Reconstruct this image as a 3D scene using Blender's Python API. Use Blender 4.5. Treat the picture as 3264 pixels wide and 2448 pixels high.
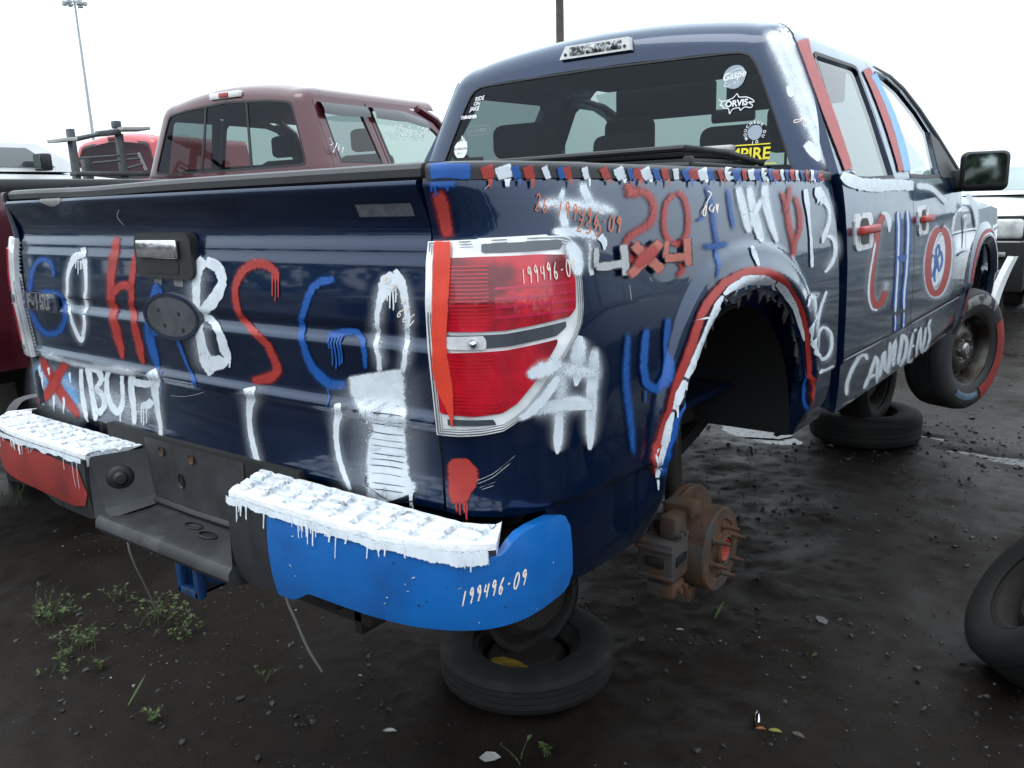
import bpy, bmesh, math, random
import numpy as np
from mathutils import Matrix, Vector, noise as mnoise
for o in list(bpy.data.objects): bpy.data.objects.remove(o, do_unlink=True)
scene = bpy.context.scene
COL = scene.collection
LIFT = .35          # the pickup stands this far above its normal ride height, on wheel stands
# ------------------------------------------------------------------ camera
cam = bpy.data.cameras.new('camera'); camo = bpy.data.objects.new('camera', cam); COL.objects.link(camo)
cam.sensor_fit = 'HORIZONTAL'; cam.sensor_width = 36; cam.lens = 29.25; cam.clip_start = .05; cam.clip_end = 3000
camo.matrix_world = Matrix(((.79893668, -.10656335, .59189901, 1.7900154), (.60055334, .19402751, -.77568615, -1.0798638),
                            (-.03218498, .97519105, .21901267, 1.35646593 + LIFT), (0, 0, 0, 1)))
scene.camera = camo
# ------------------------------------------------------------------ world: bright overcast
SUN_EL, SUN_ROT = math.radians(58), math.radians(215)
world = bpy.data.worlds.new('World'); scene.world = world; world.use_nodes = True
wn = world.node_tree.nodes; wl = world.node_tree.links; wn.clear()
sky = wn.new('ShaderNodeTexSky'); sky.sky_type = 'NISHITA'; sky.sun_disc = False; sky.sun_elevation = SUN_EL; sky.sun_rotation = SUN_ROT
sky.air_density = 1.0; sky.dust_density = 4.0; sky.ozone_density = 1.0
hs = wn.new('ShaderNodeHueSaturation'); hs.inputs['Saturation'].default_value = .25
mx = wn.new('ShaderNodeMix'); mx.data_type = 'RGBA'; mx.inputs[0].default_value = .92
# the cloud layer, with the even zenith-to-horizon falloff of an overcast sky: L = Lz (1 + 2 sin h) / 3
tcw = wn.new('ShaderNodeTexCoord'); sep = wn.new('ShaderNodeSeparateXYZ'); wl.new(tcw.outputs['Generated'], sep.inputs[0])
fz = wn.new('ShaderNodeMapRange'); fz.inputs[1].default_value = 0; fz.inputs[2].default_value = 1; fz.inputs[3].default_value = .50; fz.inputs[4].default_value = 1; wl.new(sep.outputs[2], fz.inputs[0])
cl_ = wn.new('ShaderNodeMix'); cl_.data_type = 'RGBA'; cl_.blend_type = 'MULTIPLY'; cl_.inputs[0].default_value = 1; cl_.inputs[6].default_value = (15.8, 17.7, 19.3, 1); wl.new(fz.outputs[0], cl_.inputs[7]); wl.new(cl_.outputs[2], mx.inputs[7])
bg = wn.new('ShaderNodeBackground'); bg.inputs[1].default_value = .12
wo = wn.new('ShaderNodeOutputWorld')
wl.new(sky.outputs[0], hs.inputs['Color']); wl.new(hs.outputs[0], mx.inputs[6]); wl.new(mx.outputs[2], bg.inputs[0]); wl.new(bg.outputs[0], wo.inputs[0])
sun = bpy.data.lights.new('sun', 'SUN'); sun.energy = .5; sun.angle = math.radians(25); sun.color = (1, .97, .93)
suno = bpy.data.objects.new('sun', sun); COL.objects.link(suno)
sd = Vector((math.sin(SUN_ROT) * math.cos(SUN_EL), math.cos(SUN_ROT) * math.cos(SUN_EL), math.sin(SUN_EL)))
suno.rotation_euler = sd.to_track_quat('Z', 'Y').to_euler(); suno.location = (0, 0, 20)
scene.view_settings.view_transform = 'Standard'; scene.view_settings.look = 'None'; scene.view_settings.exposure = .38; scene.view_settings.gamma = 1
scene.render.engine = 'CYCLES'; scene.cycles.transparent_max_bounces = 48; scene.cycles.max_bounces = 10; scene.cycles.use_denoising = True
# ------------------------------------------------------------------ helpers
PI = math.pi
def link(o, parent=None):
    COL.objects.link(o)
    if parent is not None: o.parent = parent
    return o
def thing(name, label, cat, loc=(0, 0, 0), rz=0, group=None):
    o = bpy.data.objects.new(name, None); link(o); o.location = loc; o.rotation_euler = (0, 0, rz); o.empty_display_size = .1
    return tag(o, label, cat, group)
def tag(o, label=None, cat=None, group=None, kind=None):
    if label: o['label'] = label
    if cat: o['category'] = cat
    if group: o['group'] = group
    if kind: o['kind'] = kind
    return o
def mk(name, vf, mat, parent=None, smooth=True, sharp=38, mats=None, mi=None):
    v, f = vf; me = bpy.data.meshes.new(name)
    me.from_pydata([tuple(map(float, p)) for p in v], [], [tuple(int(i) for i in q) for q in f])
    for m in (mats or [mat]): me.materials.append(m)
    if mi is not None: me.polygons.foreach_set('material_index', np.asarray(mi, dtype=np.int32))
    if smooth:
        me.polygons.foreach_set('use_smooth', np.ones(len(me.polygons), dtype=bool)); me.set_sharp_from_angle(angle=math.radians(sharp))
    me.update(); return link(bpy.data.objects.new(name, me), parent)
def join(*vfs):
    V, F = [], []
    for v, f in vfs:
        n = len(V); V += [tuple(p) for p in v]; F += [tuple(i + n for i in q) for q in f]
    return V, F
def move(vf, M):
    M = M if isinstance(M, Matrix) else Matrix.Translation(M)
    return [tuple(M @ Vector(p)) for p in vf[0]], vf[1]
def box(x0, x1, y0, y1, z0, z1, bev=0, seg=2):
    bm = bmesh.new(); bmesh.ops.create_cube(bm, size=1)
    for v in bm.verts: v.co = Vector(((x0 + x1) / 2 + v.co.x * (x1 - x0), (y0 + y1) / 2 + v.co.y * (y1 - y0), (z0 + z1) / 2 + v.co.z * (z1 - z0)))
    if bev: bmesh.ops.bevel(bm, geom=bm.edges[:], offset=bev, segments=seg, profile=.5, affect='EDGES')
    return frombm(bm)
def frombm(bm):
    bm.verts.index_update(); r = [tuple(v.co) for v in bm.verts], [tuple(v.index for v in f.verts) for f in bm.faces]; bm.free(); return r
def tube(pts, r, n=8, cap=True):
    P = [Vector(p) for p in pts]; R = r if isinstance(r, (list, tuple)) else [r] * len(P); V, F = [], []; up = None
    for i, p in enumerate(P):
        t = (P[min(i + 1, len(P) - 1)] - P[max(i - 1, 0)]).normalized()
        if up is None: up = t.orthogonal().normalized()
        up = (up - t * up.dot(t)).normalized(); s = t.cross(up)
        for k in range(n): a = 2 * PI * k / n; V.append(tuple(p + (up * math.cos(a) + s * math.sin(a)) * R[i]))
    for i in range(len(P) - 1):
        for k in range(n): F.append((i * n + k, i * n + (k + 1) % n, (i + 1) * n + (k + 1) % n, (i + 1) * n + k))
    if cap: F.append(tuple(range(n))[::-1]); F.append(tuple((len(P) - 1) * n + k for k in range(n)))
    return V, F
def lathe(prof, n=48, close=False):
    """profile (r, x) round the x axis"""
    V, F = [], []; m = len(prof)
    for k in range(n):
        a = 2 * PI * k / n
        for r, x in prof: V.append((x, r * math.cos(a), r * math.sin(a)))
    for k in range(n):
        for j in range(m if close else m - 1):
            a, b = k * m + j, k * m + (j + 1) % m; c, d = ((k + 1) % n) * m + (j + 1) % m, ((k + 1) % n) * m + j
            F.append((a, b, c, d))
    return V, F
def prism(poly, d0, d1, axis='x'):
    n = len(poly); V = []
    for d in (d0, d1):
        for a, b in poly: V.append({'x': (d, a, b), 'y': (a, d, b), 'z': (a, b, d)}[axis])
    F = [tuple(range(n))[::-1], tuple(range(n, 2 * n))] + [(i, (i + 1) % n, n + (i + 1) % n, n + i) for i in range(n)]
    return V, F
def inpoly(X, Y, poly):
    r = np.zeros(np.shape(X), bool); n = len(poly)
    for i in range(n):
        x1, y1 = poly[i]; x2, y2 = poly[(i + 1) % n]
        if y1 == y2: continue
        c = (y1 > Y) != (y2 > Y); r ^= c & (X < (x2 - x1) * (Y - y1) / (y2 - y1) + x1)
    return r
def rng(a, b, step, knots=()):
    k = [x for x in knots if a < x < b]; s = sorted(set([a, b] + k)); out = []
    for p, q in zip(s, s[1:]): m = max(1, int(math.ceil((q - p) / step))); out += [p + (q - p) * i / m for i in range(m)]
    return np.array(out + [b])
def normals(S, U, V, h=2e-3):
    n = np.cross(S(U + h, V) - S(U - h, V), S(U, V + h) - S(U, V - h)); return n / (np.linalg.norm(n, axis=-1, keepdims=True) + 1e-12)
def patch(S, us, vs, outline=None, holes=(), off=0., rim=0., mu=1., flip=False):
    """a panel of surface S over the (u, v) grid, clipped to outline, with holes, and with returned edges of depth rim"""
    us = np.asarray(us); vs = np.asarray(vs); U, V = np.meshgrid(us, vs, indexing='ij'); U = U.copy(); V = V.copy()
    uc = (us[1:] + us[:-1]) / 2; vc = (vs[1:] + vs[:-1]) / 2; UC, VC = np.meshgrid(uc, vc, indexing='ij'); keep = np.ones(UC.shape, bool)
    if outline is not None: keep &= inpoly(UC, VC, outline)
    for h in holes: keep &= ~inpoly(UC, VC, h)
    pk = np.zeros((len(us) + 1, len(vs) + 1), int); pr = pk.copy(); pk[1:-1, 1:-1] = keep; pr[1:-1, 1:-1] = ~keep
    a = lambda g: g[:-1, :-1] + g[1:, :-1] + g[:-1, 1:] + g[1:, 1:]
    bnd = (a(pk) > 0) & (a(pr) > 0); polys = ([outline] if outline is not None else []) + list(holes)
    if polys and bnd.any():
        segs = np.array([(*p[i], *p[(i + 1) % len(p)]) for p in polys for i in range(len(p))], float)
        A = segs[:, :2] * (mu, 1); B = segs[:, 2:] * (mu, 1); D = B - A; L = (D ** 2).sum(1) + 1e-15
        for i, j in zip(*np.nonzero(bnd)):
            q = np.array((U[i, j] * mu, V[i, j])); t = np.clip(((q - A) * D).sum(1) / L, 0, 1); C = A + D * t[:, None]; d = ((C - q) ** 2).sum(1); k = d.argmin()
            U[i, j], V[i, j] = C[k, 0] / mu, C[k, 1]
    P = S(U, V); N = normals(S, U, V) * (-1 if flip else 1); P = P + N * off
    idx = -np.ones(U.shape, int); used = a(pk) > 0; idx[used] = np.arange(used.sum()); VV = list(P[used]); NN = N[used]; F = []; edges = {}
    for i, j in zip(*np.nonzero(keep)):
        q = [idx[i, j], idx[i + 1, j], idx[i + 1, j + 1], idx[i, j + 1]]
        if flip: q = q[::-1]
        F.append(tuple(q))
        if rim:
            for e in range(4):
                x, y = q[e], q[(e + 1) % 4]
                if (y, x) in edges: del edges[(y, x)]
                else: edges[(x, y)] = 1
    if rim:
        n0 = len(VV); m = {}
        for x, y in edges:
            for w in (x, y):
                if w not in m: m[w] = len(VV); VV.append(VV[w] - NN[w] * rim)
            F.append((y, x, m[x], m[y]))
    return VV, F
def mirrorS(S): return lambda u, v: S(u, v) * np.array([-1., 1, 1])
def rrect(x0, x1, y0, y1, r, n=5):
    out = []
    for cx, cy, a0 in ((x1 - r, y1 - r, 0), (x0 + r, y1 - r, 90), (x0 + r, y0 + r, 180), (x1 - r, y0 + r, 270)):
        out += [(cx + r * math.cos(math.radians(a0 + 90 * k / n)), cy + r * math.sin(math.radians(a0 + 90 * k / n))) for k in range(n + 1)]
    return out
def ring(poly_o, poly_i, S, off=0., flip=False):
    """flat band between two outlines of the same length, laid on S"""
    n = len(poly_o); A = np.array(poly_o); B = np.array(poly_i); PA = S(A[:, 0], A[:, 1]); PB = S(B[:, 0], B[:, 1]); s = -1 if flip else 1
    NA = normals(S, A[:, 0], A[:, 1]) * s; V = list(PA + NA * off) + list(PB + NA * off)
    return V, [(i, (i + 1) % n, n + (i + 1) % n, n + i) for i in range(n)]
def dup(root, parent=None):
    c = root.copy(); COL.objects.link(c); c.parent = parent
    for ch in list(root.children): dup(ch, c)
    return c
# ------------------------------------------------------------------ materials
def mat(name, color, rough=.5, metal=0., coat=0., spec=.5, var=0., vscale=6., bump=0., bscale=60., rvar=0., second=None, sfac=(.5, .6), sscale=4., trans=0.):
    m = bpy.data.materials.new(name); m.use_nodes = True; N = m.node_tree.nodes; L = m.node_tree.links; b = N['Principled BSDF']
    b.inputs['Base Color'].default_value = (*color, 1); b.inputs['Roughness'].default_value = rough; b.inputs['Metallic'].default_value = metal
    b.inputs['Coat Weight'].default_value = coat; b.inputs['Coat Roughness'].default_value = .04; b.inputs['Specular IOR Level'].default_value = spec
    b.inputs['Transmission Weight'].default_value = trans
    if name == 'navy_metallic_paint': b.inputs['Coat Tint'].default_value = (.72, .90, 1, 1)
    tc = N.new('ShaderNodeTexCoord')
    def ns(sc, det=5):
        n = N.new('ShaderNodeTexNoise'); n.inputs['Scale'].default_value = sc; n.inputs['Detail'].default_value = det; L.new(tc.outputs['Object'], n.inputs['Vector']); return n
    src = None
    if var or second:
        n = ns(vscale); r = N.new('ShaderNodeMapRange'); r.inputs[1].default_value = .3; r.inputs[2].default_value = .7; r.inputs[3].default_value = 1 - var; r.inputs[4].default_value = 1 + var
        L.new(n.outputs[0], r.inputs[0]); h = N.new('ShaderNodeMix'); h.data_type = 'RGBA'; h.blend_type = 'MULTIPLY'; h.inputs[0].default_value = 1; h.inputs[6].default_value = (*color, 1)
        L.new(r.outputs[0], h.inputs[7]); src = h.outputs[2]
        if second:
            n2 = ns(sscale, 8); r2 = N.new('ShaderNodeMapRange'); r2.inputs[1].default_value = sfac[0]; r2.inputs[2].default_value = sfac[1]; L.new(n2.outputs[0], r2.inputs[0])
            h2 = N.new('ShaderNodeMix'); h2.data_type = 'RGBA'; h2.inputs[7].default_value = (*second, 1); L.new(r2.outputs[0], h2.inputs[0]); L.new(src, h2.inputs[6]); src = h2.outputs[2]
        L.new(src, b.inputs['Base Color'])
    if rvar:
        n = ns(vscale * 2.3); r = N.new('ShaderNodeMapRange'); r.inputs[1].default_value = .3; r.inputs[2].default_value = .7; r.inputs[3].default_value = max(0, rough - rvar); r.inputs[4].default_value = min(1, rough + rvar)
        L.new(n.outputs[0], r.inputs[0]); L.new(r.outputs[0], b.inputs['Roughness'])
    if bump:
        n = ns(bscale, 6); bp = N.new('ShaderNodeBump'); bp.inputs['Strength'].default_value = 1; bp.inputs['Distance'].default_value = bump; L.new(n.outputs[0], bp.inputs['Height']); L.new(bp.outputs[0], b.inputs['Normal'])
    return m
def glass(name, tint, gloss=(1, 1, 1), ior=1.5, rough=.0):
    m = bpy.data.materials.new(name); m.use_nodes = True; N = m.node_tree.nodes; L = m.node_tree.links; N.clear()
    t = N.new('ShaderNodeBsdfTransparent'); t.inputs[0].default_value = (*tint, 1); g = N.new('ShaderNodeBsdfGlossy'); g.inputs['Color'].default_value = (*gloss, 1); g.inputs['Roughness'].default_value = rough
    f = N.new('ShaderNodeFresnel'); ge = N.new('ShaderNodeNewGeometry'); mr = N.new('ShaderNodeMapRange'); mr.inputs[3].default_value = ior; mr.inputs[4].default_value = 1 / ior; L.new(ge.outputs['Backfacing'], mr.inputs[0]); L.new(mr.outputs[0], f.inputs[0]); x = N.new('ShaderNodeMixShader'); o = N.new('ShaderNodeOutputMaterial')
    L.new(f.outputs[0], x.inputs[0]); L.new(t.outputs[0], x.inputs[1]); L.new(g.outputs[0], x.inputs[2]); L.new(x.outputs[0], o.inputs[0]); return m
def spray(name, color, rough=.45, grain=1.15):
    """paint whose coverage fades out at the edge of a spray stroke (mesh attribute cov)"""
    m = bpy.data.materials.new(name); m.use_nodes = True; N = m.node_tree.nodes; L = m.node_tree.links; b = N['Principled BSDF']
    b.inputs['Roughness'].default_value = rough; b.inputs['Specular IOR Level'].default_value = .45
    a = N.new('ShaderNodeAttribute'); a.attribute_name = 'cov'; tc = N.new('ShaderNodeTexCoord')
    n = N.new('ShaderNodeTexNoise'); n.inputs['Scale'].default_value = 330; n.inputs['Detail'].default_value = 2; L.new(tc.outputs['Object'], n.inputs['Vector'])
    n2 = N.new('ShaderNodeTexNoise'); n2.inputs['Scale'].default_value = 30; n2.inputs['Detail'].default_value = 4; L.new(tc.outputs['Object'], n2.inputs['Vector'])
    def mth(op, a_, b_, c_=None, clamp=False):
        n_ = N.new('ShaderNodeMath'); n_.operation = op; n_.use_clamp = clamp
        for k_, x_ in enumerate((a_, b_, c_)):
            if x_ is None: continue
            if isinstance(x_, (int, float)): n_.inputs[k_].default_value = x_
            else: L.new(x_, n_.inputs[k_])
        return n_.outputs[0]
    cov = a.outputs['Fac']; n3 = N.new('ShaderNodeTexNoise'); n3.inputs['Scale'].default_value = 9; n3.inputs['Detail'].default_value = 3; L.new(tc.outputs['Object'], n3.inputs['Vector'])
    thin = mth('MULTIPLY_ADD', n3.outputs[0], .9, .50)                      # uneven density along the stroke
    sp = mth('SUBTRACT', cov, mth('MULTIPLY_ADD', n.outputs[0], -1.6, 1.35)); sp = mth('MULTIPLY', sp, 4.5, clamp=True)   # speckled mist at the edge
    soft = mth('MULTIPLY', mth('POWER', cov, 1.25), thin, clamp=True)
    core = mth('MULTIPLY_ADD', cov, 6., -5.0, clamp=True)
    mx1 = mth('MAXIMUM', mth('MULTIPLY_ADD', sp, .55, mth('MULTIPLY', soft, .72), clamp=True), mth('MULTIPLY', core, mth('MULTIPLY_ADD', n3.outputs[0], .5, .72, clamp=True)))
    mxx = N.new('ShaderNodeMath'); mxx.operation = 'MINIMUM'; L.new(mx1, mxx.inputs[0]); mxx.inputs[1].default_value = 1
    L.new(mxx.outputs[0], b.inputs['Alpha'])
    r = N.new('ShaderNodeMapRange'); r.inputs[1].default_value = .3; r.inputs[2].default_value = .7; r.inputs[3].default_value = .86; r.inputs[4].default_value = 1.05; L.new(n2.outputs[0], r.inputs[0])
    h = N.new('ShaderNodeMix'); h.data_type = 'RGBA'; h.blend_type = 'MULTIPLY'; h.inputs[0].default_value = 1; h.inputs[6].default_value = (*color, 1); L.new(r.outputs[0], h.inputs[7]); L.new(h.outputs[2], b.inputs['Base Color'])
    bp = N.new('ShaderNodeBump'); bp.inputs['Strength'].default_value = .5; bp.inputs['Distance'].default_value = .0006; L.new(n2.outputs[0], bp.inputs['Height']); L.new(bp.outputs[0], b.inputs['Normal'])
    return m
M = {}
M['navy'] = mat('navy_metallic_paint', (.0014, .0130, .046), rough=.30, metal=.55, spec=.3, coat=1., var=.12, vscale=3, rvar=.05)
M['trim'] = mat('black_plastic', (.012, .012, .013), rough=.55, var=.2, vscale=15, bump=.0003, bscale=500)
M['greyplastic'] = mat('grey_plastic', (.024, .025, .028), rough=.5, var=.25, vscale=9, bump=.0004, bscale=400, rvar=.1)
M['capplastic'] = mat('rail_cap_plastic', (.022, .022, .025), rough=.42, var=.2, vscale=7, bump=.0004, bscale=600)
M['rubber'] = mat('rubber', (.0055, .0055, .0055), rough=.75, var=.3, vscale=8, bump=.001, bscale=90)
M['dusty_rubber'] = mat('dusty_rubber', (.0042, .0040, .0038), rough=.8, var=.3, vscale=8, bump=.002, bscale=90, second=(.020, .017, .014), sfac=(.56, .74), sscale=7)
M['seal'] = mat('window_seal', (.010, .010, .011), rough=.5)
M['chrome'] = mat('chrome', (.75, .76, .78), rough=.12, metal=1., var=.12, vscale=40)
M['rust'] = mat('rusty_iron', (.066, .031, .015), rough=.85, var=.45, vscale=16, bump=.0015, bscale=120, second=(.045, .04, .038), sfac=(.45, .6), sscale=9)
M['darkrust'] = mat('dark_rusty_steel', (.013, .0088, .0065), rough=.8, var=.4, vscale=12, bump=.0015, bscale=90, second=(.010, .0095, .0095), sfac=(.45, .6), sscale=6)
M['steel'] = mat('brushed_steel', (.35, .34, .33), rough=.4, metal=.8, var=.3, vscale=20)
M['black'] = mat('underbody_black', (.0035, .0035, .0035), rough=.8, var=.3)
M['cloth'] = mat('seat_cloth', (.007, .007, .008), rough=.9, var=.2)
M['tint'] = glass('tinted_glass', (.36, .43, .41), (.42, .45, .5)); M['clear'] = glass('green_glass', (.62, .70, .66)); M['privacy'] = glass('privacy_glass', (.32, .37, .37))
M['maroon'] = mat('maroon_paint', (.066, .006, .012), rough=.35, metal=.25, coat=.7, var=.15, vscale=3)
M['red_body'] = mat('red_paint', (.42, .02, .035), rough=.35, coat=.6, var=.12)
M['white_body'] = mat('white_paint', (.74, .75, .75), rough=.35, coat=.6, var=.05)
M['wpaint'] = mat('white_brushed_paint', (.80, .81, .82), rough=.4, var=.08, vscale=40, bump=.0015, bscale=160, second=(.52, .57, .62), sfac=(.54, .70), sscale=18)
M['bluepaint'] = mat('bright_blue_paint', (.005, .125, .43), rough=.3, coat=1., var=.14, vscale=5, bump=.0003, bscale=300, second=(.006, .06, .22), sfac=(.52, .80), sscale=5, rvar=.12)
M['redpaint'] = mat('matt_red_paint', (.26, .024, .019), rough=.55, var=.2, vscale=6, second=(.10, .012, .012), sfac=(.5, .8), sscale=7)
PAINT = {'W': ('white_spray_paint', (.70, .75, .80)), 'R': ('red_spray_paint', (.38, .035, .028)), 'F': ('bright_red_paint', (.72, .055, .028)), 'B': ('blue_spray_paint', (.008, .085, .34)), 'V': ('pale_blue_spray_paint', (.16, .38, .66)),
         'O': ('orange_marker', (.62, .14, .045)), 'P': ('pale_paint_marker', (.85, .74, .66)), 'K': ('dark_ink', (.02, .02, .022)), 'S': ('silver_vinyl', (.42, .43, .44)), 'T': ('painted_over_vinyl', (.46, .12, .085))}
PM = {k: spray(n, c) for k, (n, c) in PAINT.items()}
SIGN = {'yellow': mat('yellow_vinyl', (.75, .62, .02), rough=.5), 'white': mat('white_vinyl', (.78, .80, .80), rough=.5), 'grey': mat('frosted_vinyl', (.30, .35, .40), rough=.5), 'dim': mat('grey_vinyl', (.22, .24, .26), rough=.5)}
def crom(P, n):
    if len(P) < 3: t = np.linspace(0, 1, 3)[:, None]; return P[0] * (1 - t) + P[-1] * t
    Q = np.vstack([2 * P[0] - P[1], P, 2 * P[-1] - P[-2]]); out = []
    for i in range(1, len(Q) - 2):
        for k in range(n):
            t = k / n; a, b, c, d = Q[i - 1:i + 3]; out.append(.5 * (2 * b + (c - a) * t + (2 * a - 5 * b + 4 * c - d) * t * t + (3 * b - a - 3 * c + d) * t ** 3))
    out.append(P[-1]); return np.array(out)
STY = {'h': ([0, .10, .24, .5, .76, .90, 1], [0, .9, 1, 1, 1, .9, 0]), 's': ([0, .1, .2, .3, .4, .5, .6, .7, .8, .9, 1], [0, .09, .42, .84, .95, .96, .95, .84, .42, .09, 0]), 'f': ([0, .1, .2, .3, .4, .5, .6, .7, .8, .9, 1], [0, .10, .36, .62, .76, .80, .76, .62, .36, .10, 0]), 'g': ([0, .15, .3, .4, .5, .6, .7, .85, 1], [0, .10, .32, .50, .6, .50, .32, .10, 0])}
RS = np.random.RandomState(8)
def ribbon(S, rows, style, off, flip=False):
    P = crom(np.array(rows, float), 3); ts, cv = STY[style]; n = len(P); k = len(ts); V, C, F = [], [], []
    for i, r in enumerate(P):
        a, b = r[:2].copy(), r[2:].copy(); jt = {'h': .07, 's': .06, 'f': .05, 'g': 0}[style]; dab = b - a; jt = min(jt, .0022 / (np.linalg.norm(dab) + 1e-6)); a += dab * jt * (2 * RS.rand() - 1); b += dab * jt * (2 * RS.rand() - 1); e = min(i, n - 1 - i); fade = {'h': (.0, .95, 1), 's': (0., .5, .9), 'f': (0., .5, .9), 'g': (0., .4, .8)}[style]; fd = fade[e] if e < 3 else 1.
        uv = np.array([a + (b - a) * t for t in ts]); Pt = S(uv[:, 0], uv[:, 1]); N = normals(S, uv[:, 0], uv[:, 1]) * (-1 if flip else 1)
        V += list(Pt + N * (off + i * 2e-6)); C += [c * fd for c in cv]
        if i:
            for j in range(k - 1): F.append(((i - 1) * k + j, (i - 1) * k + j + 1, i * k + j + 1, i * k + j))
    return V, F, C
def paint_object(name, items, parent):
    """items: (color, V, F, C)"""
    V, F, C, mi = [], [], [], []; cols = sorted({i[0] for i in items})
    for c, v, f, cv in items:
        n = len(V); V += list(v); F += [tuple(x + n for x in q) for q in f]; C += cv; mi += [cols.index(c)] * len(f)
    o = mk(name, (V, F), None, parent, mats=[PM[c] for c in cols], mi=mi, sharp=80)
    at = o.data.attributes.new('cov', 'FLOAT', 'POINT'); at.data.foreach_set('value', np.array(C, dtype=np.float32)); return o
def text_vf(txt, size, extrude=0., align='CENTER', shear=0., bold=0.):
    cu = bpy.data.curves.new('t', 'FONT'); cu.body = txt; cu.size = size; cu.extrude = extrude; cu.align_x = align; cu.align_y = 'CENTER'; cu.shear = shear; cu.offset = bold; cu.resolution_u = 3
    o = bpy.data.objects.new('t', cu); COL.objects.link(o); dg = bpy.context.evaluated_depsgraph_get(); me = bpy.data.meshes.new_from_object(o.evaluated_get(dg))
    r = [tuple(v.co) for v in me.vertices], [tuple(p.vertices) for p in me.polygons]; bpy.data.objects.remove(o); bpy.data.curves.remove(cu); bpy.data.meshes.remove(me); return r
def on_frame(vf, o, ex, ey, off=0.):
    o, ex, ey = Vector(o), Vector(ex).normalized(), Vector(ey).normalized(); n = ex.cross(ey)
    return [tuple(o + ex * p[0] + ey * p[1] + n * (p[2] + off)) for p in vf[0]], vf[1]
# ------------------------------------------------------------------ body surfaces of the pickup
def lerp_tab(tab):
    a=np.array(tab,float); o=np.argsort(a[:,0]); a=a[o]
    return lambda v: np.interp(v,a[:,0],a[:,1])
def sstep(a,b,v):
    t=np.clip((np.asarray(v,float)-a)/(b-a),0,1); return t*t*(3-2*t)
# ---- body section tables, truck frame: x right, y forward, z up (metres)
BED_X=lerp_tab([(.55,.935),(.60,.955),(.64,.970),(.70,.980),(.745,.982),(.762,.983),(.772,.997),(.80,.9975),(.9,.997),(1.0,.995),(1.08,.991),(1.16,.984),(1.24,.974),(1.30,.964),(1.34,.956),(1.37,.949),(1.385,.944),(1.42,.93)])
DOOR_X=lerp_tab([(.53,.955),(.56,.972),(.60,.984),(.70,.993),(.745,.995),(.760,.996),(.772,1.007),(.80,1.0075),(.9,1.007),(1.0,1.004),(1.1,.9995),(1.2,.993),(1.28,.985),(1.33,.979),(1.36,.974),(1.385,.968),(1.83,.768),(1.845,.761),(1.875,.743),(1.90,.718),(1.92,.685),(1.935,.64),(1.94,.60)])
TG_Y=lerp_tab([(.775,.012),(.79,.004),(.80,.003),(.88,.002),(.945,-.003),(.957,-.012),(.962,-.013),(.978,-.002),(1.03,-.006),(1.084,-.0135),(1.092,-.0150),(1.108,-.003),(1.122,-.002),(1.131,-.009),(1.18,-.009),(1.235,-.005),(1.247,-.0045),(1.257,.000),(1.279,.001),(1.287,.0055),(1.300,.007),(1.32,.004),(1.345,-.006),(1.368,-.018),(1.378,-.024),(1.386,-.025),(1.392,-.022)])
BOW=lerp_tab([(.6,.010),(.80,.004),(.90,.003),(1.0,-.004),(1.1,-.012),(1.18,-.012),(1.25,-.004),(1.29,.006),(1.32,.002),(1.36,-.008),(1.38,-.014),(1.42,-.006)])
CB=.30; CP=2.5; X0=.800; YF=1.758
def S_tailgate(u,v):
    u=np.asarray(u,float); v=np.asarray(v,float)
    dent=.010*np.exp(-((u+.48)/.10)**2-((v-1.385)/.03)**2)+.006*np.exp(-((u-.1)/.3)**2-((v-.86)/.08)**2)
    return np.stack([u,TG_Y(v)+.018*(u/.8)**2-.012+dent,v],-1)
def flare(y,z):
    # raised wheel-arch moulding of the bed side, crest about 22 mm proud
    r=arch_r(y,z)
    return (.016*sstep(1.175,1.135,r)+.010*sstep(1.12,1.0,r))*sstep(.60,.72,z)
def arch_r(y,z):
    return (np.abs((y-.985)/.50)**2.35+np.abs(np.maximum(z-.62,0)/.52)**2.35)**(1/2.35)
def S_bed(u,v):
    u=np.asarray(u,float); v=np.asarray(v,float)
    th=np.clip(u,0,1)*math.pi/2; yv=np.where(u<1,0,u-1+CB); xs=BED_X(v-.032*(1-np.clip(yv/1.76,0,1))*sstep(.60,.72,v)*sstep(1.05,.85,v))
    yy=CB*(1-np.clip(np.cos(th),0,1)**(2/CP)); k=np.clip(np.sin(th),0,1)**(2/CP)
    y=np.where(u<1,yy+BOW(v)*(1-k)**.5*1.0,CB+(u-1)); x=np.where(u<1,X0+(xs-X0)*k,xs)
    f=np.where(u<1,0,flare(y,v)); r=arch_r(y,v)
    ins=np.where(u<1,0,.036*sstep(1.005,.92,r))
    return np.stack([x+f-ins,y,v],-1)
def S_rail(u,v):
    # plastic rail cap: v metres up the outer face, over the edge and inward
    u=np.asarray(u,float); v=np.asarray(v,float)
    yb=np.where(u<1,u*CB*.5,u-1+CB); zb=1.378+.012*(1-np.clip(yb/1.76,0,1))+0*v; b=S_bed(u,zb); h=.004
    d=S_bed(u+h,zb)-S_bed(np.maximum(u-h,0),zb); n=np.stack([d[...,1],-d[...,0],0*d[...,0]],-1)
    n/=np.linalg.norm(n,axis=-1,keepdims=True)+1e-12
    r=.010; a=np.clip((v-.017)/r,0,math.pi/2)
    out=.004-r+r*np.cos(a)-np.maximum(v-.017-r*math.pi/2,0); up=np.minimum(v,.017)+r*np.sin(a)+.004*sstep(.04,.10,v)
    return b+n*out[...,None]+np.stack([0*u+0*v,0*u+0*v,up+0*u],-1)
def S_door(u,v):
    u=np.asarray(u,float); v=np.asarray(v,float)
    x=DOOR_X(v)-.012*sstep(3.6,4.6,u)*1.0
    return np.stack([x,u,v],-1)
CABW=DOOR_X
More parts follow.
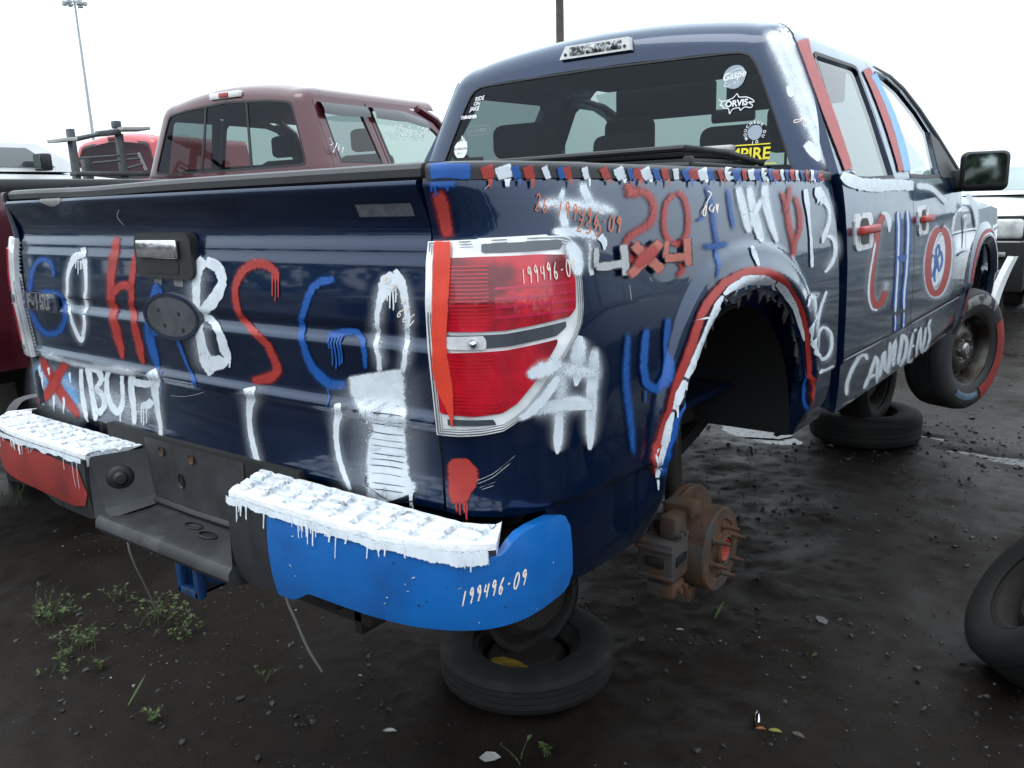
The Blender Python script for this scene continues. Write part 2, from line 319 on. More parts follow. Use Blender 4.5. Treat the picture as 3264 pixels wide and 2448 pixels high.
CAB_YR=lerp_tab([(.55,1.80),(1.36,1.797),(1.40,1.80),(1.80,1.872),(1.85,1.884),(1.88,1.898),(1.905,1.920),(1.925,1.955),(1.937,2.00),(1.94,2.05)])
CX=.165; CY=.055; CROWN=.055
def S_cab(u,v):
    # u 0..1 rear face centre to corner start, 1..2 corner, 2+ metres along the side
    u=np.asarray(u,float); v=np.asarray(v,float); sg=np.where(u<0,-1.,1.); u=np.abs(u)
    W=CABW(v)-.004; Y=CAB_YR(v)
    th=np.clip(u-1,0,1)*math.pi/2; p=2.4
    xa=np.clip(u,0,1)*(W-CX)
    x=np.where(u<1,xa,np.where(u<2,W-CX+CX*np.clip(np.sin(th),0,1)**(2/p),W))
    y=np.where(u<1,Y,np.where(u<2,Y+CY*(1-np.clip(np.cos(th),0,1)**(2/p)),Y+CY+(u-2)))
    z=v+CROWN*(1-np.clip(np.abs(x)/.62,0,1)**2)*sstep(1.62,1.86,v)*.9
    return np.stack([x*sg,y,z],-1)
def bump_path(u):
    u=np.asarray(u,float); th=np.clip((u-.34)/.5,0,1)*math.pi/2; p=2.5
    x=np.where(u<.34,.28+u,.62+.365*np.clip(np.sin(th),0,1)**(2/p)); y=np.where(u<.34,-.135,np.where(u<.84,-.135+.185*(1-np.clip(np.cos(th),0,1)**(2/p)),.05+(u-.84)))
    return x,y+.006*np.clip((.34-u)/.34,0,1)*0
def S_bump(u,v):
    u=np.asarray(u,float); v=np.asarray(v,float); x,y=bump_path(u); h=.003; x2,y2=bump_path(u+h); x1,y1=bump_path(u-h)
    n=np.stack([y2-y1,-(x2-x1)],-1); n/=np.linalg.norm(n,axis=-1,keepdims=True)+1e-12
    b=.012-.9*(v-.695)**2-.05*np.maximum(.63-v,0)
    return np.stack([x+n[...,0]*b,y+n[...,1]*b,v+0*u],-1)
STROKES = '''
blue_letter_g|tg|B|f|-610 1175 -573 1176 -609 1192 -564 1194 -614 1204 -562 1212 -626 1213 -576 1230 -636 1217 -611 1243 -650 1215 -667 1241 -671 1210 -720 1226 -690 1194 -754 1201 -708 1169 -777 1170 -725 1136 -796 1133 -738 1102 -799 1096 -719 1078 -801 1064 -711 1059 -798 1036 -693 1045 -772 1013 -672 1039 -726 1000 -651 1040 -662 1002 -632 1044 -596 1018 -605 1056 -545 1045 -579 1075 -510 1074 -570 1095 -509 1101 -596 1111 -519 1126 -606 1119 -531 1146 -620 1123 -575 1156 -666 1121 -639 1155 -729 1115 -707 1150
white_letter_o|tg|W|g|-383 1241 -441 1270 -414 1229 -478 1256 -436 1218 -511 1236 -449 1203 -535 1210 -458 1183 -548 1182 -466 1158 -559 1152 -472 1130 -580 1119 -470 1101 -551 1088 -456 1074 -556 1055 -454 1044 -552 1020 -483 1037 -494 993 -507 1038 -422 1036 -477 1073 -390 1074 -474 1103 -390 1105 -456 1137 -370 1140 -445 1170 -359 1173 -439 1200 -355 1204 -439 1224 -354 1228 -438 1246 -356 1250
white_letter_o|tg|W|h|-395 1269 -424 1265 -389 1258 -424 1256 -386 1242 -422 1254 -417 1235 -434 1254 -436 1232 -463 1247 -456 1222 -487 1228 -478 1206 -501 1208 -491 1187 -511 1188 -501 1166 -519 1166 -509 1143 -527 1141 -527 1116 -546 1114 -501 1094 -516 1092 -498 1071 -520 1066 -492 1048 -517 1042 -484 1031 -510 1024 -478 1022 -503 1013 -486 1021 -480 1010 -485 1023 -461 1022 -471 1038 -447 1039 -448 1066 -426 1067 -434 1098 -416 1098 -436 1125 -415 1126 -416 1154 -397 1155 -408 1179 -389 1180 -407 1201 -386 1202 -411 1220 -383 1222 -418 1239 -379 1242
white_letter_o|tg|W|h|-441 1233 -451 1233 -444 1226 -451 1226 -447 1216 -453 1216 -447 1210 -453 1210
white_letter_o|tg|W|h|-428 1233 -439 1233 -431 1226 -438 1226 -435 1207 -441 1207 -436 1195 -442 1194
white_letter_o|tg|W|h|-416 1233 -426 1233 -418 1226 -425 1226 -421 1215 -426 1215 -423 1207 -429 1207
white_letter_o|tg|W|h|-407 1234 -417 1233 -410 1226 -417 1226 -414 1216 -419 1216 -412 1209 -418 1209
red_letter_h|tg|R|s|-207 1298 -263 1301 -204 1274 -270 1278 -204 1248 -282 1252 -216 1220 -292 1223 -228 1191 -303 1190 -236 1162 -311 1158 -240 1133 -326 1125 -245 1105 -312 1095 -227 1080 -315 1065 -230 1052 -315 1035 -236 1024 -308 1010 -248 1000 -297 992 -264 979 -281 976
red_letter_h|tg|R|s|-131 1269 -157 1270 -127 1246 -165 1247 -132 1222 -178 1224 -138 1197 -188 1198 -145 1172 -197 1171 -150 1147 -203 1143 -164 1121 -219 1115 -147 1100 -198 1092 -137 1077 -206 1066 -139 1051 -211 1038 -142 1024 -210 1011 -151 999 -201 989 -157 975 -179 970
red_letter_h|tg|R|s|-294 1151 -256 1139 -279 1165 -235 1149 -259 1179 -219 1156 -230 1189 -209 1159 -194 1194 -207 1160 -165 1188 -198 1159 -145 1181 -180 1156
blue_letter_a|tg|B|s|-26 1193 -67 1198 -36 1169 -87 1174 -48 1146 -107 1150 -70 1121 -135 1122 -65 1099 -133 1099 -67 1080 -140 1079 -74 1064 -154 1055 -77 1047 -156 1030 -78 1028 -151 1011 -80 1012 -145 998 -85 994 -139 985 -92 974 -123 970 -98 953 -121 949
blue_letter_a|tg|B|s|-31 1189 -63 1183 -24 1167 -55 1161 -16 1144 -47 1137 -16 1115 -48 1108 17 1092 -20 1082 21 1068 -13 1058 25 1044 -4 1036 30 1020 6 1012 37 997 15 990 49 977 32 971 73 964 45 956 64 951 37 945 50 941 39 939
blue_letter_a|tg|B|s|-120 1082 -121 1045 -81 1092 -86 1050 -47 1098 -59 1054 -5 1095 -30 1056 30 1090 4 1058
blue_letter_a|tg|B|h|-87 972 -101 971 -83 965 -92 964 -125 894 -134 893 -138 849 -148 848
white_letter_b|tg|W|g|192 1229 56 1243 182 1205 43 1215 175 1185 32 1181 175 1160 29 1145 173 1128 20 1110 181 1094 32 1075 176 1062 22 1033 178 1036 27 996 184 1009 47 968
white_letter_b|tg|W|h|167 1238 125 1256 151 1229 114 1243 138 1220 99 1226 129 1199 92 1200 123 1174 88 1174 119 1152 84 1150 117 1131 75 1127 108 1112 71 1107 123 1097 89 1091 127 1075 84 1067 125 1052 80 1043 131 1035 77 1021 135 1017 79 1004 128 998 90 989 116 979 105 977
white_letter_b|tg|W|h|150 1252 136 1229 180 1248 159 1223 208 1238 173 1219 221 1219 182 1211 222 1199 186 1199 216 1180 177 1188 201 1161 161 1176 179 1144 142 1162 155 1131 123 1149 127 1121 110 1139 110 1115 97 1130
white_letter_b|tg|W|h|112 1132 89 1108 131 1128 110 1106 147 1121 128 1104 166 1108 151 1097 194 1095 167 1086 204 1077 167 1068 208 1060 164 1048 209 1045 172 1034 205 1027 177 1028 184 1009 172 1032 158 997 158 1034 132 991 139 1032 105 986 116 1030
white_letter_b|tg|W|h|140 1022 128 1021 135 1013 127 1012 130 996 124 995 125 984 118 984
white_letter_b|tg|W|h|167 1024 155 1023 162 1016 154 1015 160 1007 153 1007 157 1001 150 1001
white_letter_b|tg|W|h|204 1028 192 1027 200 1019 192 1018 197 1012 191 1012 195 1007 188 1007
white_letter_b|tg|W|h|124 1021 112 1019 119 1012 111 1011 112 991 106 991 109 978 103 977
red_letter_s|tg|R|s|368 1200 400 1202 366 1213 404 1217 362 1218 400 1235 351 1221 375 1250 336 1223 341 1257 322 1221 306 1255 308 1218 275 1244 291 1208 249 1223 275 1193 234 1200 269 1178 227 1178 267 1161 226 1155 272 1144 233 1133 280 1128 237 1111 290 1114 270 1097 316 1103 295 1085 345 1094 311 1073 364 1082 323 1061 375 1063 330 1046 382 1045 334 1031 386 1028 333 1020 378 1005 331 1019 349 985 327 1020 321 975 311 1015 292 971 285 1006 261 969 253 996
red_letter_s|tg|R|h|378 1220 370 1220 377 1213 371 1213 375 1189 370 1188 374 1172 369 1172
red_letter_s|tg|R|h|388 1220 379 1220 386 1213 380 1213 384 1182 380 1182 380 1160 375 1160
red_letter_s|tg|R|h|397 1220 389 1220 395 1213 390 1213 394 1187 389 1187 392 1169 387 1169
blue_letter_g|tg|B|s|562 1203 564 1222 546 1201 547 1225 534 1198 526 1224 522 1194 502 1218 511 1189 481 1205 500 1178 467 1187 489 1162 457 1167 479 1144 447 1146 465 1123 431 1123 466 1104 434 1101 477 1088 441 1081 480 1071 441 1060 487 1057 445 1039 499 1044 454 1020 513 1034 469 1004 526 1027 488 991 535 1023 515 985 550 1022 546 990 572 1023 572 998
blue_letter_g|tg|B|s|511 1111 527 1094 534 1118 549 1095 558 1125 570 1097 584 1129 585 1101 608 1127 593 1103 621 1114 602 1101 636 1100 615 1093 643 1084 617 1080 640 1068 616 1064 635 1055 617 1052 629 1043 618 1041
blue_letter_g|tg|B|h|542 1107 532 1107 544 1101 538 1101 542 1066 537 1066 535 1041 529 1040
blue_letter_g|tg|B|h|550 1108 540 1107 552 1102 546 1101 551 1062 546 1061 543 1033 537 1033
blue_letter_g|tg|B|h|559 1108 549 1108 561 1102 555 1102 562 1068 556 1067 556 1043 550 1042
blue_letter_g|tg|B|h|566 1109 556 1108 568 1103 562 1102 569 1071 564 1070 564 1048 558 1047
blue_letter_g|tg|B|h|531 1107 522 1106 534 1100 528 1100 537 1087 532 1087 536 1078 530 1077
blue_letter_g|tg|B|h|513 998 506 997 511 990 506 989 515 967 511 967 510 949 505 948
white_letter_o|tg|W|g|738 1216 685 1243 722 1199 666 1224 710 1185 647 1200 704 1167 637 1171 700 1145 631 1143 691 1119 621 1113 700 1097 633 1087 703 1074 632 1060 703 1050 631 1034
white_letter_o|tg|W|g|741 1244 682 1221 754 1225 694 1203 766 1202 703 1187 772 1173 707 1164 772 1143 707 1138 764 1114 698 1113 770 1090 705 1091 760 1064 695 1066 749 1038 684 1040
white_letter_o|tg|W|h|721 1227 702 1235 722 1215 687 1228 719 1203 675 1219 705 1193 670 1205 690 1183 668 1187 680 1168 664 1170 673 1151 659 1151 670 1131 657 1131 664 1106 652 1105 672 1076 658 1074 668 1039 653 1036
white_letter_o|tg|W|h|716 1239 707 1234 727 1232 711 1225 737 1222 714 1215 743 1205 721 1200 746 1185 728 1182 748 1164 732 1162 747 1141 734 1140 738 1118 725 1118 742 1097 729 1097 736 1071 723 1072 725 1043 711 1043
white_letter_o|tg|W|h|698 1203 691 1203 696 1197 692 1196 696 1186 693 1186 695 1178 691 1178
white_letter_o|tg|W|h|705 1203 698 1203 704 1197 699 1197 702 1177 698 1177 701 1164 697 1164
white_letter_o|tg|W|h|712 1203 705 1203 711 1197 706 1197 711 1175 707 1175 709 1161 705 1161
white_letter_o|tg|W|h|718 1204 712 1203 717 1197 713 1197 717 1184 713 1184 716 1176 712 1176
white_torch|tg|W|g|829 1085 447 998 827 1055 464 967 824 1027 465 930 820 997 480 904 826 957 491 889 817 906 481 855 817 874 468 803 819 855 459 752 822 830 463 717
white_torch|tg|W|h|731 1062 565 1028 731 1044 564 1008 731 1030 566 987 729 1019 579 971 725 1011 596 956 724 1002 601 943 725 983 609 943 731 964 617 937 718 938 621 927 715 918 613 914 716 904 601 893 716 889 593 870 716 874 590 848 717 857 590 825 719 843 590 806 727 836 583 789 733 833 572 770 733 824 579 760 730 813 589 752
white_torch|tg|W|h|625 971 618 970 628 965 623 964 617 945 612 944 615 933 610 933
white_torch|tg|W|h|633 972 625 971 635 966 630 965 629 950 623 949 624 939 619 938
white_torch|tg|W|h|618 970 610 969 620 964 615 963 617 954 611 953 610 945 605 944
white_torch|tg|W|h|622 793 613 791 616 783 609 781 610 768 605 767 610 759 605 758
white_torch|tg|W|h|633 795 624 793 628 786 622 784 621 765 616 764 620 753 615 752
white_torch|tg|W|h|647 797 638 796 644 789 637 788 635 771 630 770 633 761 628 761
white_torch|tg|W|h|713 810 705 808 711 802 706 801 709 789 704 788 703 778 697 776
white_torch|tg|W|h|718 811 710 809 716 803 711 802 711 783 706 782 705 769 701 769
ink_line|tg|K|h|625 979 625 978 672 981 672 979 721 981 720 979
ink_line|tg|K|h|632 963 632 961 680 964 680 963 721 964 721 963
ink_line|tg|K|h|629 951 627 949 673 948 671 946 718 953 716 951
ink_line|tg|K|h|622 939 622 937 669 941 669 939 711 941 711 940
ink_line|tg|K|h|614 922 613 920 666 922 666 920 716 926 716 925
ink_line|tg|K|h|608 906 608 905 664 908 663 907 706 911 705 909
ink_line|tg|K|h|613 893 613 891 662 895 661 894 712 898 712 896
ink_line|tg|K|h|613 876 613 874 659 878 659 876 711 881 710 880
ink_line|tg|K|h|605 862 604 861 658 868 658 866 706 869 705 867
ink_line|tg|K|h|600 849 600 847 657 855 656 853 702 856 702 854
ink_line|tg|K|h|605 833 604 832 655 838 655 837 697 839 697 837
ink_line|tg|K|h|605 813 605 811 653 817 653 815 705 820 704 819
ink_line|tg|K|h|604 800 604 798 652 804 651 802 699 807 698 805
ink_line|tg|K|h|595 824 593 824 593 815 590 814 593 806 591 805 603 799 602 798 618 794 617 792 635 787 633 784 656 783 654 780 690 788 688 785 717 796 718 794 722 805 724 805 721 816 723 816
white_streak|tg|W|g|346 990 159 946 336 976 173 944 334 959 186 941 298 928 191 918 276 900 191 888 271 879 190 861 274 858 191 836 279 836 196 811 285 818 201 787 285 805 207 771 284 792 223 763
white_streak|tg|W|h|282 975 242 965 287 967 249 960 281 952 240 947 259 924 232 922 245 896 223 892 241 872 220 867 244 850 222 844 249 827 227 820 256 807 235 799 261 794 239 784 259 780 242 772
white_streak|tg|W|g|568 974 513 961 584 969 497 951 591 954 484 943 569 930 485 925 553 908 486 899 550 887 484 872 552 866 486 846 556 847 491 823 561 829 501 802 565 812 510 785 569 795 519 769
white_streak|tg|W|h|548 970 534 966 556 964 535 959 552 950 524 947 539 928 517 927 529 905 511 902 526 881 509 877 528 859 511 854 533 838 516 832 539 819 523 812 546 803 533 796 551 786 536 778
white_streak|tg|W|g|-44 1006 -244 925 -33 994 -242 921 -19 971 -239 925 -44 942 -225 916 -69 918 -213 893 -83 894 -206 868 -92 865 -197 841 -100 828 -181 809 -110 788 -179 770
white_streak|tg|W|h|-116 977 -148 960 -98 970 -150 951 -83 958 -155 942 -108 933 -156 926 -121 909 -159 902 -128 884 -160 878 -130 856 -157 850 -130 821 -151 816 -138 781 -157 776
white_patch|tg|W|g|-719 958 -859 924 -649 955 -921 880 -578 962 -955 827 -522 972 -983 765 -472 979 -949 719 -430 975 -874 699 -373 963 -798 696 -366 934 -715 704 -350 904 -628 716
white_patch|tg|W|g|-416 967 -619 790 -348 968 -573 773 -279 968 -508 763 -205 965 -435 756 -149 954 -357 756 -123 930 -279 770 -92 905 -189 792
white_patch|tg|W|f|-748 971 -788 932 -692 972 -729 934 -635 972 -676 935 -590 970 -636 933 -538 968 -581 931 -453 968 -490 932 -353 970 -384 934 -244 972 -267 939 -135 974 -153 943
white_patch|tg|V|f|-763 935 -853 914 -725 921 -877 877 -713 925 -838 837 -685 939 -732 840 -568 946 -725 844 -521 907 -731 840 -519 875 -707 817 -520 855 -676 803 -524 835 -647 793
white_letter_one|tg|W|h|-495 943 -521 940 -507 912 -537 908 -518 881 -550 876 -519 849 -554 843 -519 821 -554 813 -521 799 -550 792 -542 775 -560 771
white_letter_b|tg|W|h|-420 958 -488 947 -445 933 -491 925 -451 911 -492 903 -457 889 -494 882 -460 867 -494 860 -455 843 -495 835 -453 821 -496 812 -462 804 -494 799 -477 790 -497 787
white_letter_b|tg|W|h|-440 953 -467 934 -408 954 -442 933 -387 949 -427 930 -383 933 -422 923 -388 915 -421 914 -412 899 -436 904 -425 892 -458 887 -415 887 -445 873 -398 877 -431 865 -391 861 -429 853 -397 841 -433 842 -424 821 -452 830 -455 804 -481 814
white_letter_u|tg|W|h|-331 952 -362 950 -357 923 -386 921 -368 898 -400 893 -368 877 -403 869 -360 861 -397 848 -344 849 -382 830 -341 846 -348 822 -342 847 -311 842 -325 863 -297 864 -317 882 -290 886 -310 904 -283 908 -302 924 -278 927 -295 943 -271 946
white_letter_u|tg|W|h|-326 836 -338 834 -330 828 -338 827 -334 816 -341 815 -335 808 -343 807
white_letter_u|tg|W|h|-369 863 -383 862 -374 855 -383 854 -378 842 -385 841 -381 833 -389 832
white_letter_f|tg|W|h|-205 954 -248 949 -226 929 -262 924 -234 906 -271 900 -240 881 -275 875 -243 856 -274 851 -249 833 -275 828 -257 809 -276 806
white_letter_f|tg|W|h|-230 943 -250 923 -208 942 -230 920 -189 941 -206 918 -170 942 -179 920 -155 943 -151 926 -145 946 -131 936 -122 955 -117 946
white_letter_f|tg|W|h|-222 875 -222 857 -203 881 -201 859 -190 886 -177 864 -183 889 -158 875 -170 896 -145 885
white_letter_f|tg|W|h|-212 871 -222 869 -216 863 -223 862 -223 836 -229 835 -226 817 -232 817
white_letter_f|tg|W|h|-201 872 -211 871 -205 864 -212 864 -213 832 -219 831 -218 810 -224 810
white_letter_f|tg|W|h|-186 874 -197 873 -190 866 -197 865 -197 839 -202 838 -202 821 -208 820
red_cross|tg|R|s|-715 963 -794 944 -706 940 -795 915 -679 922 -791 887 -658 902 -771 864 -639 883 -746 844 -615 866 -724 824 -593 851 -699 806 -578 839 -672 795 -565 825 -649 789 -559 808 -634 780 -559 792 -613 773
red_cross|tg|R|s|-543 946 -601 965 -583 920 -663 937 -618 896 -710 911 -646 875 -746 887 -676 853 -773 867 -714 829 -802 848 -757 808 -828 831 -803 792 -849 817 -862 777 -875 802
white_streak|tg|W|h|-775 924 -799 920 -790 896 -806 894 -803 869 -811 868
white_streak|tg|W|h|-769 906 -793 903 -787 869 -803 867 -801 832 -809 831
white_streak|tg|W|h|-714 921 -737 917 -721 906 -737 904 -729 892 -737 890
white_streak|tg|W|h|-577 922 -598 919 -587 901 -601 899 -597 880 -604 879
white_streak|tg|W|h|-716 838 -739 835 -727 809 -742 807 -760 775 -767 774
white_streak|tg|W|h|-650 842 -671 839 -660 811 -675 809 -693 775 -700 774
marker_number|tg|P|h|701 1220 701 1222 697 1221 698 1223 695 1221 694 1223 692 1219 690 1220 691 1217 688 1218 691 1215 688 1215 692 1214 690 1212 694 1213 694 1211 696 1214 697 1212 698 1215 700 1214 700 1217 703 1216 700 1219 703 1219 700 1221 702 1221
marker_number|tg|P|h|712 1205 714 1205 712 1207 715 1208 712 1209 714 1210 710 1209 711 1211 709 1209 707 1211 709 1208 706 1208 708 1207 706 1206 711 1207 710 1205 714 1206 712 1205 713 1204 711 1205 711 1202 709 1204 708 1201 706 1202 704 1199 703 1201
marker_number|tg|P|h|719 1195 716 1194 721 1193 719 1192 723 1191 721 1190
marker_number|tg|P|h|736 1181 739 1181 736 1183 739 1183 736 1184 738 1185 735 1184 735 1186 733 1184 732 1186 733 1184 730 1184 733 1183 731 1181 735 1182 735 1180 739 1181 736 1180 738 1179 736 1180 735 1177 734 1179 732 1176 731 1178 729 1175 728 1176
marker_number|tg|P|h|751 1169 751 1171 746 1169 747 1171 743 1169 743 1171 741 1169 739 1170 740 1168 737 1168 739 1166 737 1166 740 1165 738 1163 741 1164 741 1162 742 1164 744 1163 743 1165 745 1165 743 1167 745 1168 741 1167 743 1169 739 1167 740 1169
marker_number|tg|P|h|762 1158 760 1160 756 1155 755 1156 750 1151 749 1153
marker_number|tg|P|h|735 1164 734 1166 730 1162 729 1164 726 1160 724 1162 723 1158 721 1159 721 1156 719 1157 721 1154 718 1153 721 1153 719 1151 722 1153 723 1151 724 1154 726 1153 725 1156 728 1156 725 1157 727 1159 724 1157 724 1159 722 1157 721 1159
marker_number|tg|P|h|748 1156 747 1157 743 1154 742 1155 739 1152 737 1153 736 1149 734 1151 734 1147 731 1148 733 1145 731 1145 733 1144 732 1142 735 1144 736 1142 737 1145 739 1144 738 1147 740 1147 738 1149 740 1150 737 1148 737 1150 735 1148 734 1150
marker_number|tg|P|h|760 1148 758 1149 753 1141 751 1142 746 1134 744 1135
red_stripe|bed|R|s|153 1379 4 1371 164 1365 4 1355 172 1351 4 1340 168 1335 4 1325 160 1319 13 1311 158 1305 19 1299 155 1291 27 1286
red_stripe|bed|R|h|127 903 47 899 163 894 13 886 191 884 4 873 200 873 4 860 194 860 4 851 174 847 4 841 151 837 4 828 133 826 10 816 115 814 23 806
red_stripe|bed|R|h|56 817 43 816 56 806 43 804 62 794 48 792
red_stripe|bed|R|h|76 818 62 817 76 803 63 802 82 787 67 786
red_stripe|bed|R|h|103 820 89 819 103 806 89 805 112 793 97 792
red_stripe|bed|R|h|116 821 102 820 119 799 106 798 123 777 108 777
blue_splash|bed|B|s|24 1394 20 1373 77 1395 69 1371 134 1395 121 1370 189 1393 176 1371 241 1390 230 1373
blue_splash|bed|B|h|88 1381 69 1382 78 1370 60 1370 67 1359 49 1359
blue_splash|bed|B|h|61 1382 43 1382 57 1375 39 1375 51 1369 34 1369
blue_splash|bed|B|h|169 1381 150 1381 164 1375 146 1375 159 1370 141 1369
white_streak|bed|W|g|858 1371 813 1374 859 1357 774 1361 863 1345 741 1345 870 1329 723 1325 871 1313 721 1307 857 1302 738 1296 838 1291 764 1287
white_streak|bed|W|s|849 1372 822 1373 842 1358 791 1360 839 1345 765 1345 841 1328 752 1326 841 1312 751 1308 833 1301 762 1297 823 1290 779 1288
white_streak|bed|W|g|996 1389 884 1376 1006 1375 875 1360 1016 1363 873 1345 1016 1356 886 1332 1012 1353 924 1318 1024 1344 975 1310 1047 1333 1011 1305
white_streak|bed|W|s|978 1386 909 1379 987 1372 904 1363 996 1359 906 1348 998 1351 917 1336 999 1346 945 1325 1015 1337 987 1317 1040 1327 1018 1311
white_streak|bed|W|g|648 1350 649 1329 697 1361 692 1324 761 1369 727 1319 833 1370 775 1314 894 1368 842 1309 956 1367 913 1308 1012 1361 967 1309 1052 1348 1007 1307 1084 1332 1049 1303
white_streak|bed|W|f|648 1346 649 1334 696 1354 693 1331 754 1359 734 1329 821 1359 785 1325 883 1357 852 1321 948 1355 922 1320 1003 1351 978 1319 1042 1339 1015 1315 1077 1326 1056 1309
white_streak|bed|W|g|705 1306 694 1284 762 1313 742 1275 822 1318 788 1267 886 1315 843 1265 942 1308 893 1264 978 1301 922 1263 999 1294 951 1260
white_streak|bed|W|s|702 1301 696 1288 757 1306 745 1282 814 1308 794 1277 876 1305 851 1275 932 1299 903 1273 968 1293 934 1270 992 1287 962 1266
white_streak|bed|W|h|995 1286 960 1275 1001 1279 973 1271 1007 1270 982 1267 1002 1260 986 1261 994 1252 987 1252
white_streak|bed|W|g|977 1287 864 1285 977 1273 864 1272 975 1256 863 1258 967 1231 854 1236 957 1204 844 1210
white_streak|bed|W|h|941 1263 918 1265 932 1242 906 1244 926 1224 897 1225 926 1216 898 1216 927 1211 902 1210
marker_number|bed|O|h|664 1356 669 1355 674 1360 679 1358 685 1361 682 1359 690 1358 683 1358 688 1354 681 1354 679 1349 673 1349 668 1343 662 1344 654 1337 648 1338 645 1333 638 1333 650 1333 649 1331 663 1334 662 1331
marker_number|bed|O|h|731 1355 725 1356 717 1350 711 1350 705 1344 698 1345 696 1339 690 1339 692 1335 685 1335 691 1331 684 1330 691 1329 689 1327 695 1330 700 1329 701 1334 708 1333 703 1338 710 1338 703 1340 708 1342 702 1339 698 1340 695 1337 690 1338
marker_number|bed|O|h|737 1339 736 1336 745 1339 744 1336 753 1339 751 1336
marker_number|bed|O|h|807 1348 800 1348 789 1334 782 1334 772 1320 765 1320
marker_number|bed|O|h|837 1338 845 1338 837 1342 845 1342 838 1343 841 1346 835 1342 830 1343 829 1339 822 1339 826 1335 819 1334 824 1333 823 1330 830 1335 836 1334 842 1339 840 1337 842 1335 835 1335 836 1329 829 1329 827 1322 820 1323 817 1315 810 1315
marker_number|bed|O|h|877 1333 885 1334 877 1337 885 1338 878 1339 881 1341 875 1338 870 1339 869 1334 862 1335 866 1330 859 1330 864 1328 864 1326 870 1331 876 1330 882 1335 880 1332 883 1330 875 1331 876 1324 869 1325 867 1318 861 1318 858 1310 851 1311
marker_number|bed|O|h|915 1335 908 1335 905 1328 898 1328 900 1322 893 1322 904 1321 901 1319 913 1321 912 1319
marker_number|bed|O|h|931 1335 924 1335 916 1320 909 1320 901 1305 894 1306
marker_number|bed|O|h|955 1324 962 1325 955 1329 961 1329 955 1330 958 1333 953 1329 948 1330 947 1325 941 1326 945 1321 938 1321 943 1319 943 1317 948 1322 953 1321 959 1326 958 1323 960 1321 953 1322 954 1315 948 1316 946 1308 940 1309 937 1301 931 1301
marker_number|bed|O|h|997 1326 993 1327 988 1319 983 1320 979 1313 974 1314 973 1308 967 1309 969 1303 963 1304 969 1299 963 1299 969 1298 968 1295 972 1299 977 1298 977 1302 983 1302 978 1307 984 1307 978 1309 982 1311 978 1308 974 1310 972 1306 967 1307
marker_number|bed|O|h|1001 1307 1000 1305 1006 1307 1005 1305 1011 1307 1010 1305
marker_number|bed|O|h|1043 1317 1039 1318 1036 1312 1032 1313 1030 1307 1026 1308 1025 1299 1021 1300 1023 1292 1018 1292 1024 1288 1019 1287 1024 1287 1025 1285 1028 1289 1032 1288 1033 1295 1037 1294 1037 1301 1042 1301 1040 1308 1045 1308 1040 1313 1045 1313 1039 1317 1043 1317
marker_number|bed|O|h|1065 1305 1070 1305 1065 1309 1070 1310 1065 1311 1067 1314 1064 1310 1060 1311 1060 1306 1055 1307 1058 1302 1053 1302 1057 1300 1057 1297 1061 1303 1064 1301 1068 1306 1067 1304 1069 1302 1064 1302 1065 1295 1060 1296 1060 1288 1055 1289 1054 1280 1050 1281
marker_number|bed|O|h|871 1310 875 1309 881 1312 884 1311 891 1314 889 1311 898 1311 891 1310 899 1307 892 1308 892 1303 886 1304 882 1299 876 1301 869 1295 863 1297 862 1293 855 1293 869 1293 868 1291 885 1293 884 1290
marker_number|bed|O|h|945 1305 948 1308 936 1306 938 1309 931 1307 927 1308 926 1303 919 1304 924 1300 917 1299 929 1299 926 1297 938 1298 932 1297 940 1295 933 1294 938 1291 931 1291 930 1287 925 1289 920 1286 920 1288 911 1287 917 1289 906 1289 912 1291
marker_number|bed|O|h|984 1302 980 1304 976 1299 971 1301 969 1296 963 1297 965 1291 958 1291 963 1286 957 1286 966 1283 960 1282 968 1283 969 1280 973 1284 978 1282 979 1287 985 1286 983 1292 989 1291 985 1296 990 1296 983 1299 988 1300 980 1302 985 1303
red_number|bed|R|f|1093 1353 1109 1342 1108 1363 1129 1344 1137 1373 1139 1344 1180 1375 1155 1342 1222 1367 1168 1340 1244 1347 1176 1334 1248 1325 1180 1324 1235 1302 1172 1314 1204 1281 1158 1306 1159 1270 1131 1299 1124 1264 1094 1290 1106 1258 1063 1276 1098 1253 1044 1259 1100 1246 1045 1239 1110 1237 1064 1219 1133 1230 1096 1204 1167 1222 1130 1192
red_number|bed|R|f|1348 1344 1318 1366 1319 1337 1287 1355 1298 1330 1255 1341 1284 1315 1235 1320 1275 1297 1224 1300 1270 1281 1219 1281 1273 1269 1224 1262 1285 1262 1245 1245 1294 1260 1284 1233 1301 1261 1332 1238 1316 1267 1369 1254 1330 1282 1387 1277 1338 1303 1395 1302 1338 1322 1398 1326 1332 1336 1391 1348 1323 1342 1367 1361 1306 1348 1343 1368
red_number|bed|R|f|1158 1385 1094 1378 1167 1375 1084 1363 1169 1375 1093 1342 1158 1376 1140 1337 1173 1373 1169 1343
red_number|bed|R|f|1329 1230 1248 1220 1339 1209 1267 1203 1340 1185 1279 1193 1307 1172 1276 1190 1276 1168 1258 1183
red_number|bed|R|f|1170 1250 1134 1260 1151 1231 1109 1244 1131 1214 1089 1230 1107 1204 1075 1218 1084 1196 1062 1207
blue_letter_h|bed|B|f|1510 1378 1467 1373 1520 1357 1469 1351 1528 1332 1471 1328 1529 1300 1470 1299 1528 1266 1470 1266 1526 1230 1470 1231 1494 1197 1465 1198 1472 1170 1438 1173 1452 1145 1436 1147
blue_letter_h|bed|B|f|1635 1371 1588 1369 1635 1340 1582 1338 1636 1309 1580 1307 1636 1280 1583 1278 1636 1251 1589 1250
blue_letter_h|bed|B|f|1410 1243 1411 1217 1453 1243 1455 1216 1498 1242 1500 1215 1544 1242 1538 1215 1592 1241 1574 1215
